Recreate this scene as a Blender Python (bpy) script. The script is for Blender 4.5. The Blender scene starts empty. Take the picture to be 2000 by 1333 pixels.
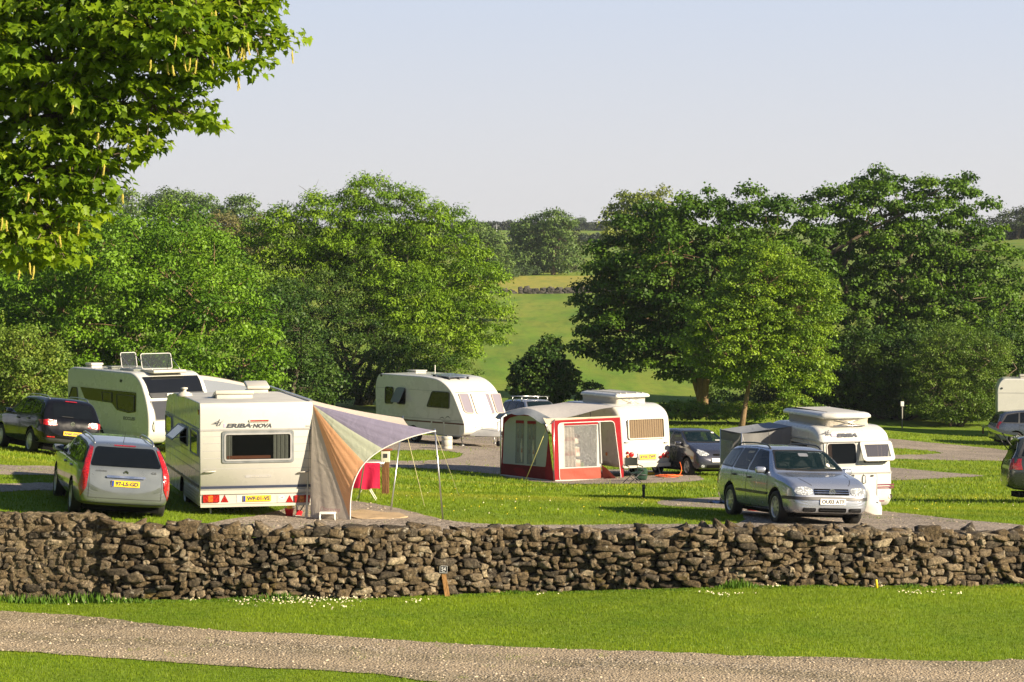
import bpy, bmesh, math, random
import numpy as np
from mathutils import Vector, Matrix
from mathutils.bvhtree import BVHTree
from mathutils.geometry import tessellate_polygon

PI = math.pi
R = math.radians
scene = bpy.context.scene
COL = scene.collection
rng = np.random.default_rng(11)
random.seed(5)

# ------------------------------------------------------------------ camera model (photograph is 2000 x 1333)
F, CX, HY, CZ = 5200.0, 1000.0, 480.0, 5.46
CAM = Vector((0, 0, CZ))


def at(px, py, Y):
    return Vector(((px - CX) / F * Y, Y, CZ - (py - HY) / F * Y))


# ------------------------------------------------------------------ terrain
_tp = [  # (pixel column, distance, drop below the eye)
    (1000, 8, 5.5), (-1500, 10, 5.3), (3500, 10, 5.6), (1000, 20, 5.48),
    (0, 33, 5.44), (1000, 33, 5.46), (2000, 33, 5.5), (-1000, 40, 5.2), (3000, 40, 5.6),
    (0, 41, 5.46), (1000, 42, 5.46), (2000, 43, 5.49),
    (0, 45, 5.33), (1000, 46.5, 5.42), (2000, 47, 5.46),
    (100, 50, 4.97), (-400, 50, 4.6), (500, 51.5, 5.25), (865, 51.5, 5.3), (1515, 51.6, 5.36),
    (1430, 54, 5.46), (1900, 53, 5.5), (2600, 53, 5.8),
    (1650, 60, 6.0), (755, 61, 5.69), (200, 62, 5.3), (1990, 67, 6.5), (1250, 60, 5.75),
    (40, 75, 5.79), (300, 84, 6.55), (-400, 80, 5.2), (700, 75, 6.6), (1000, 72, 6.6),
    (1081, 82.8, 7.36), (977, 85.7, 7.4), (1347, 84, 7.25), (2000, 90, 7.9), (1650, 80, 7.3),
    (907, 104, 7.86), (400, 105, 7.3), (-100, 105, 6.6), (1400, 105, 8.1),
    (1950, 122, 9.15), (1450, 126, 8.5), (1000, 118, 8.4), (500, 125, 8.0), (0, 125, 7.2),
    (700, 150, 9.0), (1365, 133, 8.6), (1700, 140, 9.0),
    (1000, 150, 8.8), (1040, 200, 8.4), (1040, 260, 7.7), (1040, 350, 6.35), (1040, 420, 4.95),
    (1040, 650, 1.3), (1040, 900, -2.6), (1040, 1100, -8.1), (1040, 1500, -5), (1040, 2600, 20),
    (500, 200, 7.5), (500, 300, 5), (300, 400, 1), (0, 400, -3), (-400, 300, 0), (300, 900, -4), (300, 1100, -7), (300, 1500, 0), (300, 2600, 20),
    (1700, 200, 8.0), (1960, 200, 6.5), (1960, 260, 2.6), (1960, 400, .6), (1960, 520, -1.2), (2500, 300, 0), (2400, 600, -5),
    (1960, 900, -4), (1960, 1100, -7), (1960, 1500, 0), (1960, 2600, 20), (1500, 400, 4), (1500, 900, -3), (1500, 1100, -7),
    (-2000, 100, 5), (4000, 100, 9), (-2000, 600, 0), (4000, 600, 0), (-2000, 2600, 20), (4000, 2600, 20), (4000, 30, 5.7), (-2000, 30, 5.0)]
_T = np.array(_tp, float)
_P = np.stack([(_T[:, 0] - CX) / F * 3.0, np.log(_T[:, 1])], 1)


def _phi(d2):
    return 0.5 * d2 * np.log(np.maximum(d2, 1e-12))


def _solve():
    n = len(_P)
    d2 = ((_P[:, None] - _P[None]) ** 2).sum(-1)
    K = _phi(d2) + np.eye(n) * 0.0015
    A = np.zeros((n + 3, n + 3))
    A[:n, :n] = K
    Q = np.c_[np.ones(n), _P]
    A[:n, n:] = Q
    A[n:, :n] = Q.T
    b = np.zeros(n + 3)
    b[:n] = _T[:, 2]
    return np.linalg.solve(A, b)


_W = _solve()


def terrain(X, Y):
    """ground height for arrays of world x, y"""
    X = np.atleast_1d(np.asarray(X, float)); Y = np.atleast_1d(np.asarray(Y, float))
    q = np.stack([np.clip(X / Y, -.65, .65) * 3.0, np.log(Y)], -1)
    out = np.empty(X.shape)
    sh = q.reshape(-1, 2); o = out.reshape(-1)
    for i in range(0, len(sh), 20000):
        c = sh[i:i + 20000]
        d2 = ((c[:, None] - _P[None]) ** 2).sum(-1)
        o[i:i + 20000] = _phi(d2) @ _W[:-3] + _W[-3] + c @ _W[-2:]
    return CZ - out


def gz(x, y):
    return float(terrain([x], [y])[0])


def ground_px(px, py):
    """ground point seen at a photograph pixel (nearest hit)"""
    k = np.exp(np.linspace(math.log(24), math.log(1500), 900))
    zr = CZ - (py - HY) / F * k
    t = terrain((px - CX) / F * k, k)
    d = zr - t
    i = int(np.argmax(d <= 0))
    if d[i] > 0:
        i = len(k) - 1
    i = max(i, 1)
    f = d[i - 1] / (d[i - 1] - d[i] + 1e-12)
    Y = k[i - 1] + (k[i] - k[i - 1]) * f
    return Vector(((px - CX) / F * Y, Y, gz((px - CX) / F * Y, Y)))


# ------------------------------------------------------------------ objects
def tag(o, label=None, cat=None, group=None, kind=None):
    if label: o['label'] = label
    if cat: o['category'] = cat
    if group: o['group'] = group
    if kind: o['kind'] = kind
    return o


def thing(name, loc, label, cat, rotz=0.0, group=None, pitch=0.0, roll=0.0):
    o = bpy.data.objects.new(name, None)
    COL.objects.link(o)
    o.empty_display_size = .3
    M = Matrix.Translation(loc) @ Matrix.Rotation(rotz, 4, 'Z') @ Matrix.Rotation(pitch, 4, 'Y') @ Matrix.Rotation(roll, 4, 'X')
    o.matrix_world = M
    tag(o, label, cat, group)
    return o


def link(name, me, parent=None):
    o = bpy.data.objects.new(name, me)
    COL.objects.link(o)
    if parent is not None:
        o.parent = parent
    return o


def copy_tree(o, parent=None):
    c = o.copy(); COL.objects.link(c)
    if parent is not None:
        c.parent = parent
    for ch in list(o.children):
        copy_tree(ch, c)
    return c


class MB:
    """collects geometry and links it as one mesh object"""

    def __init__(s):
        s.v = []; s.f = []; s.m = []; s.sm = []

    def add(s, vs, fs, m=0, smooth=False):
        b = len(s.v)
        s.v += [tuple(p) for p in vs]
        for f in fs:
            s.f.append([b + i for i in f]); s.m.append(m); s.sm.append(smooth)
        return s

    def box(s, lo, hi, m=0, M=None):
        x0, y0, z0 = lo; x1, y1, z1 = hi
        vs = [Vector(p) for p in [(x0, y0, z0), (x1, y0, z0), (x1, y1, z0), (x0, y1, z0), (x0, y0, z1), (x1, y0, z1), (x1, y1, z1), (x0, y1, z1)]]
        if M is not None: vs = [M @ p for p in vs]
        return s.add(vs, [(0, 3, 2, 1), (4, 5, 6, 7), (0, 1, 5, 4), (1, 2, 6, 5), (2, 3, 7, 6), (3, 0, 4, 7)], m)

    def rbox(s, lo, hi, r, m=0, M=None, seg=3):
        bm = bmesh.new()
        bmesh.ops.create_cube(bm, size=1)
        for v in bm.verts:
            for k in range(3):
                v.co[k] = lo[k] if v.co[k] < 0 else hi[k]
        bmesh.ops.bevel(bm, geom=list(bm.edges), offset=r, segments=seg, affect='EDGES', profile=.5)
        bm.verts.ensure_lookup_table()
        for i, v in enumerate(bm.verts): v.index = i
        vs = [M @ v.co if M is not None else v.co.copy() for v in bm.verts]
        s.add(vs, [[v.index for v in f.verts] for f in bm.faces], m, True)
        bm.free()
        return s

    def tube(s, pts, r, n=8, m=0, caps=True, r1=None):
        pts = [Vector(p) for p in pts]
        k = len(pts)
        rs = r if isinstance(r, (list, tuple)) else [r + ((r1 if r1 is not None else r) - r) * i / max(1, k - 1) for i in range(k)]
        vs = []; fs = []
        up = Vector((0, 0, 1))
        prev = None
        for i, p in enumerate(pts):
            d = (pts[min(i + 1, k - 1)] - pts[max(i - 1, 0)])
            if d.length < 1e-9: d = Vector((0, 0, 1))
            d.normalize()
            a = prev if prev is not None else (up if abs(d.z) < .9 else Vector((1, 0, 0)))
            a = a - d * a.dot(d)
            if a.length < 1e-6: a = d.orthogonal()
            a.normalize(); prev = a
            b = d.cross(a)
            for j in range(n):
                t = 2 * PI * j / n
                vs.append(p + (a * math.cos(t) + b * math.sin(t)) * rs[i])
        for i in range(k - 1):
            for j in range(n):
                fs.append((i * n + j, i * n + (j + 1) % n, (i + 1) * n + (j + 1) % n, (i + 1) * n + j))
        s.add(vs, fs, m, True)
        if caps:
            b = len(s.v) - len(vs)
            s.f.append([b + j for j in range(n)][::-1]); s.m.append(m); s.sm.append(False)
            s.f.append([b + (k - 1) * n + j for j in range(n)]); s.m.append(m); s.sm.append(False)
        return s

    def lathe(s, prof, n=24, m=0, axis='z', M=None, smooth=True):
        """prof: (radius, height) pairs"""
        vs = []; fs = []
        k = len(prof)
        for r, h in prof:
            for j in range(n):
                t = 2 * PI * j / n
                p = Vector((r * math.cos(t), r * math.sin(t), h))
                if axis == 'y': p = Vector((p.x, p.z, -p.y))
                if axis == 'x': p = Vector((p.z, p.y, -p.x))
                vs.append(M @ p if M is not None else p)
        for i in range(k - 1):
            for j in range(n):
                fs.append((i * n + j, i * n + (j + 1) % n, (i + 1) * n + (j + 1) % n, (i + 1) * n + j))
        return s.add(vs, fs, m, smooth)

    def grid(s, P, m=0, smooth=True, closed=False):
        """P: rows of points"""
        nr = len(P); nc = len(P[0])
        vs = [p for r in P for p in r]
        fs = []
        for i in range(nr - 1):
            for j in range(nc if closed else nc - 1):
                fs.append((i * nc + j, i * nc + (j + 1) % nc, (i + 1) * nc + (j + 1) % nc, (i + 1) * nc + j))
        return s.add(vs, fs, m, smooth)

    def poly(s, pts, m=0):
        pts = [Vector(p) for p in pts]
        return s.add(pts, [t for t in tessellate_polygon([pts])], m)

    def mesh(s, name, mats):
        me = bpy.data.meshes.new(name)
        me.from_pydata(s.v, [], s.f)
        for mt in (mats if isinstance(mats, (list, tuple)) else [mats]):
            me.materials.append(mt)
        me.polygons.foreach_set('material_index', s.m)
        me.polygons.foreach_set('use_smooth', s.sm)
        me.update()
        return me

    def build(s, name, mats, parent=None, fix=True):
        me = s.mesh(name, mats)
        if fix:
            bm = bmesh.new(); bm.from_mesh(me)
            bmesh.ops.recalc_face_normals(bm, faces=bm.faces)
            bm.to_mesh(me); bm.free()
        return link(name, me, parent)


def np_mesh(name, V, Fq, mat, col=None, smooth=False, parent=None):
    """numpy mesh: V (n,3), Fq (m,k) with k = 3 or 4"""
    me = bpy.data.meshes.new(name)
    k = Fq.shape[1]
    me.vertices.add(len(V)); me.vertices.foreach_set('co', np.ascontiguousarray(V, np.float32).ravel())
    me.loops.add(Fq.size); me.loops.foreach_set('vertex_index', np.ascontiguousarray(Fq, np.int32).ravel())
    me.polygons.add(len(Fq)); me.polygons.foreach_set('loop_start', np.arange(0, Fq.size, k, dtype=np.int32))
    if smooth:
        me.polygons.foreach_set('use_smooth', np.ones(len(Fq), bool))
    for mt in (mat if isinstance(mat, (list, tuple)) else [mat]):
        me.materials.append(mt)
    if col is not None:
        a = me.attributes.new('Col', 'FLOAT_COLOR', 'POINT')
        c = np.ones((len(V), 4), np.float32); c[:, :3] = col
        a.data.foreach_set('color', c.ravel())
    me.update(calc_edges=True)
    return link(name, me, parent)


def evaluated(me, mods):
    """mesh after modifiers: mods is a list of (type, dict)"""
    o = bpy.data.objects.new('tmp', me); COL.objects.link(o)
    tmp = []
    for t, kw in mods:
        md = o.modifiers.new(t, t)
        for k, v in kw.items():
            if k == 'cutter':
                c = bpy.data.objects.new('tmpc', v); COL.objects.link(c); tmp.append(c)
                md.object = c
            else:
                setattr(md, k, v)
    dg = bpy.context.evaluated_depsgraph_get()
    dg.update()
    r = bpy.data.meshes.new_from_object(o.evaluated_get(dg), depsgraph=dg)
    for x in [o] + tmp: bpy.data.objects.remove(x)
    return r


# ------------------------------------------------------------------ flat faces, plates, lettering
class Face:
    """plane in the local space of a thing; a, b along u, v, and c along the outward normal"""

    def __init__(s, thing_, o, u, v):
        s.o = Vector(o); s.u = Vector(u).normalized(); s.n = s.u.cross(Vector(v)).normalized(); s.v = s.n.cross(s.u)
        s.M = thing_.matrix_world.copy() if thing_ is not None else Matrix()
        s.Mi = s.M.inverted()

    def P(s, a, b, c=0.0):
        return s.o + s.u * a + s.v * b + s.n * c

    def px(s, px, py):
        o = s.Mi @ CAM
        d = (s.Mi.to_3x3() @ (at(px, py, 10.0) - CAM))
        t = (s.o - o).dot(s.n) / d.dot(s.n)
        q = o + d * t - s.o
        return (q.dot(s.u), q.dot(s.v))

    def rect(s, x0, y0, x1, y1):
        """a0,b0,a1,b1 of the rectangle between two photograph pixels (corners averaged)"""
        a, b, c, d = s.px(x0, y0), s.px(x1, y0), s.px(x0, y1), s.px(x1, y1)
        A = sorted([(a[0] + c[0]) / 2, (b[0] + d[0]) / 2]); B = sorted([(a[1] + b[1]) / 2, (c[1] + d[1]) / 2])
        return A[0], B[0], A[1], B[1]


def rrect(a0, b0, a1, b1, r=.03, n=4):
    r = min(r, (a1 - a0) / 2.01, (b1 - b0) / 2.01)
    if r <= 1e-4: return [(a0, b0), (a1, b0), (a1, b1), (a0, b1)]
    out = []
    for cx, cy, t0 in ((a1 - r, b0 + r, -PI / 2), (a1 - r, b1 - r, 0), (a0 + r, b1 - r, PI / 2), (a0 + r, b0 + r, PI)):
        for k in range(n + 1):
            t = t0 + PI / 2 * k / n
            out.append((cx + r * math.cos(t), cy + r * math.sin(t)))
    return out


def rpoly(pts, r=.04, n=4):
    """polygon with rounded corners"""
    out = []
    k = len(pts)
    for i in range(k):
        p = Vector(pts[i]).to_2d(); a = Vector(pts[i - 1]).to_2d() - p; b = Vector(pts[(i + 1) % k]).to_2d() - p
        rr = min(r, a.length * .45, b.length * .45)
        p0 = p + a.normalized() * rr; p1 = p + b.normalized() * rr
        for j in range(n + 1):
            t = j / n
            q = p0 * (1 - t) ** 2 + p * 2 * t * (1 - t) + p1 * t * t
            out.append((q.x, q.y))
    return out


def plate(mb, fc, out, c0, c1, m=0, back=False):
    """outline extruded from depth c0 to c1"""
    n = len(out)
    top = [fc.P(a, b, c1) for a, b in out]
    mb.poly(top, m)
    vs = [fc.P(a, b, c0) for a, b in out] + top
    mb.add(vs, [(i, (i + 1) % n, n + (i + 1) % n, n + i) for i in range(n)], m)
    if back: mb.poly([fc.P(a, b, c0) for a, b in out][::-1], m)
    return mb


def ring(mb, fc, out, inn, c0, c1, m=0):
    n = len(out)
    vs = [fc.P(*p, c0) for p in out] + [fc.P(*p, c1) for p in out] + [fc.P(*p, c1) for p in inn] + [fc.P(*p, c0) for p in inn]
    fs = []
    for k in range(3):
        fs += [(k * n + i, k * n + (i + 1) % n, (k + 1) * n + (i + 1) % n, (k + 1) * n + i) for i in range(n)]
    return mb.add(vs, fs, m)


_tc = {}


def glyphs(body, bold=.0, shear=0.0, spacing=1.0):
    key = (body, bold, shear, spacing)
    if key not in _tc:
        cu = bpy.data.curves.new('lettering', 'FONT')
        cu.body = body; cu.size = 1; cu.shear = shear; cu.offset = bold; cu.space_character = spacing
        cu.resolution_u = 3
        o = bpy.data.objects.new('lettering', cu); COL.objects.link(o)
        dg = bpy.context.evaluated_depsgraph_get(); dg.update()
        me = bpy.data.meshes.new_from_object(o.evaluated_get(dg), depsgraph=dg)
        vs = [(v.co.x, v.co.y) for v in me.vertices]; fs = [list(p.vertices) for p in me.polygons]
        bpy.data.objects.remove(o)
        xs = [p[0] for p in vs]; ys = [p[1] for p in vs]
        _tc[key] = (vs, fs, min(xs), max(xs), min(ys), max(ys))
    return _tc[key]


def lettering(mb, fc, body, a0, b0, a1, b1, c, m=0, bold=.015, shear=0.0, spacing=1.0):
    """letters fitted into the rectangle a0,b0..a1,b1 of a face"""
    vs, fs, x0, x1, y0, y1 = glyphs(body, bold, shear, spacing)
    P = [fc.P(a0 + (x - x0) / (x1 - x0) * (a1 - a0), b0 + (y - y0) / (y1 - y0) * (b1 - b0), c) for x, y in vs]
    return mb.add(P, fs, m)


def bez(p0, p1, p2, n=8):
    p0, p1, p2 = Vector(p0), Vector(p1), Vector(p2)
    return [p0 * (1 - t) ** 2 + p1 * 2 * t * (1 - t) + p2 * t * t for t in [i / n for i in range(n + 1)]]


def catmull(pts, n=6, closed=False):
    pts = [Vector(p) for p in pts]
    k = len(pts); out = []
    rngi = range(k) if closed else range(k - 1)
    for i in rngi:
        if closed:
            a, b, c, d = pts[i - 1], pts[i], pts[(i + 1) % k], pts[(i + 2) % k]
        else:
            a, b, c, d = pts[max(i - 1, 0)], pts[i], pts[i + 1], pts[min(i + 2, k - 1)]
        for j in range(n):
            t = j / n
            out.append(.5 * ((2 * b) + (c - a) * t + (2 * a - 5 * b + 4 * c - d) * t * t + (3 * b - a - 3 * c + d) * t ** 3))
    if not closed: out.append(pts[-1])
    return out
# ------------------------------------------------------------------ materials
_M = {}


class NT:
    def __init__(s, name):
        s.m = bpy.data.materials.new(name); s.m.use_nodes = True
        s.t = s.m.node_tree; s.t.nodes.clear()
        s.out = s.n('ShaderNodeOutputMaterial')

    def n(s, t, **kw):
        x = s.t.nodes.new(t)
        for k, v in kw.items(): setattr(x, k, v)
        return x

    def l(s, a, b): s.t.links.new(a, b)

    def bsdf(s, color=(.5, .5, .5), rough=.5, metal=0, coat=0, spec=.5):
        b = s.n('ShaderNodeBsdfPrincipled')
        b.inputs['Base Color'].default_value = (*color, 1)
        b.inputs['Roughness'].default_value = rough; b.inputs['Metallic'].default_value = metal
        b.inputs['Coat Weight'].default_value = coat; b.inputs['Coat Roughness'].default_value = .04
        b.inputs['Specular IOR Level'].default_value = spec
        s.l(b.outputs[0], s.out.inputs[0])
        return b

    def coords(s, kind='Object'):
        return s.n('ShaderNodeTexCoord').outputs[kind]

    def noise(s, vec, scale, detail=4, rough=.55, dist=0.0):
        x = s.n('ShaderNodeTexNoise'); x.inputs['Scale'].default_value = scale; x.inputs['Detail'].default_value = detail
        x.inputs['Roughness'].default_value = rough; x.inputs['Distortion'].default_value = dist
        if vec is not None: s.l(vec, x.inputs['Vector'])
        return x

    def ramp(s, fac, stops):
        x = s.n('ShaderNodeValToRGB')
        e = x.color_ramp.elements
        while len(e) < len(stops): e.new(.5)
        for i, (p, c) in enumerate(stops):
            e[i].position = p; e[i].color = (*c, 1) if len(c) == 3 else c
        s.l(fac, x.inputs[0])
        return x.outputs[0]

    def mix(s, fac, a, b, blend='MIX'):
        x = s.n('ShaderNodeMix'); x.data_type = 'RGBA'; x.blend_type = blend
        for v, i in ((fac, 0), (a, 6), (b, 7)):
            if isinstance(v, bpy.types.NodeSocket): s.l(v, x.inputs[i])
            elif i == 0: x.inputs[0].default_value = v
            else: x.inputs[i].default_value = (*v, 1)
        return x.outputs[2]

    def math(s, op, a, b=0.0, clamp=False):
        x = s.n('ShaderNodeMath'); x.operation = op; x.use_clamp = clamp
        for v, i in ((a, 0), (b, 1)):
            if isinstance(v, bpy.types.NodeSocket): s.l(v, x.inputs[i])
            else: x.inputs[i].default_value = v
        return x.outputs[0]

    def bump(s, h, strength=.3, dist=.02):
        x = s.n('ShaderNodeBump'); x.inputs['Strength'].default_value = strength; x.inputs['Distance'].default_value = dist
        s.l(h, x.inputs['Height'])
        return x.outputs[0]


def simple(name, color, rough=.5, metal=0.0, coat=0.0, var=.12, vs=6.0, bump=0.0, bs=60.0, spec=.5):
    """plain surface with a little dirt and unevenness of its own"""
    if name in _M: return _M[name]
    n = NT(name)
    b = n.bsdf(color, rough, metal, coat, spec)
    co = n.coords()
    nz = n.noise(co, vs, 5)
    dark = tuple(c * (1 - var) for c in color); lite = tuple(min(1, c * (1 + var * .5)) for c in color)
    n.l(n.ramp(nz.outputs[0], [(.3, dark), (.7, lite)]), b.inputs['Base Color'])
    rr = n.math('MULTIPLY_ADD', nz.outputs[0], .18); rr.node.inputs[2].default_value = max(0, rough - .09)
    n.l(rr, b.inputs['Roughness'])
    if bump:
        n.l(n.bump(n.noise(co, bs, 3).outputs[0], bump, .01), b.inputs['Normal'])
    _M[name] = n.m
    return n.m


def glass_dark(name, tint=(.004, .005, .005), trans=.0, rough=.03):
    """window pane: reflects the surroundings, lets some of what is behind it through"""
    if name in _M: return _M[name]
    n = NT(name)
    b = n.bsdf(tint, rough, 0, 0, .5)
    if trans > 0:
        t = n.n('ShaderNodeBsdfTransparent'); t.inputs[0].default_value = (.85, .9, .88, 1)
        mx = n.n('ShaderNodeMixShader'); mx.inputs[0].default_value = trans
        n.l(b.outputs[0], mx.inputs[1]); n.l(t.outputs[0], mx.inputs[2]); n.l(mx.outputs[0], n.out.inputs[0])
    _M[name] = n.m
    return n.m


def paint(name, color, metal=.55, rough=.28, coat=1.0, spec=.5):
    if name in _M: return _M[name]
    n = NT(name)
    b = n.bsdf(color, rough, metal, coat, spec)
    co = n.coords()
    nz = n.noise(co, 900, 2)
    n.l(n.ramp(nz.outputs[0], [(.35, tuple(c * .97 for c in color)), (.65, tuple(min(1, c * 1.02) for c in color))]), b.inputs['Base Color'])
    dust = n.noise(co, 3, 5)
    rr = n.math('MULTIPLY_ADD', dust.outputs[0], .2); rr.node.inputs[2].default_value = rough - .1
    n.l(rr, b.inputs['Roughness'])
    _M[name] = n.m
    return n.m


def lamp_glass(name, color, cells=40, lo=.5):
    """ribbed lens of a vehicle lamp"""
    if name in _M: return _M[name]
    n = NT(name)
    b = n.bsdf(color, .12, 0, 1.0, .6)
    v = n.n('ShaderNodeTexVoronoi'); v.inputs['Scale'].default_value = cells; n.l(n.coords(), v.inputs['Vector'])
    n.l(n.ramp(v.outputs['Distance'], [(.0, tuple(min(1, c * 1.25) for c in color)), (.6, tuple(c * lo for c in color))]), b.inputs['Base Color'])
    n.l(n.bump(v.outputs['Distance'], .4, .01), b.inputs['Normal'])
    _M[name] = n.m
    return n.m


def leaf_mat(name, trans=.2, rough=.5, gain=1.0):
    if name in _M: return _M[name]
    n = NT(name)
    at_ = n.n('ShaderNodeAttribute'); at_.attribute_name = 'Col'
    b = n.bsdf((.05, .1, .02), rough, 0, 0, .22)
    c = at_.outputs['Color']
    n.l(c, b.inputs['Base Color'])
    t = n.n('ShaderNodeBsdfTranslucent')
    n.l(n.mix(1.0, c, (1.5 * gain, 1.45 * gain, .5), 'MULTIPLY'), t.inputs[0])
    mx = n.n('ShaderNodeMixShader'); mx.inputs[0].default_value = trans
    n.l(b.outputs[0], mx.inputs[1]); n.l(t.outputs[0], mx.inputs[2]); n.l(mx.outputs[0], n.out.inputs[0])
    _M[name] = n.m
    return n.m


def cloth(name, color, trans=.25, wrinkle=9.0, rough=.8, stripes=None):
    if name in _M: return _M[name]
    n = NT(name)
    b = n.bsdf(color, rough, 0, 0, .25)
    co = n.coords()
    nz = n.noise(co, wrinkle, 4, .55, .6)
    fine = n.noise(co, 140, 2)
    n.l(n.ramp(fine.outputs[0], [(.3, tuple(c * .88 for c in color)), (.7, tuple(min(1, c * 1.06) for c in color))]), b.inputs['Base Color'])
    bu = n.bump(nz.outputs[0], .35, .05)
    n.l(bu, b.inputs['Normal'])
    if trans > 0:
        t = n.n('ShaderNodeBsdfTranslucent'); t.inputs[0].default_value = (*color, 1); n.l(bu, t.inputs['Normal'])
        mx = n.n('ShaderNodeMixShader'); mx.inputs[0].default_value = trans
        n.l(b.outputs[0], mx.inputs[1]); n.l(t.outputs[0], mx.inputs[2]); n.l(mx.outputs[0], n.out.inputs[0])
    _M[name] = n.m
    return n.m


def ground_mat():
    n = NT('meadow')
    b = n.bsdf((.06, .11, .015), .9, 0, 0, .15)
    g = n.n('ShaderNodeNewGeometry').outputs['Position']
    sp = n.n('ShaderNodeSeparateXYZ'); n.l(g, sp.inputs[0])
    big = n.noise(g, .12, 4); mid = n.noise(g, .9, 5, .6); fine = n.noise(g, 9, 5, .7)
    lawn = n.ramp(fine.outputs[0], [(.25, (.06, .12, .006)), (.5, (.13, .225, .010)), (.75, (.21, .30, .022))])
    lawn = n.mix(n.ramp(mid.outputs[0], [(.35, (0, 0, 0)), (.75, (1, 1, 1))]), lawn, (.19, .25, .02))
    # meadow and hay further off
    st = n.n('ShaderNodeMapping'); st.inputs['Scale'].default_value = (.05, .012, 0); n.l(g, st.inputs[0])
    pt = n.noise(st.outputs[0], 2.2, 6, .65, .8)
    tuft = n.noise(g, .8, 6, .7)
    mead = n.ramp(pt.outputs[0], [(.3, (.09, .185, .016)), (.5, (.15, .26, .022)), (.62, (.22, .28, .035)), (.75, (.11, .21, .018))])
    mead = n.mix(n.ramp(tuft.outputs[0], [(.4, (0, 0, 0)), (.7, (.6, .6, .6))]), mead, (.09, .145, .025))
    m1 = n.n('ShaderNodeMapping'); m1.inputs['Scale'].default_value = (.34, .045, 0); n.l(g, m1.inputs[0])
    drift = n.noise(m1.outputs[0], 1.0, 8, .72, .6)
    mead = n.mix(n.ramp(drift.outputs[0], [(.40, (0, 0, 0)), (.66, (.45, .45, .45))]), mead, (.27, .25, .04))
    rank = n.noise(m1.outputs[0], 2.3, 8, .75, .3)
    mead = n.mix(n.ramp(rank.outputs[0], [(.48, (0, 0, 0)), (.68, (.5, .5, .5))]), mead, (.045, .10, .012))
    hay = n.ramp(pt.outputs[0], [(.3, (.24, .26, .045)), (.7, (.36, .31, .06))])
    y = sp.outputs[1]
    f1 = n.math('MULTIPLY_ADD', y, 1 / 14.0, True); f1.node.inputs[2].default_value = -128 / 14.0
    f1.node.use_clamp = True
    c = n.mix(f1, lawn, mead)
    f2a = n.math('GREATER_THAN', y, 352.0); f2b = n.math('LESS_THAN', y, 425.0)
    f2 = n.math('MULTIPLY', f2a, f2b)
    f2 = n.math('MULTIPLY', f2, n.math('GREATER_THAN', sp.outputs[0], -6.0))
    f2 = n.math('MULTIPLY', f2, n.math('LESS_THAN', sp.outputs[0], 25.0))
    hay = n.mix(n.ramp(rank.outputs[0], [(.45, (0, 0, 0)), (.62, (.6, .6, .6))]), hay, (.17, .21, .04))
    c = n.mix(f2, c, hay)
    n.l(c, b.inputs['Base Color'])
    n.l(n.bump(fine.outputs[0], .6, .05), b.inputs['Normal'])
    return n.m


def gravel_mat(name, c0, c1, c2, moss=.0, ruts=False):
    n = NT(name)
    b = n.bsdf(c1, .9, 0, 0, .2)
    g = n.n('ShaderNodeNewGeometry').outputs['Position']
    v = n.n('ShaderNodeTexVoronoi'); v.inputs['Scale'].default_value = 28; n.l(g, v.inputs['Vector'])
    bw = n.n('ShaderNodeRGBToBW'); n.l(v.outputs['Color'], bw.inputs[0])
    c = n.ramp(bw.outputs[0], [(.15, c0), (.5, c1), (.85, c2)])
    mid = n.noise(g, .7, 5, .6)
    c = n.mix(n.ramp(mid.outputs[0], [(.4, (0, 0, 0)), (.75, (.55, .55, .55))]), c, tuple(x * .62 for x in c1))
    dust = n.noise(g, .35, 6, .65, .8)
    c = n.mix(n.ramp(dust.outputs[0], [(.48, (0, 0, 0)), (.62, (.5, .5, .5))]), c, tuple(min(1, x * 1.5) for x in c1))
    if ruts:      # two wheel-worn bands along the track
        sp = n.n('ShaderNodeSeparateXYZ'); n.l(g, sp.inputs[0])
        d = n.math('ADD', n.math('ADD', sp.outputs[1], n.math('MULTIPLY', sp.outputs[0], .335)), -34.95)
        d = n.math('ADD', d, n.math('MULTIPLY', n.math('SUBTRACT', mid.outputs[0], .5), .8))
        d = n.math('ABSOLUTE', n.math('SUBTRACT', n.math('ABSOLUTE', d), .82))
        c = n.mix(n.ramp(d, [(.12, (.55, .55, .55)), (.42, (0, 0, 0))]), c, tuple(x * 1.25 for x in c1))
        c = n.mix(n.ramp(d, [(.45, (0, 0, 0)), (.75, (.28, .28, .28))]), c, (.19, .17, .09))
    fine = n.noise(g, 60, 3)
    c = n.mix(.35, c, n.ramp(fine.outputs[0], [(.35, (.12, .11, .10)), (.65, (1, 1, 1))]), 'MULTIPLY')
    if moss:
        ms = n.noise(g, 1.1, 6, .7)
        c = n.mix(n.ramp(ms.outputs[0], [(.60, (0, 0, 0)), (.72, (moss, moss, moss))]), c, (.13, .14, .03))
    n.l(c, b.inputs['Base Color'])
    h = n.math('SUBTRACT', 1.0, v.outputs['Distance'])
    n.l(n.bump(h, .9, .02), b.inputs['Normal'])
    return n.m


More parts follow.
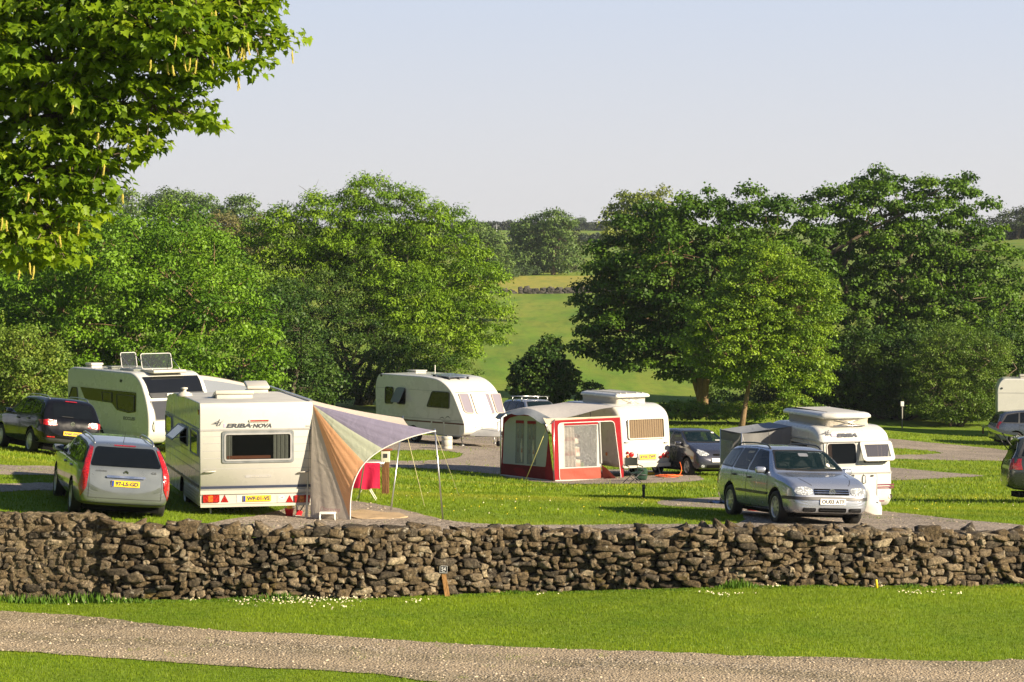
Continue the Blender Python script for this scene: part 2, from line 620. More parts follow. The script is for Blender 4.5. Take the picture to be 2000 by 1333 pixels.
def stone_mat(name, mortar=False):
    n = NT(name)
    b = n.bsdf((.25, .22, .17), .92, 0, 0, .2)
    a = n.n('ShaderNodeAttribute'); a.attribute_name = 'Col'
    g = n.n('ShaderNodeNewGeometry').outputs['Position']
    fine = n.noise(g, 22, 6, .7)
    c = n.mix(1.0, a.outputs['Color'], n.ramp(fine.outputs[0], [(.30, (.16, .15, .14)), (.48, (.75, .73, .70)), (.72, (1.75, 1.65, 1.5))]), 'MULTIPLY')
    li = n.noise(g, 9, 5, .75, .4)
    c = n.mix(n.ramp(li.outputs[0], [(.58, (0, 0, 0)), (.68, (.75, .75, .75))]), c, (.50, .46, .37))      # lichen
    bl = n.noise(g, 5.5, 6, .75, .8)
    c = n.mix(n.ramp(bl.outputs[0], [(.55, (0, 0, 0)), (.66, (.75, .75, .75))]), c, (.035, .030, .024))
    sp = n.n('ShaderNodeSeparateXYZ'); n.l(g, sp.inputs[0])
    ms = n.noise(g, 2.1, 6, .72)
    hh = n.math('MULTIPLY_ADD', sp.outputs[2], -.16); hh.node.inputs[2].default_value = .07
    mf = n.math('ADD', ms.outputs[0], hh)
    c = n.mix(n.ramp(mf, [(.62, (0, 0, 0)), (.70, (.9, .9, .9))]), c, n.ramp(fine.outputs[0], [(.3, (.05, .04, .008)), (.7, (.17, .12, .02))]))  # moss
    n.l(c, b.inputs['Base Color'])
    n.l(n.bump(n.noise(g, 26, 6, .75).outputs[0], 1.0, .05), b.inputs['Normal'])
    return n.m


def bark_mat(name, c0, c1):
    if name in _M: return _M[name]
    n = NT(name)
    b = n.bsdf(c0, .95, 0, 0, .15)
    co = n.coords()
    mp = n.n('ShaderNodeMapping'); mp.inputs['Scale'].default_value = (6, 6, 1.3); n.l(co, mp.inputs[0])
    nz = n.noise(mp.outputs[0], 3, 6, .7)
    n.l(n.ramp(nz.outputs[0], [(.3, c0), (.7, c1)]), b.inputs['Base Color'])
    n.l(n.bump(nz.outputs[0], .8, .05), b.inputs['Normal'])
    _M[name] = n.m
    return n.m


def col_mat(name, rough=.9, spec=.15):
    if name in _M: return _M[name]
    n = NT(name)
    b = n.bsdf((.1, .1, .1), rough, 0, 0, spec)
    a = n.n('ShaderNodeAttribute'); a.attribute_name = 'Col'
    n.l(a.outputs['Color'], b.inputs['Base Color'])
    _M[name] = n.m
    return n.m


M_WHITE = simple('white_gelcoat', (.58, .575, .54), .28, 0, .35, .05, 2.2)
M_CREAM = simple('cream_panel', (.50, .475, .41), .35, 0, .2, .06, 2.2)
M_ROOFW = simple('weathered_roof', (.48, .47, .43), .55, 0, 0, .14, 1.8)
M_GREY = simple('grey_trim', (.33, .33, .33), .5, 0, 0, .1)
M_DGREY = simple('dark_trim', (.035, .036, .04), .45, 0, 0, .15)
M_BLACK = simple('black_rubber', (.012, .012, .012), .75, 0, 0, .2)
M_VOID = simple('shadowy_cavity', (.008, .008, .008), .95, 0, 0, .1, spec=.0)
M_NAVY = simple('navy_stripe', (.03, .04, .075), .4)
M_INK = simple('charcoal_lettering', (.06, .065, .08), .45)
M_LILAC = simple('lilac_fade', (.42, .38, .52), .45)
M_GLASS = glass_dark('tinted_window')
M_GLASSG = glass_dark('green_windscreen', (.004, .010, .0095))
M_ACRYL = glass_dark('clear_acrylic', (.03, .035, .035), .62)
M_SMOKE = glass_dark('smoked_acrylic', (.10, .11, .13), .35, .08)
M_CHROME = simple('bright_metal', (.75, .75, .76), .18, 1.0, 0, .05)
M_ALU = simple('brushed_aluminium', (.62, .62, .63), .35, 1.0, 0, .08)
M_GALV = simple('galvanised_steel', (.45, .46, .47), .5, .8, 0, .15)
M_RIM = simple('painted_rim', (.50, .50, .52), .35, .7, .3, .08)
M_RED = lamp_glass('red_lens', (.50, .012, .012))
M_ORANGE = lamp_glass('amber_lens', (.85, .20, .02))
M_CLEAR = lamp_glass('clear_lens', (.72, .76, .80), 26, .30)
M_YEL = simple('yellow_plate', (.85, .52, .02), .4, 0, 0, .05)
M_WPL = simple('white_plate', (.78, .76, .70), .4, 0, 0, .05)
M_BLUE = simple('blue_band', (.02, .05, .30), .4)
M_PINK = cloth('curtain_cloth', (.50, .34, .22), .3, 20)
M_NET = cloth('net_curtain', (.45, .44, .40), .4, 24)
M_WOOD = bark_mat('brown_timber', (.10, .05, .022), (.20, .10, .045))
M_WOODL = bark_mat('pale_timber', (.24, .13, .05), (.36, .20, .08))
# ------------------------------------------------------------------ ground sheet
def build_terrain():
    ys = np.concatenate([np.linspace(5, 29, 14), np.arange(30, 126, .6), np.exp(np.linspace(math.log(126.5), math.log(2400), 110))])
    us = np.concatenate([np.linspace(-1.3, -.27, 28), np.linspace(-.26, .26, 170), np.linspace(.27, 1.3, 28)])
    U, Y = np.meshgrid(us, ys)
    X = U * np.maximum(Y, 26)
    Z = terrain(X, Y)
    V = np.stack([X, Y, Z], -1).reshape(-1, 3)
    nu = len(us)
    i = np.arange((len(ys) - 1) * nu).reshape(len(ys) - 1, nu)[:, :-1].ravel()
    Fq = np.stack([i, i + 1, i + nu + 1, i + nu], 1)
    o = np_mesh('ground', V, Fq, ground_mat(), smooth=True)
    tag(o, kind='structure')


build_terrain()


# ------------------------------------------------------------------ gravel sheets
_gravel_polys = []


def gravel(name, px_pts, m, jitter=.05, lift=.012, world=None):
    w = world or [ground_px(*p) for p in px_pts]
    w = catmull([Vector((p[0], p[1], 0)) for p in w], 7, True)
    # ragged edge
    out = []
    k = len(w)
    for i in range(k):
        a, b = w[i], w[(i + 1) % k]
        L = (b - a).length; nn = max(1, int(L / .35))
        nrm = Vector((-(b - a).y, (b - a).x, 0)); nrm = nrm.normalized() if nrm.length > 0 else nrm
        for j in range(nn):
            out.append(a.lerp(b, j / nn) + nrm * random.uniform(-jitter, jitter))
    bm = bmesh.new()
    vs = [bm.verts.new(p) for p in out]
    for t in tessellate_polygon([out]):
        try: bm.faces.new([vs[i] for i in t])
        except ValueError: pass
    xs = [p.x for p in out]; yy = [p.y for p in out]
    for ax, lo, hi in ((0, min(xs), max(xs)), (1, min(yy), max(yy))):
        st = .8
        c = lo + st * .5
        while c < hi:
            co = Vector((c, 0, 0)) if ax == 0 else Vector((0, c, 0)); no = Vector((1, 0, 0)) if ax == 0 else Vector((0, 1, 0))
            bmesh.ops.bisect_plane(bm, geom=bm.verts[:] + bm.edges[:] + bm.faces[:], plane_co=co, plane_no=no, dist=1e-5)
            c += st
    bm.verts.ensure_lookup_table()
    P = np.array([v.co[:] for v in bm.verts]); Z = terrain(P[:, 0], P[:, 1]) + lift
    for v, z in zip(bm.verts, Z): v.co.z = z
    bmesh.ops.recalc_face_normals(bm, faces=bm.faces)
    for f in bm.faces:
        f.smooth = True
        if f.normal.z < 0: f.normal_flip()
    me = bpy.data.meshes.new(name); bm.to_mesh(me); bm.free()
    me.materials.append(m)
    tag(link(name, me), kind='structure')
    _gravel_polys.append(np.array([(p.x, p.y) for p in out]))


MG1 = gravel_mat('path_gravel', (.115, .094, .064), (.345, .275, .185), (.58, .50, .38), .5, True)
MG2 = gravel_mat('drive_gravel', (.12, .10, .082), (.30, .25, .20), (.54, .47, .39), .35)

gravel('gravel_path', [(-700, 1160), (-250, 1184), (0, 1195), (175, 1206), (315, 1222), (455, 1235), (650, 1243), (860, 1257), (1070, 1268), (1350, 1277), (1510, 1284), (1895, 1294), (2000, 1290), (2400, 1292),
                       (2400, 1420), (1500, 1380), (1000, 1345), (842, 1333), (700, 1315), (530, 1307), (350, 1296), (150, 1282), (0, 1273), (-350, 1256), (-700, 1235)], MG1)
gravel('gravel_drive', [(392, 1034), (420, 1021), (520, 1004), (600, 984), (650, 978), (693, 980), (760, 990), (830, 1008), (900, 1021), (1000, 1026), (1150, 1026), (1300, 1025), (1440, 1023), (1440, 1000), (1400, 994), (1300, 989), (1285, 981), (1330, 976), (1420, 972), (1560, 972), (1640, 985), (1720, 999), (1850, 1013),
                        (2000, 1027), (2250, 1042), (2250, 1075), (1600, 1048), (1000, 1044), (500, 1046)], MG2, .05)
gravel('gravel_pitch', [(660, 872), (735, 850), (860, 852), (1010, 860), (1015, 930), (977, 928), (920, 922), (857, 917), (763, 914), (660, 912), (600, 905), (600, 893), (690, 897), (790, 901), (870, 898), (902, 890), (890, 884), (830, 880), (740, 880)], MG2, .08)
gravel('gravel_pitch', [(985, 932), (1010, 925), (1200, 918), (1330, 924), (1372, 937), (1300, 944), (1150, 947), (1090, 945)], MG2, .08)
gravel('gravel_lane', [(-300, 898), (0, 909), (108, 912), (230, 918), (330, 925), (330, 938), (110, 930), (0, 928), (-300, 922)], MG2, .08)
gravel('gravel_lane', [(-300, 942), (0, 946), (110, 944), (230, 946), (300, 950), (300, 968), (110, 959), (0, 962), (-300, 968)], MG2, .08)
gravel('gravel_lane', [(1640, 856), (1739, 858), (1823, 866), (1900, 873), (1985, 882), (2150, 895), (2150, 920), (1971, 902), (1850, 900), (1748, 897), (1690, 895), (1690, 888), (1760, 889), (1830, 887), (1834, 884), (1800, 880), (1740, 876), (1640, 872)], MG2, .1)
gravel('gravel_pitch', [(1690, 912), (1751, 915), (1830, 922), (1920, 930), (1840, 935), (1751, 939), (1690, 937)], MG2, .08)


def in_poly(P, X, Y):
    r = np.zeros(len(X), bool)
    x0, y0 = P[:, 0], P[:, 1]; x1, y1 = np.roll(x0, -1), np.roll(y0, -1)
    lo = P.min(0); hi = P.max(0)
    c = np.nonzero((X > lo[0]) & (X < hi[0]) & (Y > lo[1]) & (Y < hi[1]))[0]
    for i in range(0, len(c), 20000):
        cc = c[i:i + 20000]
        x = X[cc][:, None]; y = Y[cc][:, None]
        with np.errstate(divide='ignore', invalid='ignore'):
            k = ((y0 > y) != (y1 > y)) & (x < (x1 - x0) * (y - y0) / (y1 - y0) + x0)
        r[cc] = k.sum(1) % 2 == 1
    return r


# ------------------------------------------------------------------ wall line (used by grass too)
WALL_A = ground_px(-400, 1172); WALL_B = ground_px(2400, 1141)
_wl = [ground_px(x, y) for x, y in ((-400, 1173), (0, 1173), (350, 1173), (700, 1171), (1000, 1157), (1350, 1150), (1700, 1147), (2000, 1144), (2400, 1140))]


def wall_y(x):
    return float(np.interp(x, [p.x for p in _wl], [p.y for p in _wl]))


# ------------------------------------------------------------------ grass
def value_noise(X, Y, s, seed=0):
    r = np.random.default_rng(seed); T = r.random((64, 64))
    x = X / s; y = Y / s
    xi = np.floor(x).astype(int); yi = np.floor(y).astype(int); fx = x - xi; fy = y - yi
    fx = fx * fx * (3 - 2 * fx); fy = fy * fy * (3 - 2 * fy)
    g = lambda a, b: T[a % 64, b % 64]
    return (g(xi, yi) * (1 - fx) + g(xi + 1, yi) * fx) * (1 - fy) + (g(xi, yi + 1) * (1 - fx) + g(xi + 1, yi + 1) * fx) * fy


def grass(name, y0, y1, umax, n, w, h, zone=None, flat=.5):
    Y = np.sqrt(rng.random(n) * (y1 ** 2 - y0 ** 2) + y0 ** 2)
    X = (rng.random(n) * 2 - 1) * umax * Y
    keep = np.ones(n, bool)
    for P in _gravel_polys: keep &= ~in_poly(P, X, Y)
    keep |= (value_noise(X, Y, .30, 12) * .7 + value_noise(X, Y, 1.6, 13) * .3 > .74) & (rng.random(n) < .30)
    if zone is not None: keep &= zone(X, Y)
    X, Y = X[keep], Y[keep]
    n = len(X)
    Z = terrain(X, Y)
    patch = value_noise(X, Y, 1.7, 5) * .35 + value_noise(X, Y, .8, 1) * .35 + value_noise(X, Y, .22, 2) * .3
    big = value_noise(X * .4 + Y * .9, Y * .4, 2.2, 3)
    hh = h * (.55 + .9 * rng.random(n)) * (.65 + .7 * patch)
    ww = w * (.6 + .8 * rng.random(n))
    th = rng.random(n) * 2 * PI
    dx, dy = np.cos(th) * ww / 2, np.sin(th) * ww / 2
    la = rng.random(n) * 2 * PI; lm = hh * flat * rng.random(n) * 1.4
    V = np.empty((n, 3, 3))
    V[:, 0] = np.stack([X - dx, Y - dy, Z - .005], -1)
    V[:, 1] = np.stack([X + dx, Y + dy, Z - .005], -1)
    V[:, 2] = np.stack([X + np.cos(la) * lm, Y + np.sin(la) * lm, Z + hh], -1)
    c0 = np.array([.085, .15, .005]); c1 = np.array([.20, .28, .010]); c2 = np.array([.27, .285, .03])
    t = np.clip(-.25 + 1.45 * patch + .5 * (rng.random(n) - .5), 0, 1)[:, None]
    d = np.clip((big - .42) * 1.9 + .45 * (rng.random(n) - .4), 0, 1)[:, None] ** 1.2
    C = (c0 * (1 - t) + c1 * t) * (1 - .65 * d) + c2 * .65 * d
    C = np.repeat(C, 3, 0)
    o = np_mesh(name, V.reshape(-1, 3), np.arange(n * 3).reshape(-1, 3), leaf_mat('grass_blades', .3, .5), C)
    tag(o, kind='stuff')


wy = np.vectorize(wall_y)
QUICK = False
gk = .25 if QUICK else 1.0
grass('grass', 28, 44, .27, int(530000 * gk), .0085, .030, lambda X, Y: Y < wy(X) - .02)
grass('grass', 42, 66, .26, int(320000 * gk), .014, .038, lambda X, Y: Y > wy(X) + .6)
grass('grass', 66, 128, .25, int(235000 * gk), .032, .06)


# taller weeds along the foot of the wall
def wall_weeds():
    n = int(6500 * gk) + 200
    X = rng.uniform(-9.5, 9.5, n)
    k = np.clip(value_noise(X, X * 0, .7, 7) * 1.8 - .8, 0, 1) ** 1.3
    Y = wy(X) - rng.random(n) ** 2 * .28
    Z = terrain(X, Y)
    hh = (.015 + .17 * k * rng.random(n)); ww = .012 + .01 * rng.random(n)
    th = rng.random(n) * 2 * PI; la = rng.random(n) * 2 * PI; lm = hh * .5 * rng.random(n)
    V = np.empty((n, 3, 3))
    V[:, 0] = np.stack([X - np.cos(th) * ww, Y - np.sin(th) * ww, Z], -1); V[:, 1] = np.stack([X + np.cos(th) * ww, Y + np.sin(th) * ww, Z], -1)
    V[:, 2] = np.stack([X + np.cos(la) * lm, Y + np.sin(la) * lm * .5, Z + hh], -1)
    C = np.array([.05, .12, .012]) + rng.random((n, 1)) * np.array([.07, .1, .01])
    tag(np_mesh('weeds', V.reshape(-1, 3), np.arange(n * 3).reshape(-1, 3), leaf_mat('grass_blades'), np.repeat(C, 3, 0)), kind='stuff')


wall_weeds()


def loose_stones():
    n = 16000
    P = np.concatenate([np.stack([rng.uniform(-8.5, 8.5, n), rng.uniform(31.5, 42, n)], 1), np.stack([rng.uniform(-12, 13, n // 2), rng.uniform(44, 62, n // 2)], 1)])
    k = np.zeros(len(P), bool)
    for q in _gravel_polys[:2]: k |= in_poly(q, P[:, 0], P[:, 1])
    P = P[k]; n = len(P)
    Z = terrain(P[:, 0], P[:, 1]) + .014
    T = np.array([(1, 0, 0), (0, 1, 0), (-1, 0, 0), (0, -1, 0), (0, 0, 1), (.5, .5, .6), (-.5, .5, .6)])
    Fc = np.array([(0, 1, 5), (1, 2, 6), (2, 3, 4), (3, 0, 4), (0, 5, 4), (1, 6, 5), (6, 2, 4), (5, 6, 4)])
    s = (.007 + .017 * rng.random(n) ** 3)[:, None, None]
    a = rng.uniform(0, 6.28, n); c, sn = np.cos(a)[:, None], np.sin(a)[:, None]
    sx = rng.uniform(.7, 1.4, n)[:, None]
    x = T[None, :, 0] * sx; y = T[None, :, 1]
    V = np.stack([x * c - y * sn, x * sn + y * c, np.repeat(T[None, :, 2] * .8, n, 0)], -1) * s + np.stack([P[:, 0], P[:, 1], Z], -1)[:, None]
    C = np.array([.36, .30, .22]) * rng.uniform(.45, 1.6, (n, 1))
    tag(np_mesh('gravel', V.reshape(-1, 3), (Fc[None] + np.arange(n)[:, None, None] * 7).reshape(-1, 3), col_mat('pebbles', .9), np.repeat(C, 7, 0)), kind='stuff')


loose_stones()


def daisies():
    """clusters of small white daisies and a few buttercups in the lawn"""
    pts = []
    def strip(px0, py0, px1, py1, n, sp=5, spx=12):
        for _ in range(n):
            t = random.random()
            pts.append((px0 + (px1 - px0) * t + random.gauss(0, spx), py0 + (py1 - py0) * t + random.gauss(0, sp), 0))
    strip(460, 1178, 700, 1177, 130, 4); strip(560, 1172, 760, 1168, 110, 3); strip(110, 1178, 260, 1176, 26, 3); strip(330, 1172, 380, 1172, 22, 4)
    strip(620, 1192, 700, 1190, 14, 3); strip(800, 1180, 830, 1178, 12, 2); strip(1370, 1162, 1440, 1166, 22, 2); strip(1505, 1148, 1525, 1152, 12, 2)
    strip(1740, 1160, 1840, 1163, 34, 2); strip(1855, 1163, 1875, 1163, 6, 1); strip(1700, 1146, 1730, 1149, 10, 2); strip(1055, 1166, 1075, 1167, 5, 1)
    V = []; Fc = []; C = []
    for i in range(130):
        pts.append((random.uniform(760, 1400), random.uniform(950, 1012), 1 if random.random() < .75 else 0))
    for i in range(60):
        pts.append((random.uniform(1750, 2000), random.uniform(945, 1000), 1 if random.random() < .6 else 0))
    for px, py, k in pts:
        g = ground_px(px, py)
        P = np.array([[g.x, g.y]])
        if any(in_poly(q, P[:, 0], P[:, 1])[0] for q in _gravel_polys): continue
        r = random.uniform(.009, .015) if k == 0 else random.uniform(.009, .014)
        h = random.uniform(.03, .06)
        c = (.75, .74, .62) if k == 0 else (.75, .58, .03)
        b = len(V); tx, ty = random.uniform(-.5, .5), random.uniform(-.9, .1)
        for j in range(6):
            a = j * PI / 3
            V.append((g.x + r * math.cos(a), g.y + r * math.sin(a), g.z + h + r * (tx * math.cos(a) + ty * -math.sin(a)))); C.append(c)
        V.append((g.x, g.y, g.z + h + r * .3)); C.append((.7, .5, .05))
        for j in range(6): Fc.append((b + j, b + (j + 1) % 6, b + 6))
    o = np_mesh('daisies', np.array(V), np.array(Fc), col_mat('petals', .7), np.array(C))
    tag(o, kind='stuff')


daisies()


# ------------------------------------------------------------------ stones
def stone_template(n=4):
    vs = {}; V = []; Fq = []
    def vid(p):
        k = tuple(np.round(p, 4))
        if k not in vs:
            vs[k] = len(V); V.append(p)
        return vs[k]
    lin = np.linspace(-1, 1, n)
    for ax in range(3):
        for sg in (-1, 1):
            for i in range(n - 1):
                for j in range(n - 1):
                    q = []
                    for a, b in ((i, j), (i + 1, j), (i + 1, j + 1), (i, j + 1)):
                        p = np.zeros(3); p[ax] = sg; p[(ax + 1) % 3] = lin[a]; p[(ax + 2) % 3] = lin[b]
                        q.append(vid(p))
                    Fq.append(q if sg > 0 else q[::-1])
    return np.array(V), np.array(Fq)


_SV, _SF = stone_template(5)


def stones_mesh(specs, rnd=.20, rough=.055):
    """specs: (centre, half sizes, tilt, (front dir, side dir), colour) -> arrays"""
    VV = []; FF = []; CC = []; b = 0
    nrm = _SV / np.linalg.norm(_SV, axis=1, keepdims=True)
    for c, hs, tilt, fr, col in specs:
        k = rnd * rng.uniform(.2, .8)
        P = _SV * (1 - k) + nrm * 1.18 * k
        P[:, 0] *= 1 + rng.uniform(-.28, .28) * P[:, 2]; P[:, 2] *= 1 + rng.uniform(-.32, .32) * P[:, 0]; P[:, 0] += rng.uniform(-.25, .25) * P[:, 2]
        # slanting planes knock the corners off
        for _ in range(rng.integers(2, 5)):
            d = rng.normal(size=3); d /= np.linalg.norm(d)
            lim = rng.uniform(.85, 1.2)
            s = P @ d
            over = np.maximum(s - lim, 0)
            P = P - over[:, None] * d * .92
        ph = rng.uniform(0, 6.28, (3, 3)); fq = rng.uniform(1.2, 3.6, (3, 3))
        for a in range(3):
            P[:, a] += rough * (np.sin(P @ fq[a] + ph[a, 0]) * .6 + np.sin(P @ (fq[a][::-1] * 2.1) + ph[a, 1]) * .35)
        P = P + rng.normal(scale=.028, size=P.shape)
        P = P * np.array(hs)
        ct, st = math.cos(tilt), math.sin(tilt)
        x = P[:, 0] * ct - P[:, 2] * st; z = P[:, 0] * st + P[:, 2] * ct
        V = np.array(c) + x[:, None] * np.array(fr) + P[:, 1:2] * np.array((-fr[1], fr[0], 0)) + z[:, None] * np.array((0, 0, 1))
        VV.append(V); FF.append(_SF + b); b += len(V)
        CC.append(np.tile(np.array(col), (len(V), 1)))
    return np.concatenate(VV), np.concatenate(FF), np.concatenate(CC)


def stone_col():
    t = rng.random()
    base = np.array([.145, .112, .070]) if t < .45 else (np.array([.215, .175, .122]) if t < .72 else (np.array([.085, .072, .055]) if t < .93 else np.array([.33, .28, .20])))
    return base * rng.uniform(.75, 1.25)


def skyline_stones(x0, x1, top, wr, hr, seed):
    """drops stones across the lowest dips of a rising skyline, bridging joints: irregular dry-stone bond"""
    r = random.Random(seed)
    st = .02
    n = int((x1 - x0) / st)
    H = [r.uniform(-.05, .0) for _ in range(n)]
    for i in range(0, n, 9):
        k = r.uniform(-.06, .08)
        for j in range(i, min(n, i + 9)): H[j] += k
    out = []
    tops = [top(x0 + (i + .5) * st) for i in range(n)]
    alive = [True] * n
    for _ in range(9000):
        best = None
        for i in range(n):
            if alive[i] and (best is None or H[i] < H[best] - 1e-6): best = i
        if best is None: break
        w = max(4, int(r.triangular(wr[0], wr[1], wr[0] + (wr[1] - wr[0]) * .35) / st))
        i0 = best - int(w * r.uniform(.05, .6)); i1 = i0 + w
        i0 = max(0, i0); i1 = min(n, i1)
        lim = H[best] + r.uniform(.035, .075)
        a = best
        while a > i0 and H[a - 1] < lim: a -= 1
        b = best
        while b < i1 - 1 and H[b + 1] < lim: b += 1
        i0, i1 = a, b + 1
        if i1 - i0 < 4:
            # wedge a small stone into the slot
            i0 = max(0, best - 2); i1 = min(n, best + 3)
        seg = sorted(H[i0:i1]); z0 = seg[int(len(seg) * .55)]
        wd = (i1 - i0) * st
        h = r.triangular(hr[0], hr[1], hr[0] + (hr[1] - hr[0]) * .35)
        if wd < .13: h = min(h, wd * 1.1)
        if wd > .34: h = min(h, hr[1] * .75)
        t = sum(tops[i0:i1]) / (i1 - i0)
        if z0 + h > t - .03:
            h = max(.05, t - z0 + r.uniform(-.03, .04))
            for i in range(i0, i1): alive[i] = False
        out.append((x0 + i0 * st, x0 + i1 * st, min(seg[0] * .5 + z0 * .5, z0), z0 + h))
        tl = r.uniform(-.02, .02)
        for i in range(i0, i1):
            H[i] = z0 + h + tl * ((i - i0) / max(1, i1 - i0) - .5)
            if H[i] > tops[i] - .04: alive[i] = False
    return out


def build_walls():
    xs_px = [-420, 0, 100, 195, 232, 300, 355, 450, 600, 700, 860, 1000, 1150, 1300, 1420, 1500, 1620, 1700, 1800, 1900, 2000, 2420]
    tops_px = [998, 1005, 1006, 1008, 1020, 1021, 1018, 1026, 1026, 1026, 1026, 1028, 1030, 1030, 1022, 1026, 1026, 1026, 1032, 1034, 1032, 1028]
    wx = []; wt = []
    for px, tp in zip(xs_px, tops_px):
        y = wall_y((px - CX) / F * 42.0)
        x = (px - CX) / F * (y + .05)
        y = wall_y(x)
        wx.append(x); wt.append(CZ - (tp - HY) / F * (y + .1) - (.10 if px > 195 else .02))
    top_z = lambda x: float(np.interp(x, wx, wt))
    m_dry = stone_mat('dry_stone')
    xsplit = wx[3] + .12
    gzs = lambda x: gz(x, wall_y(x))
    X = np.arange(wx[0], wx[-1], .25); G = terrain(X, wy(X))
    gfun = lambda x: float(np.interp(x, X, G))

    def run(x0, x1, wr, hr, seed, depth, prot, squash=1.0):
        sp = []
        for a, b, z0, z1 in skyline_stones(x0, x1, lambda x: top_z(x) - gfun(x), wr, hr, seed):
            xm = (a + b) / 2; g = gfun(xm)
            y = wall_y(xm); fr = (Vector((xm + .5, wall_y(xm + .5), 0)) - Vector((xm - .5, wall_y(xm - .5), 0))).normalized()
            d = depth * rng.uniform(.8, 1.2)
            batter = .10 * (z0 + z1) / 2
            p = rng.uniform(-prot, prot)
            sp.append(((xm, y + d * .5 + batter + p, g + (z0 + z1) / 2), ((b - a) / 2 * .97, d / 2, (z1 - z0) / 2 * .97), rng.normal(0, .11) * squash, (fr.x, fr.y, 0), stone_col()))
        return sp

    # dry-stone stretch
    sp = run(xsplit - .1, wx[-1], (.12, .50), (.045, .150), 3, .28, .075)
    # ragged stones laid along the top, through the thickness
    cop = []
    x = xsplit + .15
    while x < wx[-1]:
        w = random.uniform(.12, .36)
        xm = x + w / 2
        for dy, up in ((.12, 0), (.34, -.02)):
            h = random.uniform(.07, .16) * (1.5 if random.random() < .15 else 1)
            xx = xm + random.uniform(-.06, .06)
            cop.append(((xx, wall_y(xx) + .12 + dy + random.uniform(-.05, .05), top_z(xx) - .05 + up + h * .2), (w * .55, random.uniform(.1, .16), h * .62), random.gauss(0, .28), (1, 0, 0), stone_col() * 1.05))
        x += w * .95
    V, Fq, C = stones_mesh(sp)
    tw = thing('dry_stone_wall', (0, wall_y(0), gz(0, wall_y(0))), 'long grey brown dry-stone wall of loose mossy rubble with ragged top running across behind the front lawn', 'wall')
    off = np.array(tw.location)
    np_mesh('stone_face', V - off, Fq, m_dry, C, parent=tw)
    V, Fq, C = stones_mesh(cop, .5, .13)
    np_mesh('top_stones', V - off, Fq, m_dry, C, parent=tw)
    # dark hearting between the two faces, and the far face
    mb = MB()
    P = []
    xs = np.arange(xsplit, wx[-1] + .01, .5)
    for xx in xs:
        y = wall_y(xx); g = gfun(xx) - .1; t = top_z(xx) - .13
        P.append([Vector((xx, y + .12, g)) - tw.location, Vector((xx, y + .20, t)) - tw.location, Vector((xx, y + .46, t)) - tw.location, Vector((xx, y + .54, g)) - tw.location])
    mb.grid(P, 0, False)
    mb.build('hearting', simple('earthy_hearting', (.03, .025, .018), .95, bump=.5), tw)
    # mortared stretch at the left, taller with a flat top
    sp = run(wx[0], xsplit + .08, (.13, .50), (.06, .17), 9, .20, .022, .7)
    sp = [((c[0], c[1] + .045, c[2]), (h_[0] * .92, h_[1], h_[2] * .9), t_, f_, k_) for c, h_, t_, f_, k_ in sp]
    tm = thing('mortared_wall', (wx[1], wall_y(wx[1]), gz(wx[1], wall_y(wx[1]))), 'taller mortared rubble wall with level top where the dry-stone wall begins beside the silver estate car', 'wall')
    off = np.array(tm.location)
    V, Fq, C = stones_mesh(sp, .45, .10)
    np_mesh('stone_face', V - off, Fq, m_dry, C * .92, parent=tm)
    mb = MB(); P = []
    for xx in np.arange(wx[0], xsplit + .01, .06):
        y = wall_y(xx); g = gfun(xx) - .1; t = top_z(xx)
        row = []
        for k in range(16):
            f = k / 15
            row.append(Vector((xx, y + .06 + .10 * f * (t - g) + rng.normal(0, .014), g + (t - g) * f + (rng.normal(0, .012) if k else 0))) - tm.location)
        for k, q in enumerate((.2, .32, .44, .52)):
            row.append(Vector((xx, y + q, t + rng.normal(0, .015) + .015)) - tm.location)
        row.append(Vector((xx, y + .56, g)) - tm.location)
        P.append(row)
    mb.grid(P, 0, True)
    n = NT('lime_mortar'); b = n.bsdf((.22, .18, .12), .95, 0, 0, .1)
    g = n.n('ShaderNodeNewGeometry').outputs['Position']
    z1 = n.noise(g, 6, 7, .7); z2 = n.noise(g, 30, 5, .7)
    c = n.ramp(z1.outputs[0], [(.3, (.07, .06, .04)), (.5, (.19, .155, .10)), (.7, (.33, .27, .18))])
    c = n.mix(1, c, n.ramp(z2.outputs[0], [(.3, (.5, .5, .5)), (.7, (1.4, 1.35, 1.25))]), 'MULTIPLY')
    n.l(c, b.inputs['Base Color']); n.l(n.bump(z1.outputs[0], 1, .12), b.inputs['Normal'])
    mb.build('mortar_core', n.m, tm)
    return top_z, gfun


WALL_TOP, WALL_G = build_walls()


